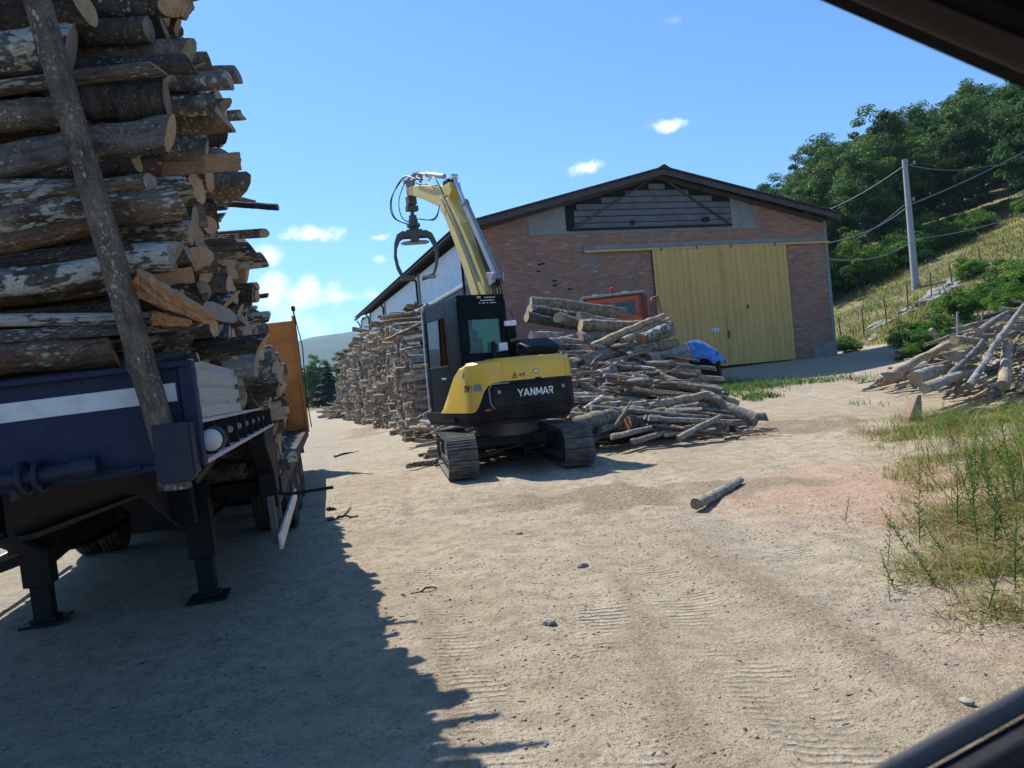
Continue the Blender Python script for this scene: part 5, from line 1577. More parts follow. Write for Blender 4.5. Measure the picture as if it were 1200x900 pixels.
# hood stickers: warning triangle, pictogram, round badge
def tri(T):
    mb = MB()
    a = [(-.055, -.045), (.055, -.045), (0, .052)]; b = [(-.036, -.034), (.036, -.034), (0, .030)]
    for i in range(3):
        j = (i + 1) % 3
        mb.add([(*a[i], 0), (*a[j], 0), (*b[j], 0), (*b[i], 0), (*a[i], .003), (*a[j], .003), (*b[j], .003), (*b[i], .003)], [(4, 5, 6, 7), (0, 3, 2, 1), (0, 1, 5, 4), (2, 3, 7, 6)])
    mb.box((0, -.002, .0015), (.008, .024, .003)).box((0, -.022, .0015), (.008, .007, .003))
    return mb.build('warning_triangle', M['chassis'], hood, T)
hy = lambda x: tail_y(x) + .035
tri(Matrix.Translation((-.36, hy(-.36) - .004, 1.59)) @ RX90)
MB().box((-.255, hy(-.25) - .004, 1.592), (.035, .004, .030)).box((-.225, hy(-.22) - .004, 1.60), (.03, .004, .008)).cyl((-.185, hy(-.18) - .006, 1.617), (-.185, hy(-.18) - .001, 1.617), .012, 10).box((-.185, hy(-.18) - .004, 1.585), (.018, .004, .055)).build('pictogram', M['chassis'], hood)
bd = MB().tube([(.07 + .06 * math.cos(t), hy(.07) - .003, 1.635 + .026 * math.sin(t)) for t in np.linspace(0, 2 * PI, 21)], .006, 5).build('badge', M['steel'], hood)
MB().prism([(.07 + .055 * math.cos(t), 1.635 + .022 * math.sin(t)) for t in np.linspace(0, 2 * PI, 20, endpoint=False)], hy(.07) - .004, hy(.07) + .001, 'y').build('badge_face', M['white'], bd)
MB().box((.0, -1.10, 1.912), (.13, .05, .008)).build('sticker', M['bluegrey'], hood)
MB().box((.10, hy(.1) - .006, 1.515), (.12, .03, .03)).build('hood_latch', M['chassis'], hood, bevel=.004)
# right front tank and steps, centre deck
MB().box((.72, .35, 1.36), (.80, 1.15, .80)).build('tank_cover', M['black'], EX, UPPER, bevel=.05, seg=3)
MB().box((.05, .55, 1.12), (.60, 1.0, .36)).build('centre_deck', M['plastic'], EX, UPPER, bevel=.02)
mb = MB().prism([(-.30, 1.88), (-.80, 1.92), (-.90, 2.05), (-.50, 2.22), (-.15, 2.20), (.4, 1.9), (.4, 1.75)], .15, .95, 'x')
mb.build('air_cleaner_cover', M['plastic'], EX, UPPER, bevel=.10, seg=4)

# ---- cab
CAB0, CAB1, CY0, CY1, CZ0, CZ1 = -1.10, -.06, -.62, 1.10, 1.04, 3.03
def frame_face(quad_out, quad_in, off):
    """flat ring between an outer and an inner quadrilateral, with depth 'off'"""
    mb = MB()
    off = Vector(off)
    a = [Vector(p) for p in quad_out]; b = [Vector(p) for p in quad_in]
    for i in range(4):
        j = (i + 1) % 4
        mb.add([a[i], a[j], b[j], b[i], a[i] + off, a[j] + off, b[j] + off, b[i] + off], [(0, 1, 2, 3), (4, 7, 6, 5), (2, 6, 7, 3), (0, 4, 5, 1)])
    return mb
cabm = MB()
cabm.box(((CAB0 + CAB1) / 2, .24, CZ1 - .055), (1.0, 1.72, .11)).box(((CAB0 + CAB1) / 2, .24, CZ0 + .05), (.96, 1.68, .10))
cabm.box(((CAB0 + CAB1) / 2, CY0 + .03, 1.55), (.98, .06, .95))
for x, y in ((CAB0 + .045, CY0 + .05), (CAB1 - .045, CY0 + .05), (CAB0 + .045, CY1 - .05), (CAB1 - .045, CY1 - .05)):
    cabm.box((x, y, 2.0), (.09, .10, 1.88))
cabm.box((CAB1 - .03, .24, 1.45), (.04, 1.6, .75))
cab = cabm.build('cab', M['black'], EX, UPPER, bevel=.02, seg=3)
# rear window with opaque surround
MB().box(((CAB0 + CAB1) / 2, CY0 + .02, 2.76), (.90, .03, .32)).box((CAB0 + .15, CY0 + .02, 2.36), (.14, .03, .60)).box((CAB1 - .125, CY0 + .02, 2.36), (.07, .03, .60)).build('window_surround', M['black'], cab)
MB().box(((CAB0 + CAB1) / 2 + .03, CY0 + .03, 2.32), (.70, .012, .58)).build('rear_window', M['glass'], cab)
MB().box((CAB1 - .02, .24, 2.33), (.012, 1.5, .80)).build('side_window', M['glass'], cab)
MB().box(((CAB0 + CAB1) / 2, CY1 - .02, 2.0), (.84, .012, 1.6)).build('windscreen', M['glass'], cab)
# left door: frame, window, handle; quarter panel behind
dr = frame_face([(CAB0, -.08, 1.06), (CAB0, CY1 - .02, 1.06), (CAB0, CY1 - .02, CZ1 - .10), (CAB0, -.08, CZ1 - .10)],
                [(CAB0, -.0, 1.86), (CAB0, CY1 - .09, 1.86), (CAB0, CY1 - .09, CZ1 - .32), (CAB0, -.0, CZ1 - .32)], (.04, 0, 0)).build('door', M['black'], EX, UPPER, bevel=.006)
MB().box((CAB0 + .02, .51, 2.28), (.012, 1.03, .88)).build('door_window', M['glass'], dr)
MB().bar((CAB0 - .03, .10, 1.63), (CAB0 - .03, .30, 1.65), .03, .03).build('door_handle', M['galv'], dr)
MB().box((CAB0 - .006, .50, 1.865), (.012, 1.0, .02)).build('door_trim', M['steel'], dr)
frame_face([(CAB0, CY0, 1.06), (CAB0, -.09, 1.06), (CAB0, -.09, CZ1 - .10), (CAB0, CY0, CZ1 - .10)],
           [(CAB0, -.36, 2.3), (CAB0, -.355, 2.3), (CAB0, -.355, 2.305), (CAB0, -.36, 2.305)], (.04, 0, 0)).build('quarter_panel', M['black'], cab)
MB().tube([(CAB0 - .035, CY1 - .0, 1.05), (CAB0 - .035, CY1 - .0, 2.0), (CAB0 - .03, CY1 - .04, CZ1 - .04)], .016, 8).build('grab_rail', M['white'], cab, smooth=60)
# seat and levers inside
se = MB().box((-.62, .12, 1.50), (.50, .50, .14)).box((-.62, -.13, 1.92), (.46, .13, .76)).box((-.62, -.13, 2.38), (.26, .10, .18)).build('driver_seat', M['hose'], cab, bevel=.04, seg=3)
MB().box((-.95, .2, 1.62), (.16, .5, .10)).cyl((-.95, .38, 1.66), (-.95, .42, 1.86), .02, 8).box((-.28, .2, 1.62), (.16, .5, .10)).cyl((-.28, .38, 1.66), (-.28, .42, 1.86), .02, 8).build('control_console', M['plastic'], cab, bevel=.01)
# dealer lettering on the rear of the roof, paper and exhaust on the rear window
text('BBB', .05, M['white'], cab, Matrix.Translation((-.62, CY0 - .006, CZ1 - .055)) @ RX90, .001, .002)
for x, z, w in ((-.36, CZ1 - .055, .26), (-.43, CZ1 - .105, .30), (-.42, CZ1 - .15, .38)):
    for q in range(int(w / .033)):
        if random.random() < .85: MB().box((x - w / 2 + .033 * q, CY0 - .004, z), (.024, .004, .015)).build('print_mark', M['white'], cab)
MB().box((-.20, CY0 - .012, 2.11), (.19, .006, .135)).build('paper_notice', M['white'], cab)
MB().tube([(-.42, CY0 - .05, 1.90), (-.42, CY0 - .06, 2.10), (-.42, CY0 - .04, 2.20)], [.055, .055, .045], 14).tube([(-.42, CY0 - .112, 2.115), (-.42, CY0 - .118, 2.115)], .035, 12).build('exhaust_pipe', M['plastic'], EX, UPPER, smooth=50)
# mirror and work lamp at the right rear corner of the roof
mb = MB().tube([(-.08, CY0 + .02, 2.74), (.05, CY0, 2.72), (.07, CY0, 2.56), (-.06, CY0 - .02, 2.54)], .012, 8)
mb.build('mirror_arm', M['steel'], cab, smooth=60)
MB().box((-.04, CY0 - .08, 2.50), (.26, .06, .09)).build('mirror', M['white'], cab, bevel=.025, seg=3)
MB().box((.00, CY0 + .1, 2.38), (.22, .30, .28)).build('mirror', M['black'], cab, bevel=.04, seg=3)

# ---- boom in the plane x = .33, values are (y forward, z up)
BXc = .16
def arm_prism(outer, w, name, mat_, x=BXc, bev=.02):
    return MB().prism(outer, x - w / 2, x + w / 2, 'x').build(name, mat_, EX, UPPER, bevel=bev, seg=2)
def limb(path, widths):
    """outline of a bent limb from its centre line and half heights"""
    P = [Vector(p) for p in path]; L, Rr = [], []
    for i, p in enumerate(P):
        d = (P[min(i + 1, len(P) - 1)] - P[max(i - 1, 0)]).normalized(); n = Vector((-d.y, d.x))
        L.append(tuple(p + n * widths[i])); Rr.append(tuple(p - n * widths[i]))
    return L + Rr[::-1]
bfoot, belb, btop = (.42, 1.35), (.50, 3.30), (1.62, 5.62)
boom_path = [(.45, 1.30), (.42, 2.1), (.46, 2.75), (.57, 3.22), (.90, 3.82), (1.36, 4.50), (1.84, 5.12), (1.96, 5.28)]
arm_prism(limb(boom_path, [.15, .24, .29, .33, .29, .25, .19, .13]), .38, 'boom', M['boomyellow'])
# side stiffeners on the boom back
mb = MB()
for sx in (-.20, .20):
    for a, b in zip(boom_path[1:-1], boom_path[2:]): mb.bar((BXc + sx, a[0] - .02, a[1]), (BXc + sx, b[0] - .02, b[1]), .02, .05, up=(1, 0, 0))
mb.build('boom_rib', M['boomyellow'], EX, UPPER)
# boom post bracket and boom cylinder in front
mb = MB()
for sx in (-.24, .24): mb.prism([(.15, 1.15), (.65, 1.15), (.60, 1.55), (.30, 1.60)], BXc + sx - .03, BXc + sx + .03, 'x')
mb.build('boom_bracket', M['boomyellow'], EX, UPPER, bevel=.01)
def cylinder(p, q, r, f, name, x=BXc):
    p3, q3 = Vector((x, *p)), Vector((x, *q)); m3 = p3.lerp(q3, f)
    b = MB().cyl(p3, m3, r, 16).cyl(m3 - (q3 - p3).normalized() * .05, m3 + (q3 - p3).normalized() * .02, r * 1.12, 16).build(name, M['boomyellow'] if 'boom' in name else M['galv'], EX, UPPER, smooth=40)
    MB().cyl(m3, q3, r * .5, 12).cyl(q3 - Vector((r, 0, 0)), q3 + Vector((r, 0, 0)), r * .8, 12).build('piston_rod', M['chrome'], b, smooth=40)
    return b
cylinder((.95, 1.30), (.98, 3.55), .075, .62, 'boom_cylinder', BXc - .0)
# arm cylinder rides on the back of the boom, facing the sky
cylinder((.04, 3.42), (1.64, 5.66), .080, .72, 'arm_cylinder')
mb = MB()
for sx in (-.10, .10): mb.prism([(.36, 3.22), (-.04, 3.32), (-.04, 3.48), (.28, 3.54)], BXc + sx - .02, BXc + sx + .02, 'x')
mb.cyl((BXc - .13, .04, 3.42), (BXc + .13, .04, 3.42), .05, 12)
mb.build('cylinder_lug', M['galv'], EX, UPPER, bevel=.005)
# hoses down the back of the boom
mb = MB()
for sx, dz in ((-.09, 0), (-.05, .03), (.04, 0), (.08, .03)):
    mb.tube([(BXc + sx, .12, 1.7), (BXc + sx, .04, 2.6), (BXc + sx, .10 - dz, 3.2), (BXc + sx * 1.3, .46, 3.90), (BXc + sx, .76, 4.30)], .020, 6, sm=5)
mb.build('boom_hose', M['hose'], EX, UPPER, smooth=60)
mb = MB()
for sx in (.17, .20, .23):
    mb.tube([(BXc + sx - .42, .45, 3.4), (BXc + sx - .43, .92, 4.1), (BXc + sx - .42, 1.40, 4.8), (BXc + sx - .40, 1.85, 5.35)], .012, 6, sm=4)
mb.build('boom_pipe', M['galv'], EX, UPPER, smooth=60)
MB().box((BXc + .10, .02, 2.05), (.1, .08, .9)).build('valve_block', M['chassis'], EX, UPPER, bevel=.01)
# boom lettering on the left flank
MB().box((BXc - .157, .95, 4.35), (.006, .05, .05)).build('sticker', M['bluegrey'], EX, UPPER)
# arm
arm_path = [(1.58, 5.46), (1.94, 5.34), (2.40, 5.46), (3.15, 5.72), (3.85, 5.92), (4.18, 5.98)]
arm_prism(limb(arm_path, [.10, .22, .20, .15, .11, .07]), .26, 'arm', M['boomyellow'])
MB().prism([(1.84, 4.94), (2.10, 5.06), (2.06, 5.36), (1.78, 5.34)], BXc - .20, BXc + .20, 'x').build('boom_head', M['boomyellow'], EX, UPPER, bevel=.015)
MB().box((BXc, 1.86, 5.60), (.24, .30, .10)).build('guard', M['chassis'], EX, UPPER, bevel=.01)
cylinder((2.14, 5.80), (3.65, 6.26), .055, .62, 'bucket_cylinder')
mb = MB()
for sx in (-.09, .09):
    mb.bar((BXc + sx, 3.65, 6.26), (BXc + sx, 3.88, 5.98), .03, .07, up=(1, 0, 0)); mb.bar((BXc + sx, 3.65, 6.26), (BXc + sx, 4.32, 6.24), .03, .07, up=(1, 0, 0))
mb.bar((BXc, 4.32, 6.26), (BXc, 4.28, 5.88), .16, .14, up=(1, 0, 0))
mb.cyl((BXc - .14, 4.16, 5.98), (BXc + .14, 4.16, 5.98), .06, 12).cyl((BXc - .14, 4.32, 6.24), (BXc + .14, 4.32, 6.24), .05, 12)
mb.build('linkage', M['galv'], EX, UPPER, bevel=.006)
# rotator and grapple hang plumb below the arm tip
GY_, GT = 4.28, 5.86
mb = MB().box((BXc, GY_, GT - .06), (.22, .22, .20)).cyl((BXc, GY_, GT - .16), (BXc, GY_, GT - .52), .05, 12).cyl((BXc, GY_, GT - .40), (BXc, GY_, GT - .52), .10, 16)
mb.box((BXc, GY_, GT - .24), (.30, .16, .12))
mb.build('rotator_link', M['steel'], EX, UPPER, smooth=40, bevel=.008)
mb = MB().cyl((BXc, GY_, GT - .50), (BXc, GY_, GT - .74), .12, 20).cyl((BXc, GY_, GT - .60), (BXc, GY_, GT - .66), .17, 20)
mb.build('rotator', M['steel'], EX, UPPER, smooth=40)
GT2 = GT - .74
GA = Matrix.Translation((BXc, GY_, 0)) @ rz(-18)
mb = MB().box((0, 0, GT2 - .05), (.40, .30, .10)).box((0, -.13, GT2 - .10), (.62, .03, .14)).box((0, .13, GT2 - .10), (.62, .03, .14)).box((0, 0, GT2 - .20), (.22, .26, .12)).prism([(-.16, GT2), (.16, GT2), (.08, GT2 + .16), (-.08, GT2 + .16)], -.12, .12, 'x')
gb = mb.build('grapple_head', M['steel'], EX, UPPER @ GA, bevel=.01)
def tine(s, y, w):
    inner = [(s * .24, GT2 - .13), (s * .37, GT2 - .20), (s * .455, GT2 - .36), (s * .49, GT2 - .56), (s * .46, GT2 - .80), (s * .38, GT2 - 1.0), (s * .12, GT2 - 1.10)]
    outer = [(s * .08, GT2 - 1.15), (s * .40, GT2 - 1.09), (s * .52, GT2 - .84), (s * .565, GT2 - .56), (s * .53, GT2 - .30), (s * .44, GT2 - .10), (s * .28, GT2 - .02)]
    return MB().prism(inner + outer, y - w / 2, y + w / 2, 'y')
for s in (-1, 1):
    for y in ((-.19, .19) if s < 0 else (-.12, .12)):
        tine(s, y, .035).build('grapple_claw', M['steel'], EX, UPPER @ GA, bevel=.006)
    MB().box((s * .27, 0, GT2 - 1.085), (.36, .44 if s < 0 else .30, .05)).build('claw_plate', M['galv'] if s > 0 else M['steel'], EX, UPPER @ GA, bevel=.008)
MB().cyl((-.30, 0, GT2 - .28), (.30, 0, GT2 - .28), .05, 14).cyl((-.36, 0, GT2 - .28), (.36, 0, GT2 - .28), .028, 10).build('grapple_cylinder', M['galv'], EX, UPPER @ GA, smooth=40)
mb = MB()
for dx, sw in ((-.10, .50), (-.05, .62), (.05, .42)):
    mb.tube([(BXc + dx, 3.5, 6.08), (BXc + dx - .10, 4.15, 6.30), (BXc + dx - sw * .5, 4.55 + sw * .3, 5.95), (BXc + dx - sw * .5, 4.5 + sw * .3, 5.5), (BXc + dx, 4.35, 5.26)], .013, 6, sm=6)
for dx, dn in ((.06, .55), (.12, .75)):
    mb.tube([(BXc + .1, 4.3, 5.40), (BXc + .25, 3.9, 5.28), (BXc + .2, 3.3, 5.18 + .2 * (.75 - dn)), (BXc + .15, 2.9, 5.36), (BXc + .13, 2.72, 5.68)], .013, 6, sm=6)
for p_ in ([(BXc - .16, 2.2, 5.62), (BXc - .17, 2.8, 5.80), (BXc - .15, 3.5, 6.0)], [(BXc - .14, 1.7, 5.05), (BXc - .22, 2.15, 5.75), (BXc - .16, 2.7, 5.85)]):
    mb.tube(p_, .014, 6, sm=6)
mb.build('grapple_hose', M['hose'], EX, UPPER, smooth=60)


# ================================================================== CENTRAL PILE OF POLES
PG = 'long poles heaped in the central pile'
KP = [  # px0,py0 (butt), px1,py1, depth at both ends, thickness px, bark, cut, label
    (622, 355, 735, 366, 19.2, 19.8, 12, 'g', 'o', 'topmost pole of the central pile, pale butt left, pointing at the orange cab'),
    (620, 364, 720, 378, 18.8, 19.6, 14, 'd', 'o', 'second topmost dark pole of the central pile, just under the topmost one'),
    (617, 371, 690, 384, 18.4, 19.2, 11, 'd', 'c', 'thin-edged dark pole under the two topmost ones of the central pile'),
    (654, 372, 706, 386, 18.0, 19.2, 11, 'g', 'c', 'pole with small round pale end left of the two big pale butts'),
    (678, 371, 730, 379, 18.2, 19.2, 9, 'g', 'o', 'short pole with round end directly above the big pale butt'),
    (680, 382, 775, 380, 17.8, 18.6, 15, 'g', 'c', 'thick pole with big pale sawn butt, upper one of two'),
    (678, 397, 760, 396, 17.6, 18.5, 15, 'g', 'c', 'thick pole with big pale sawn butt, lower one of two'),
    (622, 394, 672, 394, 17.4, 18.2, 10, 'w', 'o', 'pale greenish pole lying level right behind the excavator cab'),
    (640, 402, 688, 392, 17.2, 18.0, 9, 'w', 'o', 'weathered pole tilted up to the right behind the yellow hood'),
    (694, 407, 778, 370, 16.9, 17.9, 9, 'w', 'o', 'long pale pole rising steeply to the top right of the central pile'),
    (730, 400, 784, 374, 17.1, 18.1, 8, 'w', 'o', 'pole rising to the right just below the steepest pale one'),
    (752, 398, 786, 380, 17.2, 17.9, 12, 'p', 'r', 'mottled pole with orange broken end at the upper right of the pile'),
    (684, 424, 790, 388, 16.6, 18.0, 13, 'g', 'c', 'long grey pole rising across the middle of the pile to the upper right'),
    (672, 428, 720, 412, 16.5, 17.3, 10, 'd', 'o', 'dark pole in the left middle of the pile beside the yellow vents'),
    (740, 415, 792, 402, 17.1, 17.8, 14, 'g', 'o', 'thick smooth pole on the right shoulder of the pile'),
    (760, 421, 806, 408, 17.0, 17.6, 12, 'w', 'o', 'pole ending at the right shoulder just above the blue tarpaulin level'),
    (768, 434, 808, 416, 16.8, 17.5, 13, 'g', 'o', 'thick pole end pointing right beside the blue tarpaulin'),
    (700, 444, 738, 418, 16.0, 16.9, 18, 'w', 'c', 'thick stubby pole raised in the centre of the pile, widest at its top end'),
    (730, 417, 760, 428, 16.8, 16.4, 9, 'd', 'o', 'dark pole falling to the right from the thick stubby one'),
    (658, 445, 690, 425, 16.2, 16.8, 7, 'w', 'o', 'thin pale pole at the left edge of the pile beside the vents'),
    (762, 438, 822, 459, 16.3, 15.7, 13, 'g', 'o', 'stout pole sloping down to the right above the forked one'),
    (780, 440, 812, 432, 16.7, 17.2, 12, 'w', 'o', 'grey pole end low on the right shoulder of the pile'),
    (706, 452, 790, 448, 15.7, 16.2, 6, 'w', 'o', 'thin pale pole lying level over the lower middle of the pile'),
    (710, 448, 752, 452, 15.8, 15.7, 6, 'w', 'o', 'short thin pole just above the level pale one'),
    (738, 458, 800, 462, 15.6, 15.4, 7, 'g', 'o', 'dark thin pole in the lower middle, under the level pale one'),
    (684, 462, 736, 468, 15.5, 15.3, 7, 'w', 'o', 'thin pole at the lower left of the pile above the excavator track'),
    (686, 450, 716, 464, 15.7, 15.4, 6, 'w', 'o', 'thin bowed pole falling to the right at the left of the pile'),
    (684, 471, 734, 458, 15.4, 15.8, 12, 'w', 'c', 'pale pole rising right near the lower left of the pile'),
    (752, 480, 830, 462, 15.0, 15.2, 11, 'w', 'c', 'pole meeting the forked one at the right, with a broken end'),
    (886, 493, 822, 460, 14.7, 15.4, 15, 'g', 'd', 'long stout forked pole reaching out on the ground farthest to the right'),
    (864, 474, 826, 462, 15.0, 15.5, 9, 'd', 'o', 'dark branch pole just above the one reaching farthest right'),
    (686, 486, 760, 478, 14.7, 15.0, 10, 'b', 'c', 'brownish pole low over the front foot of the pile'),
    (660, 484, 692, 488, 14.9, 14.7, 14, 'b', 'r', 'mossy thick pole peeping out above the right excavator track'),
    (674, 500, 760, 482, 14.2, 14.7, 20, 'g', 'c', 'thickest dark pole at the foot of the pile beside the right track'),
    (735, 497, 800, 486, 14.2, 14.6, 16, 'd', 'r', 'thick dark pole with orange split butt at the foot of the pile'),
    (692, 478, 830, 489, 14.5, 14.4, 7, 'g', 'o', 'long thin pole crossing the whole foot of the pile'),
    (716, 512, 780, 498, 13.8, 14.0, 7, 'w', 'c', 'thin pale pole on the ground in front of the pile'),
    (740, 518, 810, 500, 13.6, 13.9, 7, 'g', 'o', 'thin curved grey pole lying foremost on the ground'),
    (795, 514, 845, 487, 13.6, 14.1, 7, 'w', 'o', 'pole leaning up to the right at the right foot of the pile'),
    (778, 510, 838, 503, 13.7, 13.8, 5, 'w', 'o', 'thin stick on the ground at the right foot of the pile'),
    (760, 490, 856, 494, 14.0, 14.0, 6, 'w', 'o', 'thin long stick near the ground pointing right'),
    (720, 500, 740, 470, 14.2, 14.3, 4, 'w', 'o', 'short upright stub at the foot of the pile'),
    (765, 500, 848, 510, 13.8, 13.7, 5, 'd', 'o', 'thin dark stick reaching right over the shadow on the ground'),
]
CT['d'] = 'cut_grey'
npole = 0
BK['g'] = 'bark_pole'
for k, (x0, y0, x1, y1, Y0, Y1, th, bk, ct, lab) in enumerate(KP):
    p, q = W(x0, y0, Y0), W(x1, y1, Y1)
    for v in (p, q): v.z = max(v.z, gz(v.x, v.y) + .03)
    place_log('timber_pole', p, q, th / 2 / FPX * (Y0 + Y1) / 2 * 1.15, POLEM[k % 8], bk, ct, lab, 'pole', PG)
    npole += 1
# body of the heap under and behind the ones picked out above
def heap_z(x, y):
    """surface of the heap above ground"""
    ax = (x - 1.5) / 2.6
    fr = min(1, max(0, (y - 13.9) / 3.3)) ** .85 * min(1, max(0, (20.6 - y) / 1.6))
    return 1.88 * max(0, 1 - abs(ax) ** 5) * fr
fills = []
rp = random.Random(9)
heaps = []
for k in range(680):
    x = rp.uniform(-1.0, 3.75); y = rp.uniform(14.5, 19.8)
    h = heap_z(x, y)
    if h < .12: continue
    f = rp.random() ** .35
    z = gz(x, y) + max(.06, (h - .12) * f)
    r = rp.choice([.03, .038, .046, .055, .066, .08]) 
    L = rp.uniform(1.3, 2.7) if r > .045 else rp.uniform(1.0, 2.2)
    a = rp.gauss(.12, .38); e = rp.gauss(0, .10)
    d = Vector((math.cos(a) * math.cos(e), math.sin(a) * math.cos(e), math.sin(e))) * L / 2
    c = Vector((x, y, z))
    # lean on the slope of the heap
    for s in (-1, 1):
        pp = c + d * s
        lim = gz(pp.x, pp.y) + heap_z(pp.x, pp.y) - .02
        if pp.z > lim + .25: d.z -= s * (pp.z - lim - .1) * .6
    d.z = max(-.2 * L / 2, min(.2 * L / 2, d.z))
    p, q = c - d, c + d
    for v in (p, q): v.z = max(v.z, gz(v.x, v.y) + r * .8)
    heaps.append((y - z * 1.2, p, q, r, x, f))
heaps.sort(key=lambda t: t[0])
POS = []
for k, (key, p, q, r, x, f) in enumerate(heaps):
    bk = rp.choices('gwdpb', [.36, .40, .08, .08, .08])[0]; ct = rp.choice('cocr' if rp.random() < .5 else 'co')
    me = rp.choice(POLEM)
    if rp.random() < .5: p, q = q, p
    if k < 150:
        side = 'left' if x < 1.2 else 'middle' if x < 3.0 else 'right'
        lev = 'at the foot' if (p.z + q.z) / 2 < gz(x, 16) + .55 else 'lower half' if (p.z + q.z) / 2 < gz(x, 16) + 1.2 else 'upper half'
        wd_ = {'g': 'grey', 'w': 'pale weathered', 'd': 'dark', 'p': 'lichened', 'b': 'brown'}[bk]; tk = 'thick' if r > .065 else 'thin' if r < .045 else 'medium'
        place_log('timber_pole', p, q, r, me, bk, ct, f'{tk} {wd_} pole, {lev}, {side} of the central pile', 'pole', PG)
    else:
        POS.append((log_matrix(p, q, r, me['L']), me, rp.random(), ({'g': 0, 'w': 1, 'd': 2, 'p': 3, 'b': 4}[bk], 5 if ct == 'c' else 6)))
HM = [M['bark_pole'], M['bark_dry'], M['bark_dark'], M['bark_pale'], M['bark_brown'], M['cut'], M['cut_grey']]
# thin twigs in the gaps
for k in range(230):
    x = rp.uniform(-.6, 5.2); y = rp.uniform(13.9, 17.5); h = heap_z(x, y)
    if h < .05 and not (13.6 < y < 14.8 and 1.5 < x < 4.6): continue
    c = Vector((x, y, gz(x, y) + max(.03, h * rp.uniform(.75, 1.0)))); a = rp.gauss(.1, .7); L = rp.uniform(.4, 1.3)
    d = Vector((math.cos(a), math.sin(a), rp.gauss(0, .18))) * L / 2
    me = rp.choice(BRANCH)
    p, q = c - d, c + d
    for v in (p, q): v.z = max(v.z, gz(v.x, v.y) + .015)
    POS.append((log_matrix(p, q, rp.uniform(.010, .026), me['L']), me, rp.random(), (rp.choice([0, 1, 1, 2, 4]), 5)))
merge_logs('brushwood', POS, HM, 'mass of sticks and poles filling the central pile')

# ================================================================== RIGHT-HAND PILE
BG = 'branches heaped in the right-hand pile'
KB = [
    (1041, 441, 1118, 400, 14.6, 16.6, 11, 'w', 'o', 'long stout pole sloping down to the left, farthest out of the right-hand pile'),
    (1060, 436, 1112, 424, 15.4, 16.6, 8, 'w', 'o', 'grey pole lying under the farthest-out pole of the right-hand pile'),
    (1072, 442, 1116, 428, 15.0, 16.2, 8, 'w', 'o', 'second grey pole under the farthest-out one of the right-hand pile'),
    (1073, 444, 1104, 432, 14.3, 15.2, 17, 'w', 'c', 'thick short log beside the pale upright block'),
    (1083, 455, 1150, 432, 14.0, 15.2, 13, 'w', 'o', 'stout curved pole lying foremost on the ground in the right-hand pile'),
    (1112, 441, 1156, 396, 14.8, 15.0, 8, 'g', 'o', 'grey pole crossing steeply up to the right, left one of two crossing poles'),
    (1148, 388, 1181, 366, 15.0, 16.4, 8, 'g', 'o', 'upper steep pole above the left crossing pole'),
    (1136, 452, 1172, 395, 14.3, 14.8, 9, 'w', 'o', 'long straight pole rising steeply right of the centre, lower stretch'),
    (1168, 400, 1200, 358, 14.9, 15.8, 8, 'w', 'o', 'pole at the upper right rising to the right edge of the view'),
    (1176, 452, 1182, 402, 14.1, 15.2, 15, 'w', 'o', 'thick upright log leaning on the right end of the right-hand pile'),
    (1120, 418, 1150, 408, 15.0, 16.6, 14, 'w', 'o', 'thick pale log half buried in the middle of the right-hand pile'),
    (1118, 398, 1150, 400, 15.4, 16.2, 11, 'w', 'c', 'log with pale ring-marked end facing left in the middle'),
    (1083, 405, 1120, 391, 16.2, 17.2, 4, 'w', 'o', 'thin stick sticking out to the left over the grass bank'),
    (1122, 386, 1160, 376, 16.2, 17.4, 7, 'w', 'o', 'pole on the upper left shoulder of the right-hand pile'),
    (1146, 374, 1178, 366, 16.4, 17.6, 6, 'd', 'o', 'dark pole on the top left shoulder of the right-hand pile'),
    (1172, 362, 1204, 366, 16.4, 17.2, 6, 'w', 'o', 'level pole on top of the right-hand pile'),
    (1186, 352, 1206, 356, 16.6, 17.2, 4, 'w', 'o', 'thin stick topmost on the right-hand pile'),
    (1122, 366, 1122, 396, 15.8, 15.7, 3, 'w', 'o', 'thin upright stick standing out of the left of the right-hand pile'),
    (1151, 364, 1151, 376, 16.3, 16.3, 3, 'w', 'o', 'short upright stick near the top of the right-hand pile'),
]
nb_ = 0
for k, (x0, y0, x1, y1, Y0, Y1, th, bk, ct, lab) in enumerate(KB):
    p, q = W(x0, y0, Y0), W(x1, y1, Y1)
    for v in (p, q): v.z = max(v.z, gz(v.x, v.y) + .04)
    place_log('cut_branch', p, q, th / 2 / FPX * (Y0 + Y1) / 2, POLEM[(k * 3) % 8], bk, ct, lab, 'branch', BG)
def heap2(x, y):
    ax = (x - 11.9) / 3.0; ay = (y - 17.0) / 2.7
    ax = ax * (1 if ax > 0 else 1)
    return 1.9 * max(0, 1 - abs(ax) ** 1.7) * max(0, 1 - abs(ay) ** 2)
P2 = []
items = []
for k in range(330):
    x = rp.uniform(9.3, 14.6); y = rp.uniform(14.6, 19.4); h = heap2(x, y)
    if h < .08: continue
    r = rp.choice([.02, .03, .035, .045, .06]); L = rp.uniform(.9, 2.2)
    a = rp.gauss(.55, .42); e = rp.gauss(.1, .16)
    c = Vector((x, y, gz(x, y) + max(.04, h * rp.random() ** .35)))
    d = Vector((math.cos(a) * math.cos(e), math.sin(a) * math.cos(e), math.sin(e))) * L / 2
    p, q = c - d, c + d
    for v in (p, q): v.z = max(v.z, gz(v.x, v.y) + r)
    items.append((y - 1.5 * c.z, p, q, r, x))
items.sort(key=lambda t: t[0])
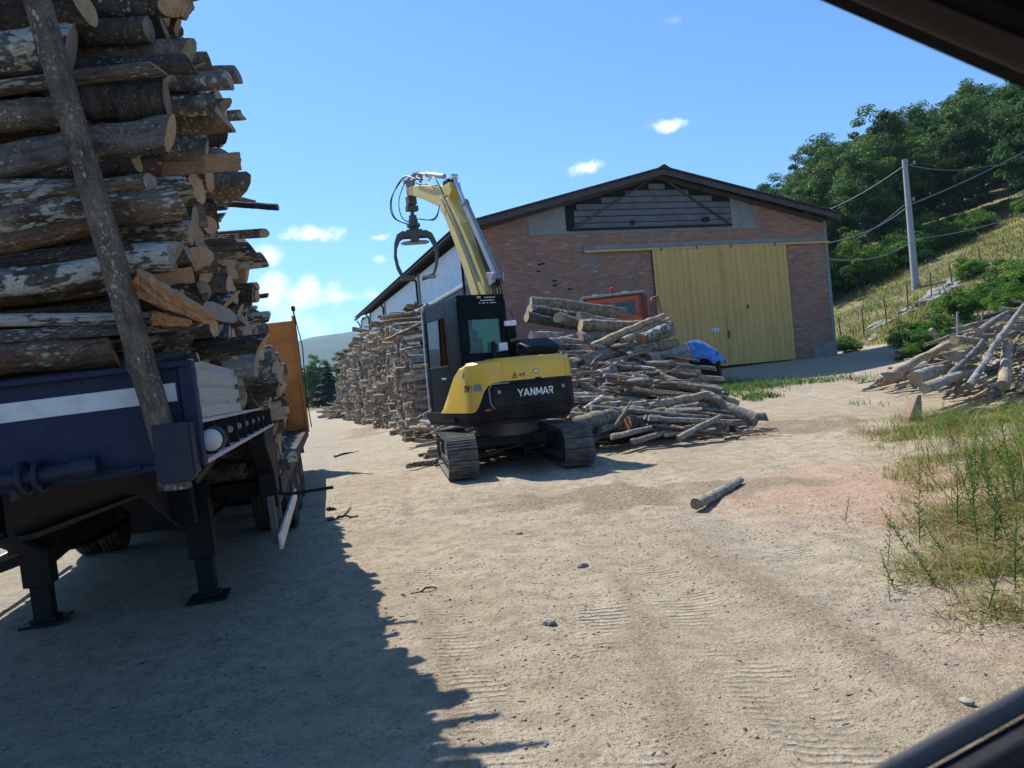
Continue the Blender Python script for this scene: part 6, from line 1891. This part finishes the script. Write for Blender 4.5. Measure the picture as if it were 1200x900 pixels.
for k, (key, p, q, r, x) in enumerate(items):
    me = rp.choice(POLEM + BRANCH[:3]); bk = rp.choices('wgd', [.7, .2, .1])[0]
    if k < 70:
        place_log('cut_branch', p, q, r, me, bk, 'o', f'{"thin" if r < .033 else "stout"} {dict(w="pale weathered", g="grey", d="dark")[bk]} branch, {"left" if x < 10.3 else "middle" if x < 11.6 else "right"} part of the right-hand pile', 'branch', BG)
    else:
        P2.append((log_matrix(p, q, r, me['L']), me, rp.random(), ({'g': 0, 'w': 1, 'd': 2}[bk], 6)))
for k in range(160):
    x = rp.uniform(9.3, 13.4); y = rp.uniform(13.9, 16.5); h = heap2(x, y)
    c = Vector((x, y, gz(x, y) + max(.05, h * rp.uniform(.6, 1.05)))); a = rp.uniform(0, 6.28); L = rp.uniform(.3, 1.0)
    d = Vector((math.cos(a), math.sin(a), rp.gauss(0, .5))) * L / 2
    me = rp.choice(BRANCH); p, q = c - d, c + d
    for v in (p, q): v.z = max(v.z, gz(v.x, v.y) + .01)
    P2.append((log_matrix(p, q, rp.uniform(.006, .014), me['L']), me, rp.random(), (1, 6)))
merge_logs('brushwood', P2, HM, 'tangle of thin branches filling the right-hand pile')
# pale split block and saw dust at its foot
blk = MB().prism([(-.17, 0), (.17, 0), (.15, .08), (.10, .52), (.02, .50), (-.16, .10)], -.09, .12, 'y')
bp = W(1066, 459, 14.0)
o = blk.build('wood_block', [M['cut']], bevel=.012); o.location = (bp.x, 14.0, gz(bp.x, 14.0) - .02); o.rotation_euler = (.0, .15, .35)
tag(o, 'pale split wedge of wood standing in front of the right-hand pile', 'wood block')

# ================================================================== LONG STACK BESIDE THE WAREHOUSE
A0 = Vector((-2.75, 21.6, 0)); A1 = Vector((-11.6, 51.0, 0))
sd = (A1 - A0); SLn = sd.length; sd.normalize(); sn = Vector((-sd.y, sd.x, 0)) # sn faces the track
if sn.x > 0: sn = -sn
stk = []
rs_ = np.random.default_rng(8)
topS = lambda u: np.interp(u, [0, .8, 2.2, 5, 9, 15, 20, 24, 27, 29.5, 30.7], [1.6, 2.6, 3.4, 3.75, 3.60, 3.75, 3.6, 3.5, 3.2, 2.2, .6])
u0 = 0.0
while u0 < SLn - .3:
    u1 = min(u0 + 2.6, SLn)
    rads = rs_.choice([.05, .065, .08, .10, .12], 520, p=[.16, .26, .28, .18, .12]) * (1.0 if u0 < 12 else 1.25)
    pk = pack(u0, u1, lambda y: y * 0, lambda y: topS(y) + .12 * np.sin(y * 4.1), rads, .03, int(u0 * 10) + 1)
    stk += [tuple(r) for r in pk]
    u0 += 2.58
# each billet: a 3 to 6 sided split piece, deep enough to be real
Vs, Fs, mis, tns = [], [], [], []
off = 0
rs2 = random.Random(6)
for u, z, r in stk:
    n = rs2.choice([3, 4, 4, 5, 6]); a0 = rs2.uniform(0, 6.28)
    ang = [a0 + 2 * PI * (k + rs2.uniform(-.22, .22)) / n for k in range(n)]
    rr2 = [r * rs2.uniform(.80, 1.22) for _ in range(n)]
    out = rs2.gauss(.0, .07) + .16 * math.sin(u * .9) - .10 * z * .35 + (.25 if rs2.random() < .05 else 0)
    L = rs2.uniform(.45, 1.05)
    c0 = A0 + sd * u + sn * out
    g = gz(c0.x, c0.y)
    sx, sz = rs2.gauss(0, .10), rs2.gauss(0, .06)
    for e in (0, 1):
        for k in range(n):
            uu = math.cos(ang[k]) * rr2[k] * (1 - .12 * e); zz = math.sin(ang[k]) * rr2[k] * (1 - .12 * e)
            p = c0 + sd * (uu + sx * e * L) - sn * (L * e + rs2.uniform(-.02, .02)) 
            Vs.append((p.x, p.y, g + z + zz + sz * e * L))
    kind_ = 0 if rs2.random() < .4 else 1
    t_ = rs2.random()
    Fs.append(tuple(off + k for k in range(n))); mis.append(2); tns.append(t_)
    for k in range(n):
        Fs.append((off + k, off + n + k, off + n + (k + 1) % n, off + (k + 1) % n)); mis.append(kind_ if k % 2 else 1); tns.append(t_)
    off += 2 * n
me = bpy.data.meshes.new('firewood_stack')
me.from_pydata(Vs, [], Fs)
for mm_ in (M['bark_pole'], M['bark_dry'], M['cut_grey']): me.materials.append(mm_)
me.polygons.foreach_set('material_index', mis)
at_ = me.attributes.new('tone', 'FLOAT', 'FACE'); at_.data.foreach_set('value', tns)
so_ = link_mesh('firewood_stack', me)
tag(so_, 'long high stack of split firewood between the track and the white side of the warehouse', kind='stuff')
# solid heart of the stack
mb = MB()
us = np.linspace(.3, SLn - .6, 30)
P_ = []
for u in us:
    t = max(.2, float(topS(u)) - .25)
    row = []
    for o_, z in ((-.55, -.1), (-.62 - .03, t * .5), (-.66, t), (-1.9, t), (-2.0, -.1)):
        c = A0 + sd * u + sn * (o_ - .0); row.append((c.x, c.y, gz(c.x, c.y) + z))
    P_.append(row)
mb.grid(P_)
for row in (P_[0], P_[-1]): mb.add(row, [tuple(range(5))])
tag(mb.build('stack_heart', M['bark_dark']), 'dark inner rows of the long firewood stack', kind='stuff')
# billets lying loose on top and fallen at the far end
LO = []
for k in range(170):
    far = k > 90
    u = rs2.uniform(28.0, 33.5) if far else rs2.uniform(.8, 27)
    z = rs2.uniform(0, 1.2) * max(0, 1 - (u - 28) / 5.5) if far else float(topS(u)) + rs2.uniform(.0, .18)
    c = A0 + sd * u - sn * rs2.uniform(.1, 1.4) if not far else A0 + sd * u + sn * rs2.uniform(-1.2, .5)
    c.z = gz(c.x, c.y) + z + .06
    a = rs2.uniform(0, PI); L = rs2.uniform(.7, 1.5) if not far else rs2.uniform(1.2, 2.4)
    d = Vector((math.cos(a), math.sin(a), rs2.gauss(0, .12 if not far else .25))) * L / 2
    me = rs2.choice(MEDS + SPL)
    LO.append((log_matrix(c - d, c + d, rs2.uniform(.045, .085), me['L']), me, rs2.random(), (rs2.choice([0, 1, 1, 4]), 6)))
for k in range(60):   # chunks behind the excavator, between stack and pile
    c = Vector((rs2.uniform(-2.6, -.4), rs2.uniform(19.0, 21.6), 0)); c.z = gz(c.x, c.y) + rs2.uniform(.05, 1.5) * (1 - abs(c.x + 1.2) / 2.2)
    a = rs2.uniform(0, PI); d = Vector((math.cos(a), math.sin(a), rs2.gauss(0, .15))) * .5
    me = rs2.choice(MEDS + SPL)
    LO.append((log_matrix(c - d, c + d, rs2.uniform(.05, .09), me['L']), me, rs2.random(), (rs2.choice([0, 1, 1, 4]), 6)))
merge_logs('loose_firewood', LO, HM, 'loose billets lying on and around the long firewood stack')

# ================================================================== SINGLE THINGS ON THE GROUND
p, q = G(816, 598), G(868, 567)
p.z += .065; q.z += .05
place_log('ground_log', p, q, .062, POLEM[2], 'w', 'c', 'single debarked log lying alone on the sandy yard right of the pile', 'log', None)
for k, (x0, y0, x1, y1, th, lab) in enumerate([(384, 612, 420, 606, 4.5, 'dark flat stick on the shadow edge beside the trailer wheels'), (404, 604, 412, 596, 2.5, 'short twig just above the dark flat stick'),
                                             (384, 599, 394, 599, 5, 'small dark bark chunk nearest the trailer wheels'), (392, 536, 420, 529, 3, 'thin stick on the lit track far beyond the wheels'),
                                             (470, 700, 512, 690, 4, 'thin stick lying across the ragged shadow edge')]):
    p, q = G(x0, y0), G(x1, y1); r = th / 2 / FPX * p.y
    p.z += r * .8; q.z += r * .8
    place_log('stick', p, q, r, BRANCH[k], 'd', 'o', lab, 'stick', None)

def stone(px, py, s, lab, mt='stone'):
    p = G(px, py)
    bm = bmesh.new(); bmesh.ops.create_icosphere(bm, subdivisions=2, radius=s)
    for v in bm.verts: v.co *= 1 + .35 * (random.random() - .5); v.co.z *= .6
    me = bpy.data.meshes.new('stone'); bm.to_mesh(me); bm.free(); me.materials.append(M[mt])
    o = link_mesh('stone', me); o.location = (p.x, p.y, float(ground_z(p.x, p.y)) + s * .25); tag(o, lab, 'stone')
stone(683, 666, .045, 'pale flat stone in the middle of the yard', 'palestone')
stone(608, 625, .035, 'small pale stone in front of the excavator', 'palestone')
stone(644, 735, .045, 'dark stone left of the track prints', 'stone')
stone(1133, 826, .03, 'grey flat stone by the car door at the lower right', 'stone')
stone(1112, 500, .10, 'light stone at the foot of the grass verge', 'palestone')

# ================================================================== ORANGE TRACTOR BEHIND THE PILE
tc = W(722, 372, 23.6)
TB = thing('tractor', 'old orange tractor with beacon on its cab, mostly hidden behind the central pile', 'tractor', (tc.x, 23.6, gz(tc.x, 23.6)), (0, 0, R(-12)))
zt = W(722, 347, 23.6).z - gz(tc.x, 23.6)
mb = MB().prism([(-1.0, .75), (1.05, .75), (1.05, zt - .80), (.7, zt - .68), (-.7, zt - .72), (-1.0, zt - .9)], -.55, .35, 'y')
mb.build('body', M['oldorange'], TB, bevel=.04)
MB().box((.05, -1.1, 1.15), (.85, 1.3, .75)).build('bonnet', M['oldorange'], TB, bevel=.06)
mb = MB()
for x, y in ((-.78, -.42), (-.78, .55), (.72, -.42), (.72, .55), (-.06, -.42)): mb.bar((x, y, zt - .82), (x, y, zt - .08), .08, .08)
mb.box((-.03, -.42, zt - .14), (1.56, .07, .12)).box((-.03, -.42, zt - .76), (1.56, .07, .14)).box((-.78, .06, zt - .14), (.07, .96, .10)).box((.72, .06, zt - .14), (.07, .96, .10)).box((-.78, .06, zt - .74), (.07, .96, .14)).box((.72, .06, zt - .74), (.07, .96, .14))
tcab = mb.build('cab', M['oldorange'], TB, bevel=.015)
for x, w in ((-.42, .66), (.33, .70)): MB().box((x, -.42, zt - .45), (w - .12, .02, .42)).build('window', M['darkglass'], tcab)
MB().box((0, .1, zt), (1.85, 1.3, .07)).box((-.95, -.2, zt - .03), (.12, .5, .12)).build('roof', M['galv'], TB, bevel=.02)
MB().box((-.55, -.45, zt + .05), (.16, .08, .06)).box((.35, -.45, zt + .05), (.16, .08, .06)).build('work_lamp', M['lens'], TB)
MB().cyl((-.05, 0, zt + .03), (-.05, 0, zt + .10), .09, 14).build('beacon_base', M['chassis'], TB, smooth=40)
MB().tube([(-.05, 0, zt + .10), (-.05, 0, zt + .26), (-.05, 0, zt + .29)], [.085, .075, .03], 14).build('beacon', M['redlens'], TB, smooth=50)
MB().tube([(.90, -.50, zt - 1.1), (.90, -.50, zt - .12)], [.10, .09], 14).build('exhaust_pipe', M['redlens'] if False else paint('rusty_pipe', (.16, .04, .03), .8, 0, .6, (.10, .05, .04), 6), TB, smooth=50)
MB().tube([(1.05, .3, zt - .8), (1.12, .3, zt - .15), (1.30, .3, zt - .10), (1.38, .3, zt - .8)], .035, 8).build('guard_frame', M['oldorange'], TB, smooth=50)
MB().box((1.2, .3, zt - .45), (.14, .03, .5)).build('side_window', M['darkglass'], TB)
for x in (-.85, .85):
    mb = MB(); mb.grid([[(x + (q_x / .115) * .16, .2 + r__ / .425 * .75 * math.cos(t), .75 + r__ / .425 * .75 * math.sin(t)) for t in np.linspace(0, 2 * PI, 29)] for q_x, r__ in tyre_prof])
    mb.build('wheel', M['rubber'], TB, smooth=40)
MB().tube([(.42, -.47, zt - .60), (.62, -.50, zt - .86)], .022, 6).box((-.25, -.50, zt - .72), (.22, .10, .09)).build('wiper_and_lamp', M['galv'], TB)

# ================================================================== COVERED MACHINE UNDER BLUE TARPAULIN
cp = W(827, 443, 25.3)
CVg = gz(cp.x, 25.3)
CV = thing('covered_machine', 'small dark machine covered with a blue tarpaulin beside the mustard door', 'covered machine', (cp.x, 25.3, CVg), (0, 0, R(-22)))
MB().box((.02, 0, .28), (.86, .62, .50)).box((.1, -.1, .58), (.70, .5, .2)).cyl((-.3, -.34, .16), (-.3, -.28, .16), .16, 16).cyl((.32, -.34, .16), (.32, -.28, .16), .16, 16).build('machine_body', M['chassis'], CV, bevel=.02)
CV.scale = (1.08, 1.0, 1.28)
ring = [(-.52, -.40), (-.20, -.46), (.15, -.47), (.50, -.42), (.60, -.15), (.60, .20), (.48, .42), (.10, .46), (-.30, .44), (-.52, .38), (-.58, .10), (-.57, -.15)]
ring = [(x, y) for a, b in zip(ring, ring[1:] + ring[:1]) for x, y in (a, ((a[0] + b[0]) / 2, (a[1] + b[1]) / 2))]
P_ = []
for t, zf_ in ((0, 0), (.25, .05), (.5, .15), (.75, .32), (1, .48)):
    row = []
    for k, (x, y) in enumerate(ring):
        topz = 1.06 - .16 * max(0, x + .1) - .32 * max(0, x) ** 1.2
        sc = .60 + .42 * t ** .7 + .03 * math.sin(5.1 * k) * t
        hem = .54 - .10 * (x > .3) + .05 * math.sin(k * 2.3)
        row.append((x * sc - .06 * (1 - t), y * sc, topz + (hem - topz) * (t ** 1.5) + .015 * math.sin(3 * k + 7 * t)))
    P_.append(row + [row[0]])
mb = MB().grid(P_[1:]).build('tarpaulin', M['tarp'], CV, smooth=50)
md = mb.modifiers.new('thickness', 'SOLIDIFY'); md.thickness = .012
cap_ = MB().grid(P_[:2]); cap_.add(P_[0][:-1], [tuple(range(len(P_[0]) - 1))])
cap_.build('plastic_sheet', M['panelwhite'], CV, smooth=50)
MB().box((-.46, -.36, .80), (.12, .14, .42)).build('plastic_sheet', M['panelwhite'], CV, bevel=.03)

# ================================================================== WEEDS ON THE NEAR RIGHT VERGE
def leaf_quad(base, d, up, L, w):
    s = d.cross(up).normalized() * w
    return [base, base + d * L * .5 + s + up * L * .06, base + d * L - up * L * .10, base + d * L * .5 - s + up * L * .06]
def weed_mesh(seed, h, nl, leafL, leafw, lean=.15):
    rr = random.Random(seed)
    ax = [Vector((0, 0, -.03))]
    d = Vector((rr.uniform(-lean, lean), rr.uniform(-lean, lean), 1)).normalized()
    for k in range(8):
        d = (d + Vector((rr.uniform(-.05, .05), rr.uniform(-.05, .05), 0))).normalized(); ax.append(ax[-1] + d * (h + .03) / 8)
    stem = MB().tube(ax, [.0045 * (1 - .8 * k / 8) for k in range(9)], 5)
    lv = MB()
    for k in range(nl):
        t = .12 + .88 * k / nl; i = min(7, int(t * 8)); p = ax[i].lerp(ax[i + 1], t * 8 - i)
        a = k * 2.4 + rr.uniform(-.3, .3); u = .55 + .6 * t
        dd = Vector((math.cos(a), math.sin(a), u * rr.uniform(.5, 1.1))).normalized()
        lv.add(leaf_quad(p, dd, Vector((0, 0, 1)), leafL * (1.15 - .75 * t) * rr.uniform(.8, 1.2), leafw * (1.1 - .6 * t)), [(0, 1, 2, 3)])
    return stem, lv
WD = []
for k, (h, nl, L, w, ln) in enumerate([(.62, 64, .085, .0085, .08), (.50, 48, .08, .008, .25), (.40, 30, .06, .012, .4), (.30, 22, .05, .010, .5)]):
    s_, l_m = weed_mesh(k, h, nl, L, w, ln)
    a = s_.build('stem', M['weed']); b = l_m.build('foliage', M['weed'])
    WD.append((a.data, b.data)); bpy.data.objects.remove(a); bpy.data.objects.remove(b)
wp = [(1078, 640, 0, 1.0, 'tallest upright weed with narrow dark leaves at the front of the verge'), (1068, 648, 2, 1.0, 'low weed sprouting at the foot of the tallest one'),
      (1040, 660, 1, .7, 'small leafy weed farthest left on the verge'), (1050, 690, 3, .9, 'tiny weed in front of the farthest left one'),
      (1122, 622, 1, 1.1, 'leaning leafy weed right of the tallest one'), (1132, 600, 2, 1.3, 'leafy weed behind the leaning one'),
      (1125, 540, 1, 1.1, 'dark slender weed on the reddish soil by the upper verge'), (1100, 690, 2, .8, 'small weed low in the dry grass'),
      (1160, 600, 0, .9, 'weed among the dense stems at the right'), (1185, 640, 1, 1.1, 'leafy weed at the right edge of the view'),
      (990, 612, 3, .8, 'small flat sprig alone on the sandy ground left of the verge'), (1042, 700, 3, .6, 'seedling on bare sand at the verge foot'),
      (1150, 560, 2, 1.2, 'bushy weed on the far part of the verge'), (1190, 560, 2, 1.3, 'bushy weed at the right edge on the far part of the verge'),
      (1175, 500, 1, 1.3, 'tall weed near the branches of the right-hand pile'), (1170, 700, 3, 1.0, 'low weed above the dry patch'), (1115, 660, 2, .9, 'weed between the tallest one and the dense stems'),
      (1145, 640, 0, 1.1, 'upright narrow-leaved weed in the thick of the verge'), (1165, 655, 2, 1.5, 'sprawling weed in the thick of the verge'), (1192, 600, 0, 1.2, 'tall narrow-leaved weed at the right edge'),
      (1140, 585, 1, 1.2, 'weed with bent tip behind the thick of the verge'), (1190, 700, 2, 1.3, 'sprawling weed low at the right edge'), (1155, 725, 3, 1.2, 'low weed beside the straw patch'), (1125, 575, 2, 1.2, 'spreading weed on the reddish soil')]
for k, (px, py, v, s, lab) in enumerate(wp):
    p = G(px, py)
    t = thing('weed', lab, 'weed', (p.x, p.y, float(ground_z(p.x, p.y))), (0, 0, k * 2.1))
    t.scale = (s, s, s)
    link_mesh('stem', WD[v][0], t); link_mesh('foliage', WD[v][1], t)

# ================================================================== THE CAR THE PICTURE IS TAKEN FROM: its window frame
CD = thing('car_window_frame', 'dark window frame and sill of the car from which the yard is seen', 'car window frame', (0.3, .45, 1.55))
CM = Matrix.Translation((-.3, -.45, -1.55))
def strip(pa, pb_, prof, name, mat_, away):
    """profile (across, away) swept from pa to pb; 'away' points out of the view"""
    pa, pb_ = Vector(pa), Vector(pb_)
    d = (pb_ - pa).normalized(); aw = Vector(away); aw = (aw - d * aw.dot(d)).normalized(); nr = d.cross(aw)
    mb = MB(); n = len(prof)
    vs = [p + aw * a + nr * b for p in (pa - d * .25, pb_ + d * .3) for a, b in prof]
    mb.add(vs, [tuple(range(n))[::-1], tuple(range(n, 2 * n))] + [(i, (i + 1) % n, n + (i + 1) % n, n + i) for i in range(n)])
    return mb.build(name, mat_, CD, CM, smooth=45, bevel=.004)
a, b = W(1000, -3, .55), W(1200, 82, .50)
arcp = lambda r, n=10: [(r - r * math.cos(t), r * math.sin(t)) for t in np.linspace(-PI / 2, PI / 2, n)]
strip(a, b, [(.010, -.02), (.003, -.012), (0, 0), (.003, .012), (.010, .02)], 'window_seal', paint('seal', (.035, .022, .016), .6, 0, .2, (.05, .04, .03), 9, spec=.15), (0.3, 0, 1))
strip(a, b, [(.009, -.05), (.009, .05), (.09, .05), (.11, 0), (.09, -.05)], 'window_pillar', paint('car_trim', (.002, .002, .004), .6, 0, .0, (.02, .02, .02), 9, spec=.05), (0.3, 0, 1))
a, b = W(1022, 903, .42), W(1200, 806, .45)
strip(a, b, [(0, -.003), (0, .005), (.012, .006), (.014, -.003)], 'window_seal', paint('belt_seal', (.07, .07, .075), .5, 0, .3, (.09, .09, .09), 9, spec=.2), (0.3, 0, -1))
strip(a, b, [(.013, -.020), (.013, .0), (.03, .0), (.03, -.020)], 'seal_groove', M['chassis'], (0.3, 0, -1))
strip(a, b, [(.028, -.030), (.028, -.012), (.30, -.012), (.30, -.030)], 'door_panel', paint('door_panel', (.34, .34, .42), .7, 0, .2, (.08, .08, .10), 9, spec=.1), (0.3, 0, -1))

# ================================================================== AIR
hm = bpy.data.materials.new('haze'); hm.use_nodes = True; ht = NT(hm.node_tree); hm.node_tree.nodes.clear()
pv = ht.n('ShaderNodeVolumePrincipled', i={'Color': (.50, .74, 1.0), 'Density': .00017, 'Anisotropy': .2})
ho = ht.n('ShaderNodeOutputMaterial'); ht.put(ho.inputs['Volume'], pv.outputs[0])
hz = MB().box((0, 2000, 148), (12400, 13000, 304)).build('haze', hm)
tag(hz, 'thin summer haze over the valley', kind='stuff')


# ---- things that would share a label are told apart by their order across the picture
def _px(o):
    c = o.matrix_world.translation if o.parent is None and o.type == 'MESH' else o.matrix_basis.translation
    if o.type == 'MESH':
        c = o.matrix_basis @ Vector((0, 0, 1.0))
    v = c - EYE
    dpt = v.dot(_F)
    return v.dot(CX) / max(dpt, .1), dpt
OW = ['first', 'second', 'third', 'fourth', 'fifth', 'sixth', 'seventh', 'eighth', 'ninth', 'tenth', 'eleventh', 'twelfth', 'thirteenth', 'fourteenth', 'fifteenth', 'sixteenth', 'seventeenth', 'eighteenth', 'nineteenth', 'twentieth'] + ['twenty-' + s for s in ('first', 'second', 'third', 'fourth', 'fifth', 'sixth', 'seventh', 'eighth', 'ninth')]
by = {}
for o in C.objects:
    if o.parent is None and o.get('label') and o.get('category'): by.setdefault(o['label'], []).append(o)
for lab, os_ in by.items():
    if len(os_) > 1:
        for k, o in enumerate(sorted(os_, key=lambda o: _px(o)[0])):
            if k < len(OW): o['label'] = f'{lab}, {OW[k]} from left'

for o in C.objects:
    if o.parent is None and o.get('label') and len(o['label'].split()) > 16: print('LONG', len(o['label'].split()), o['label'])
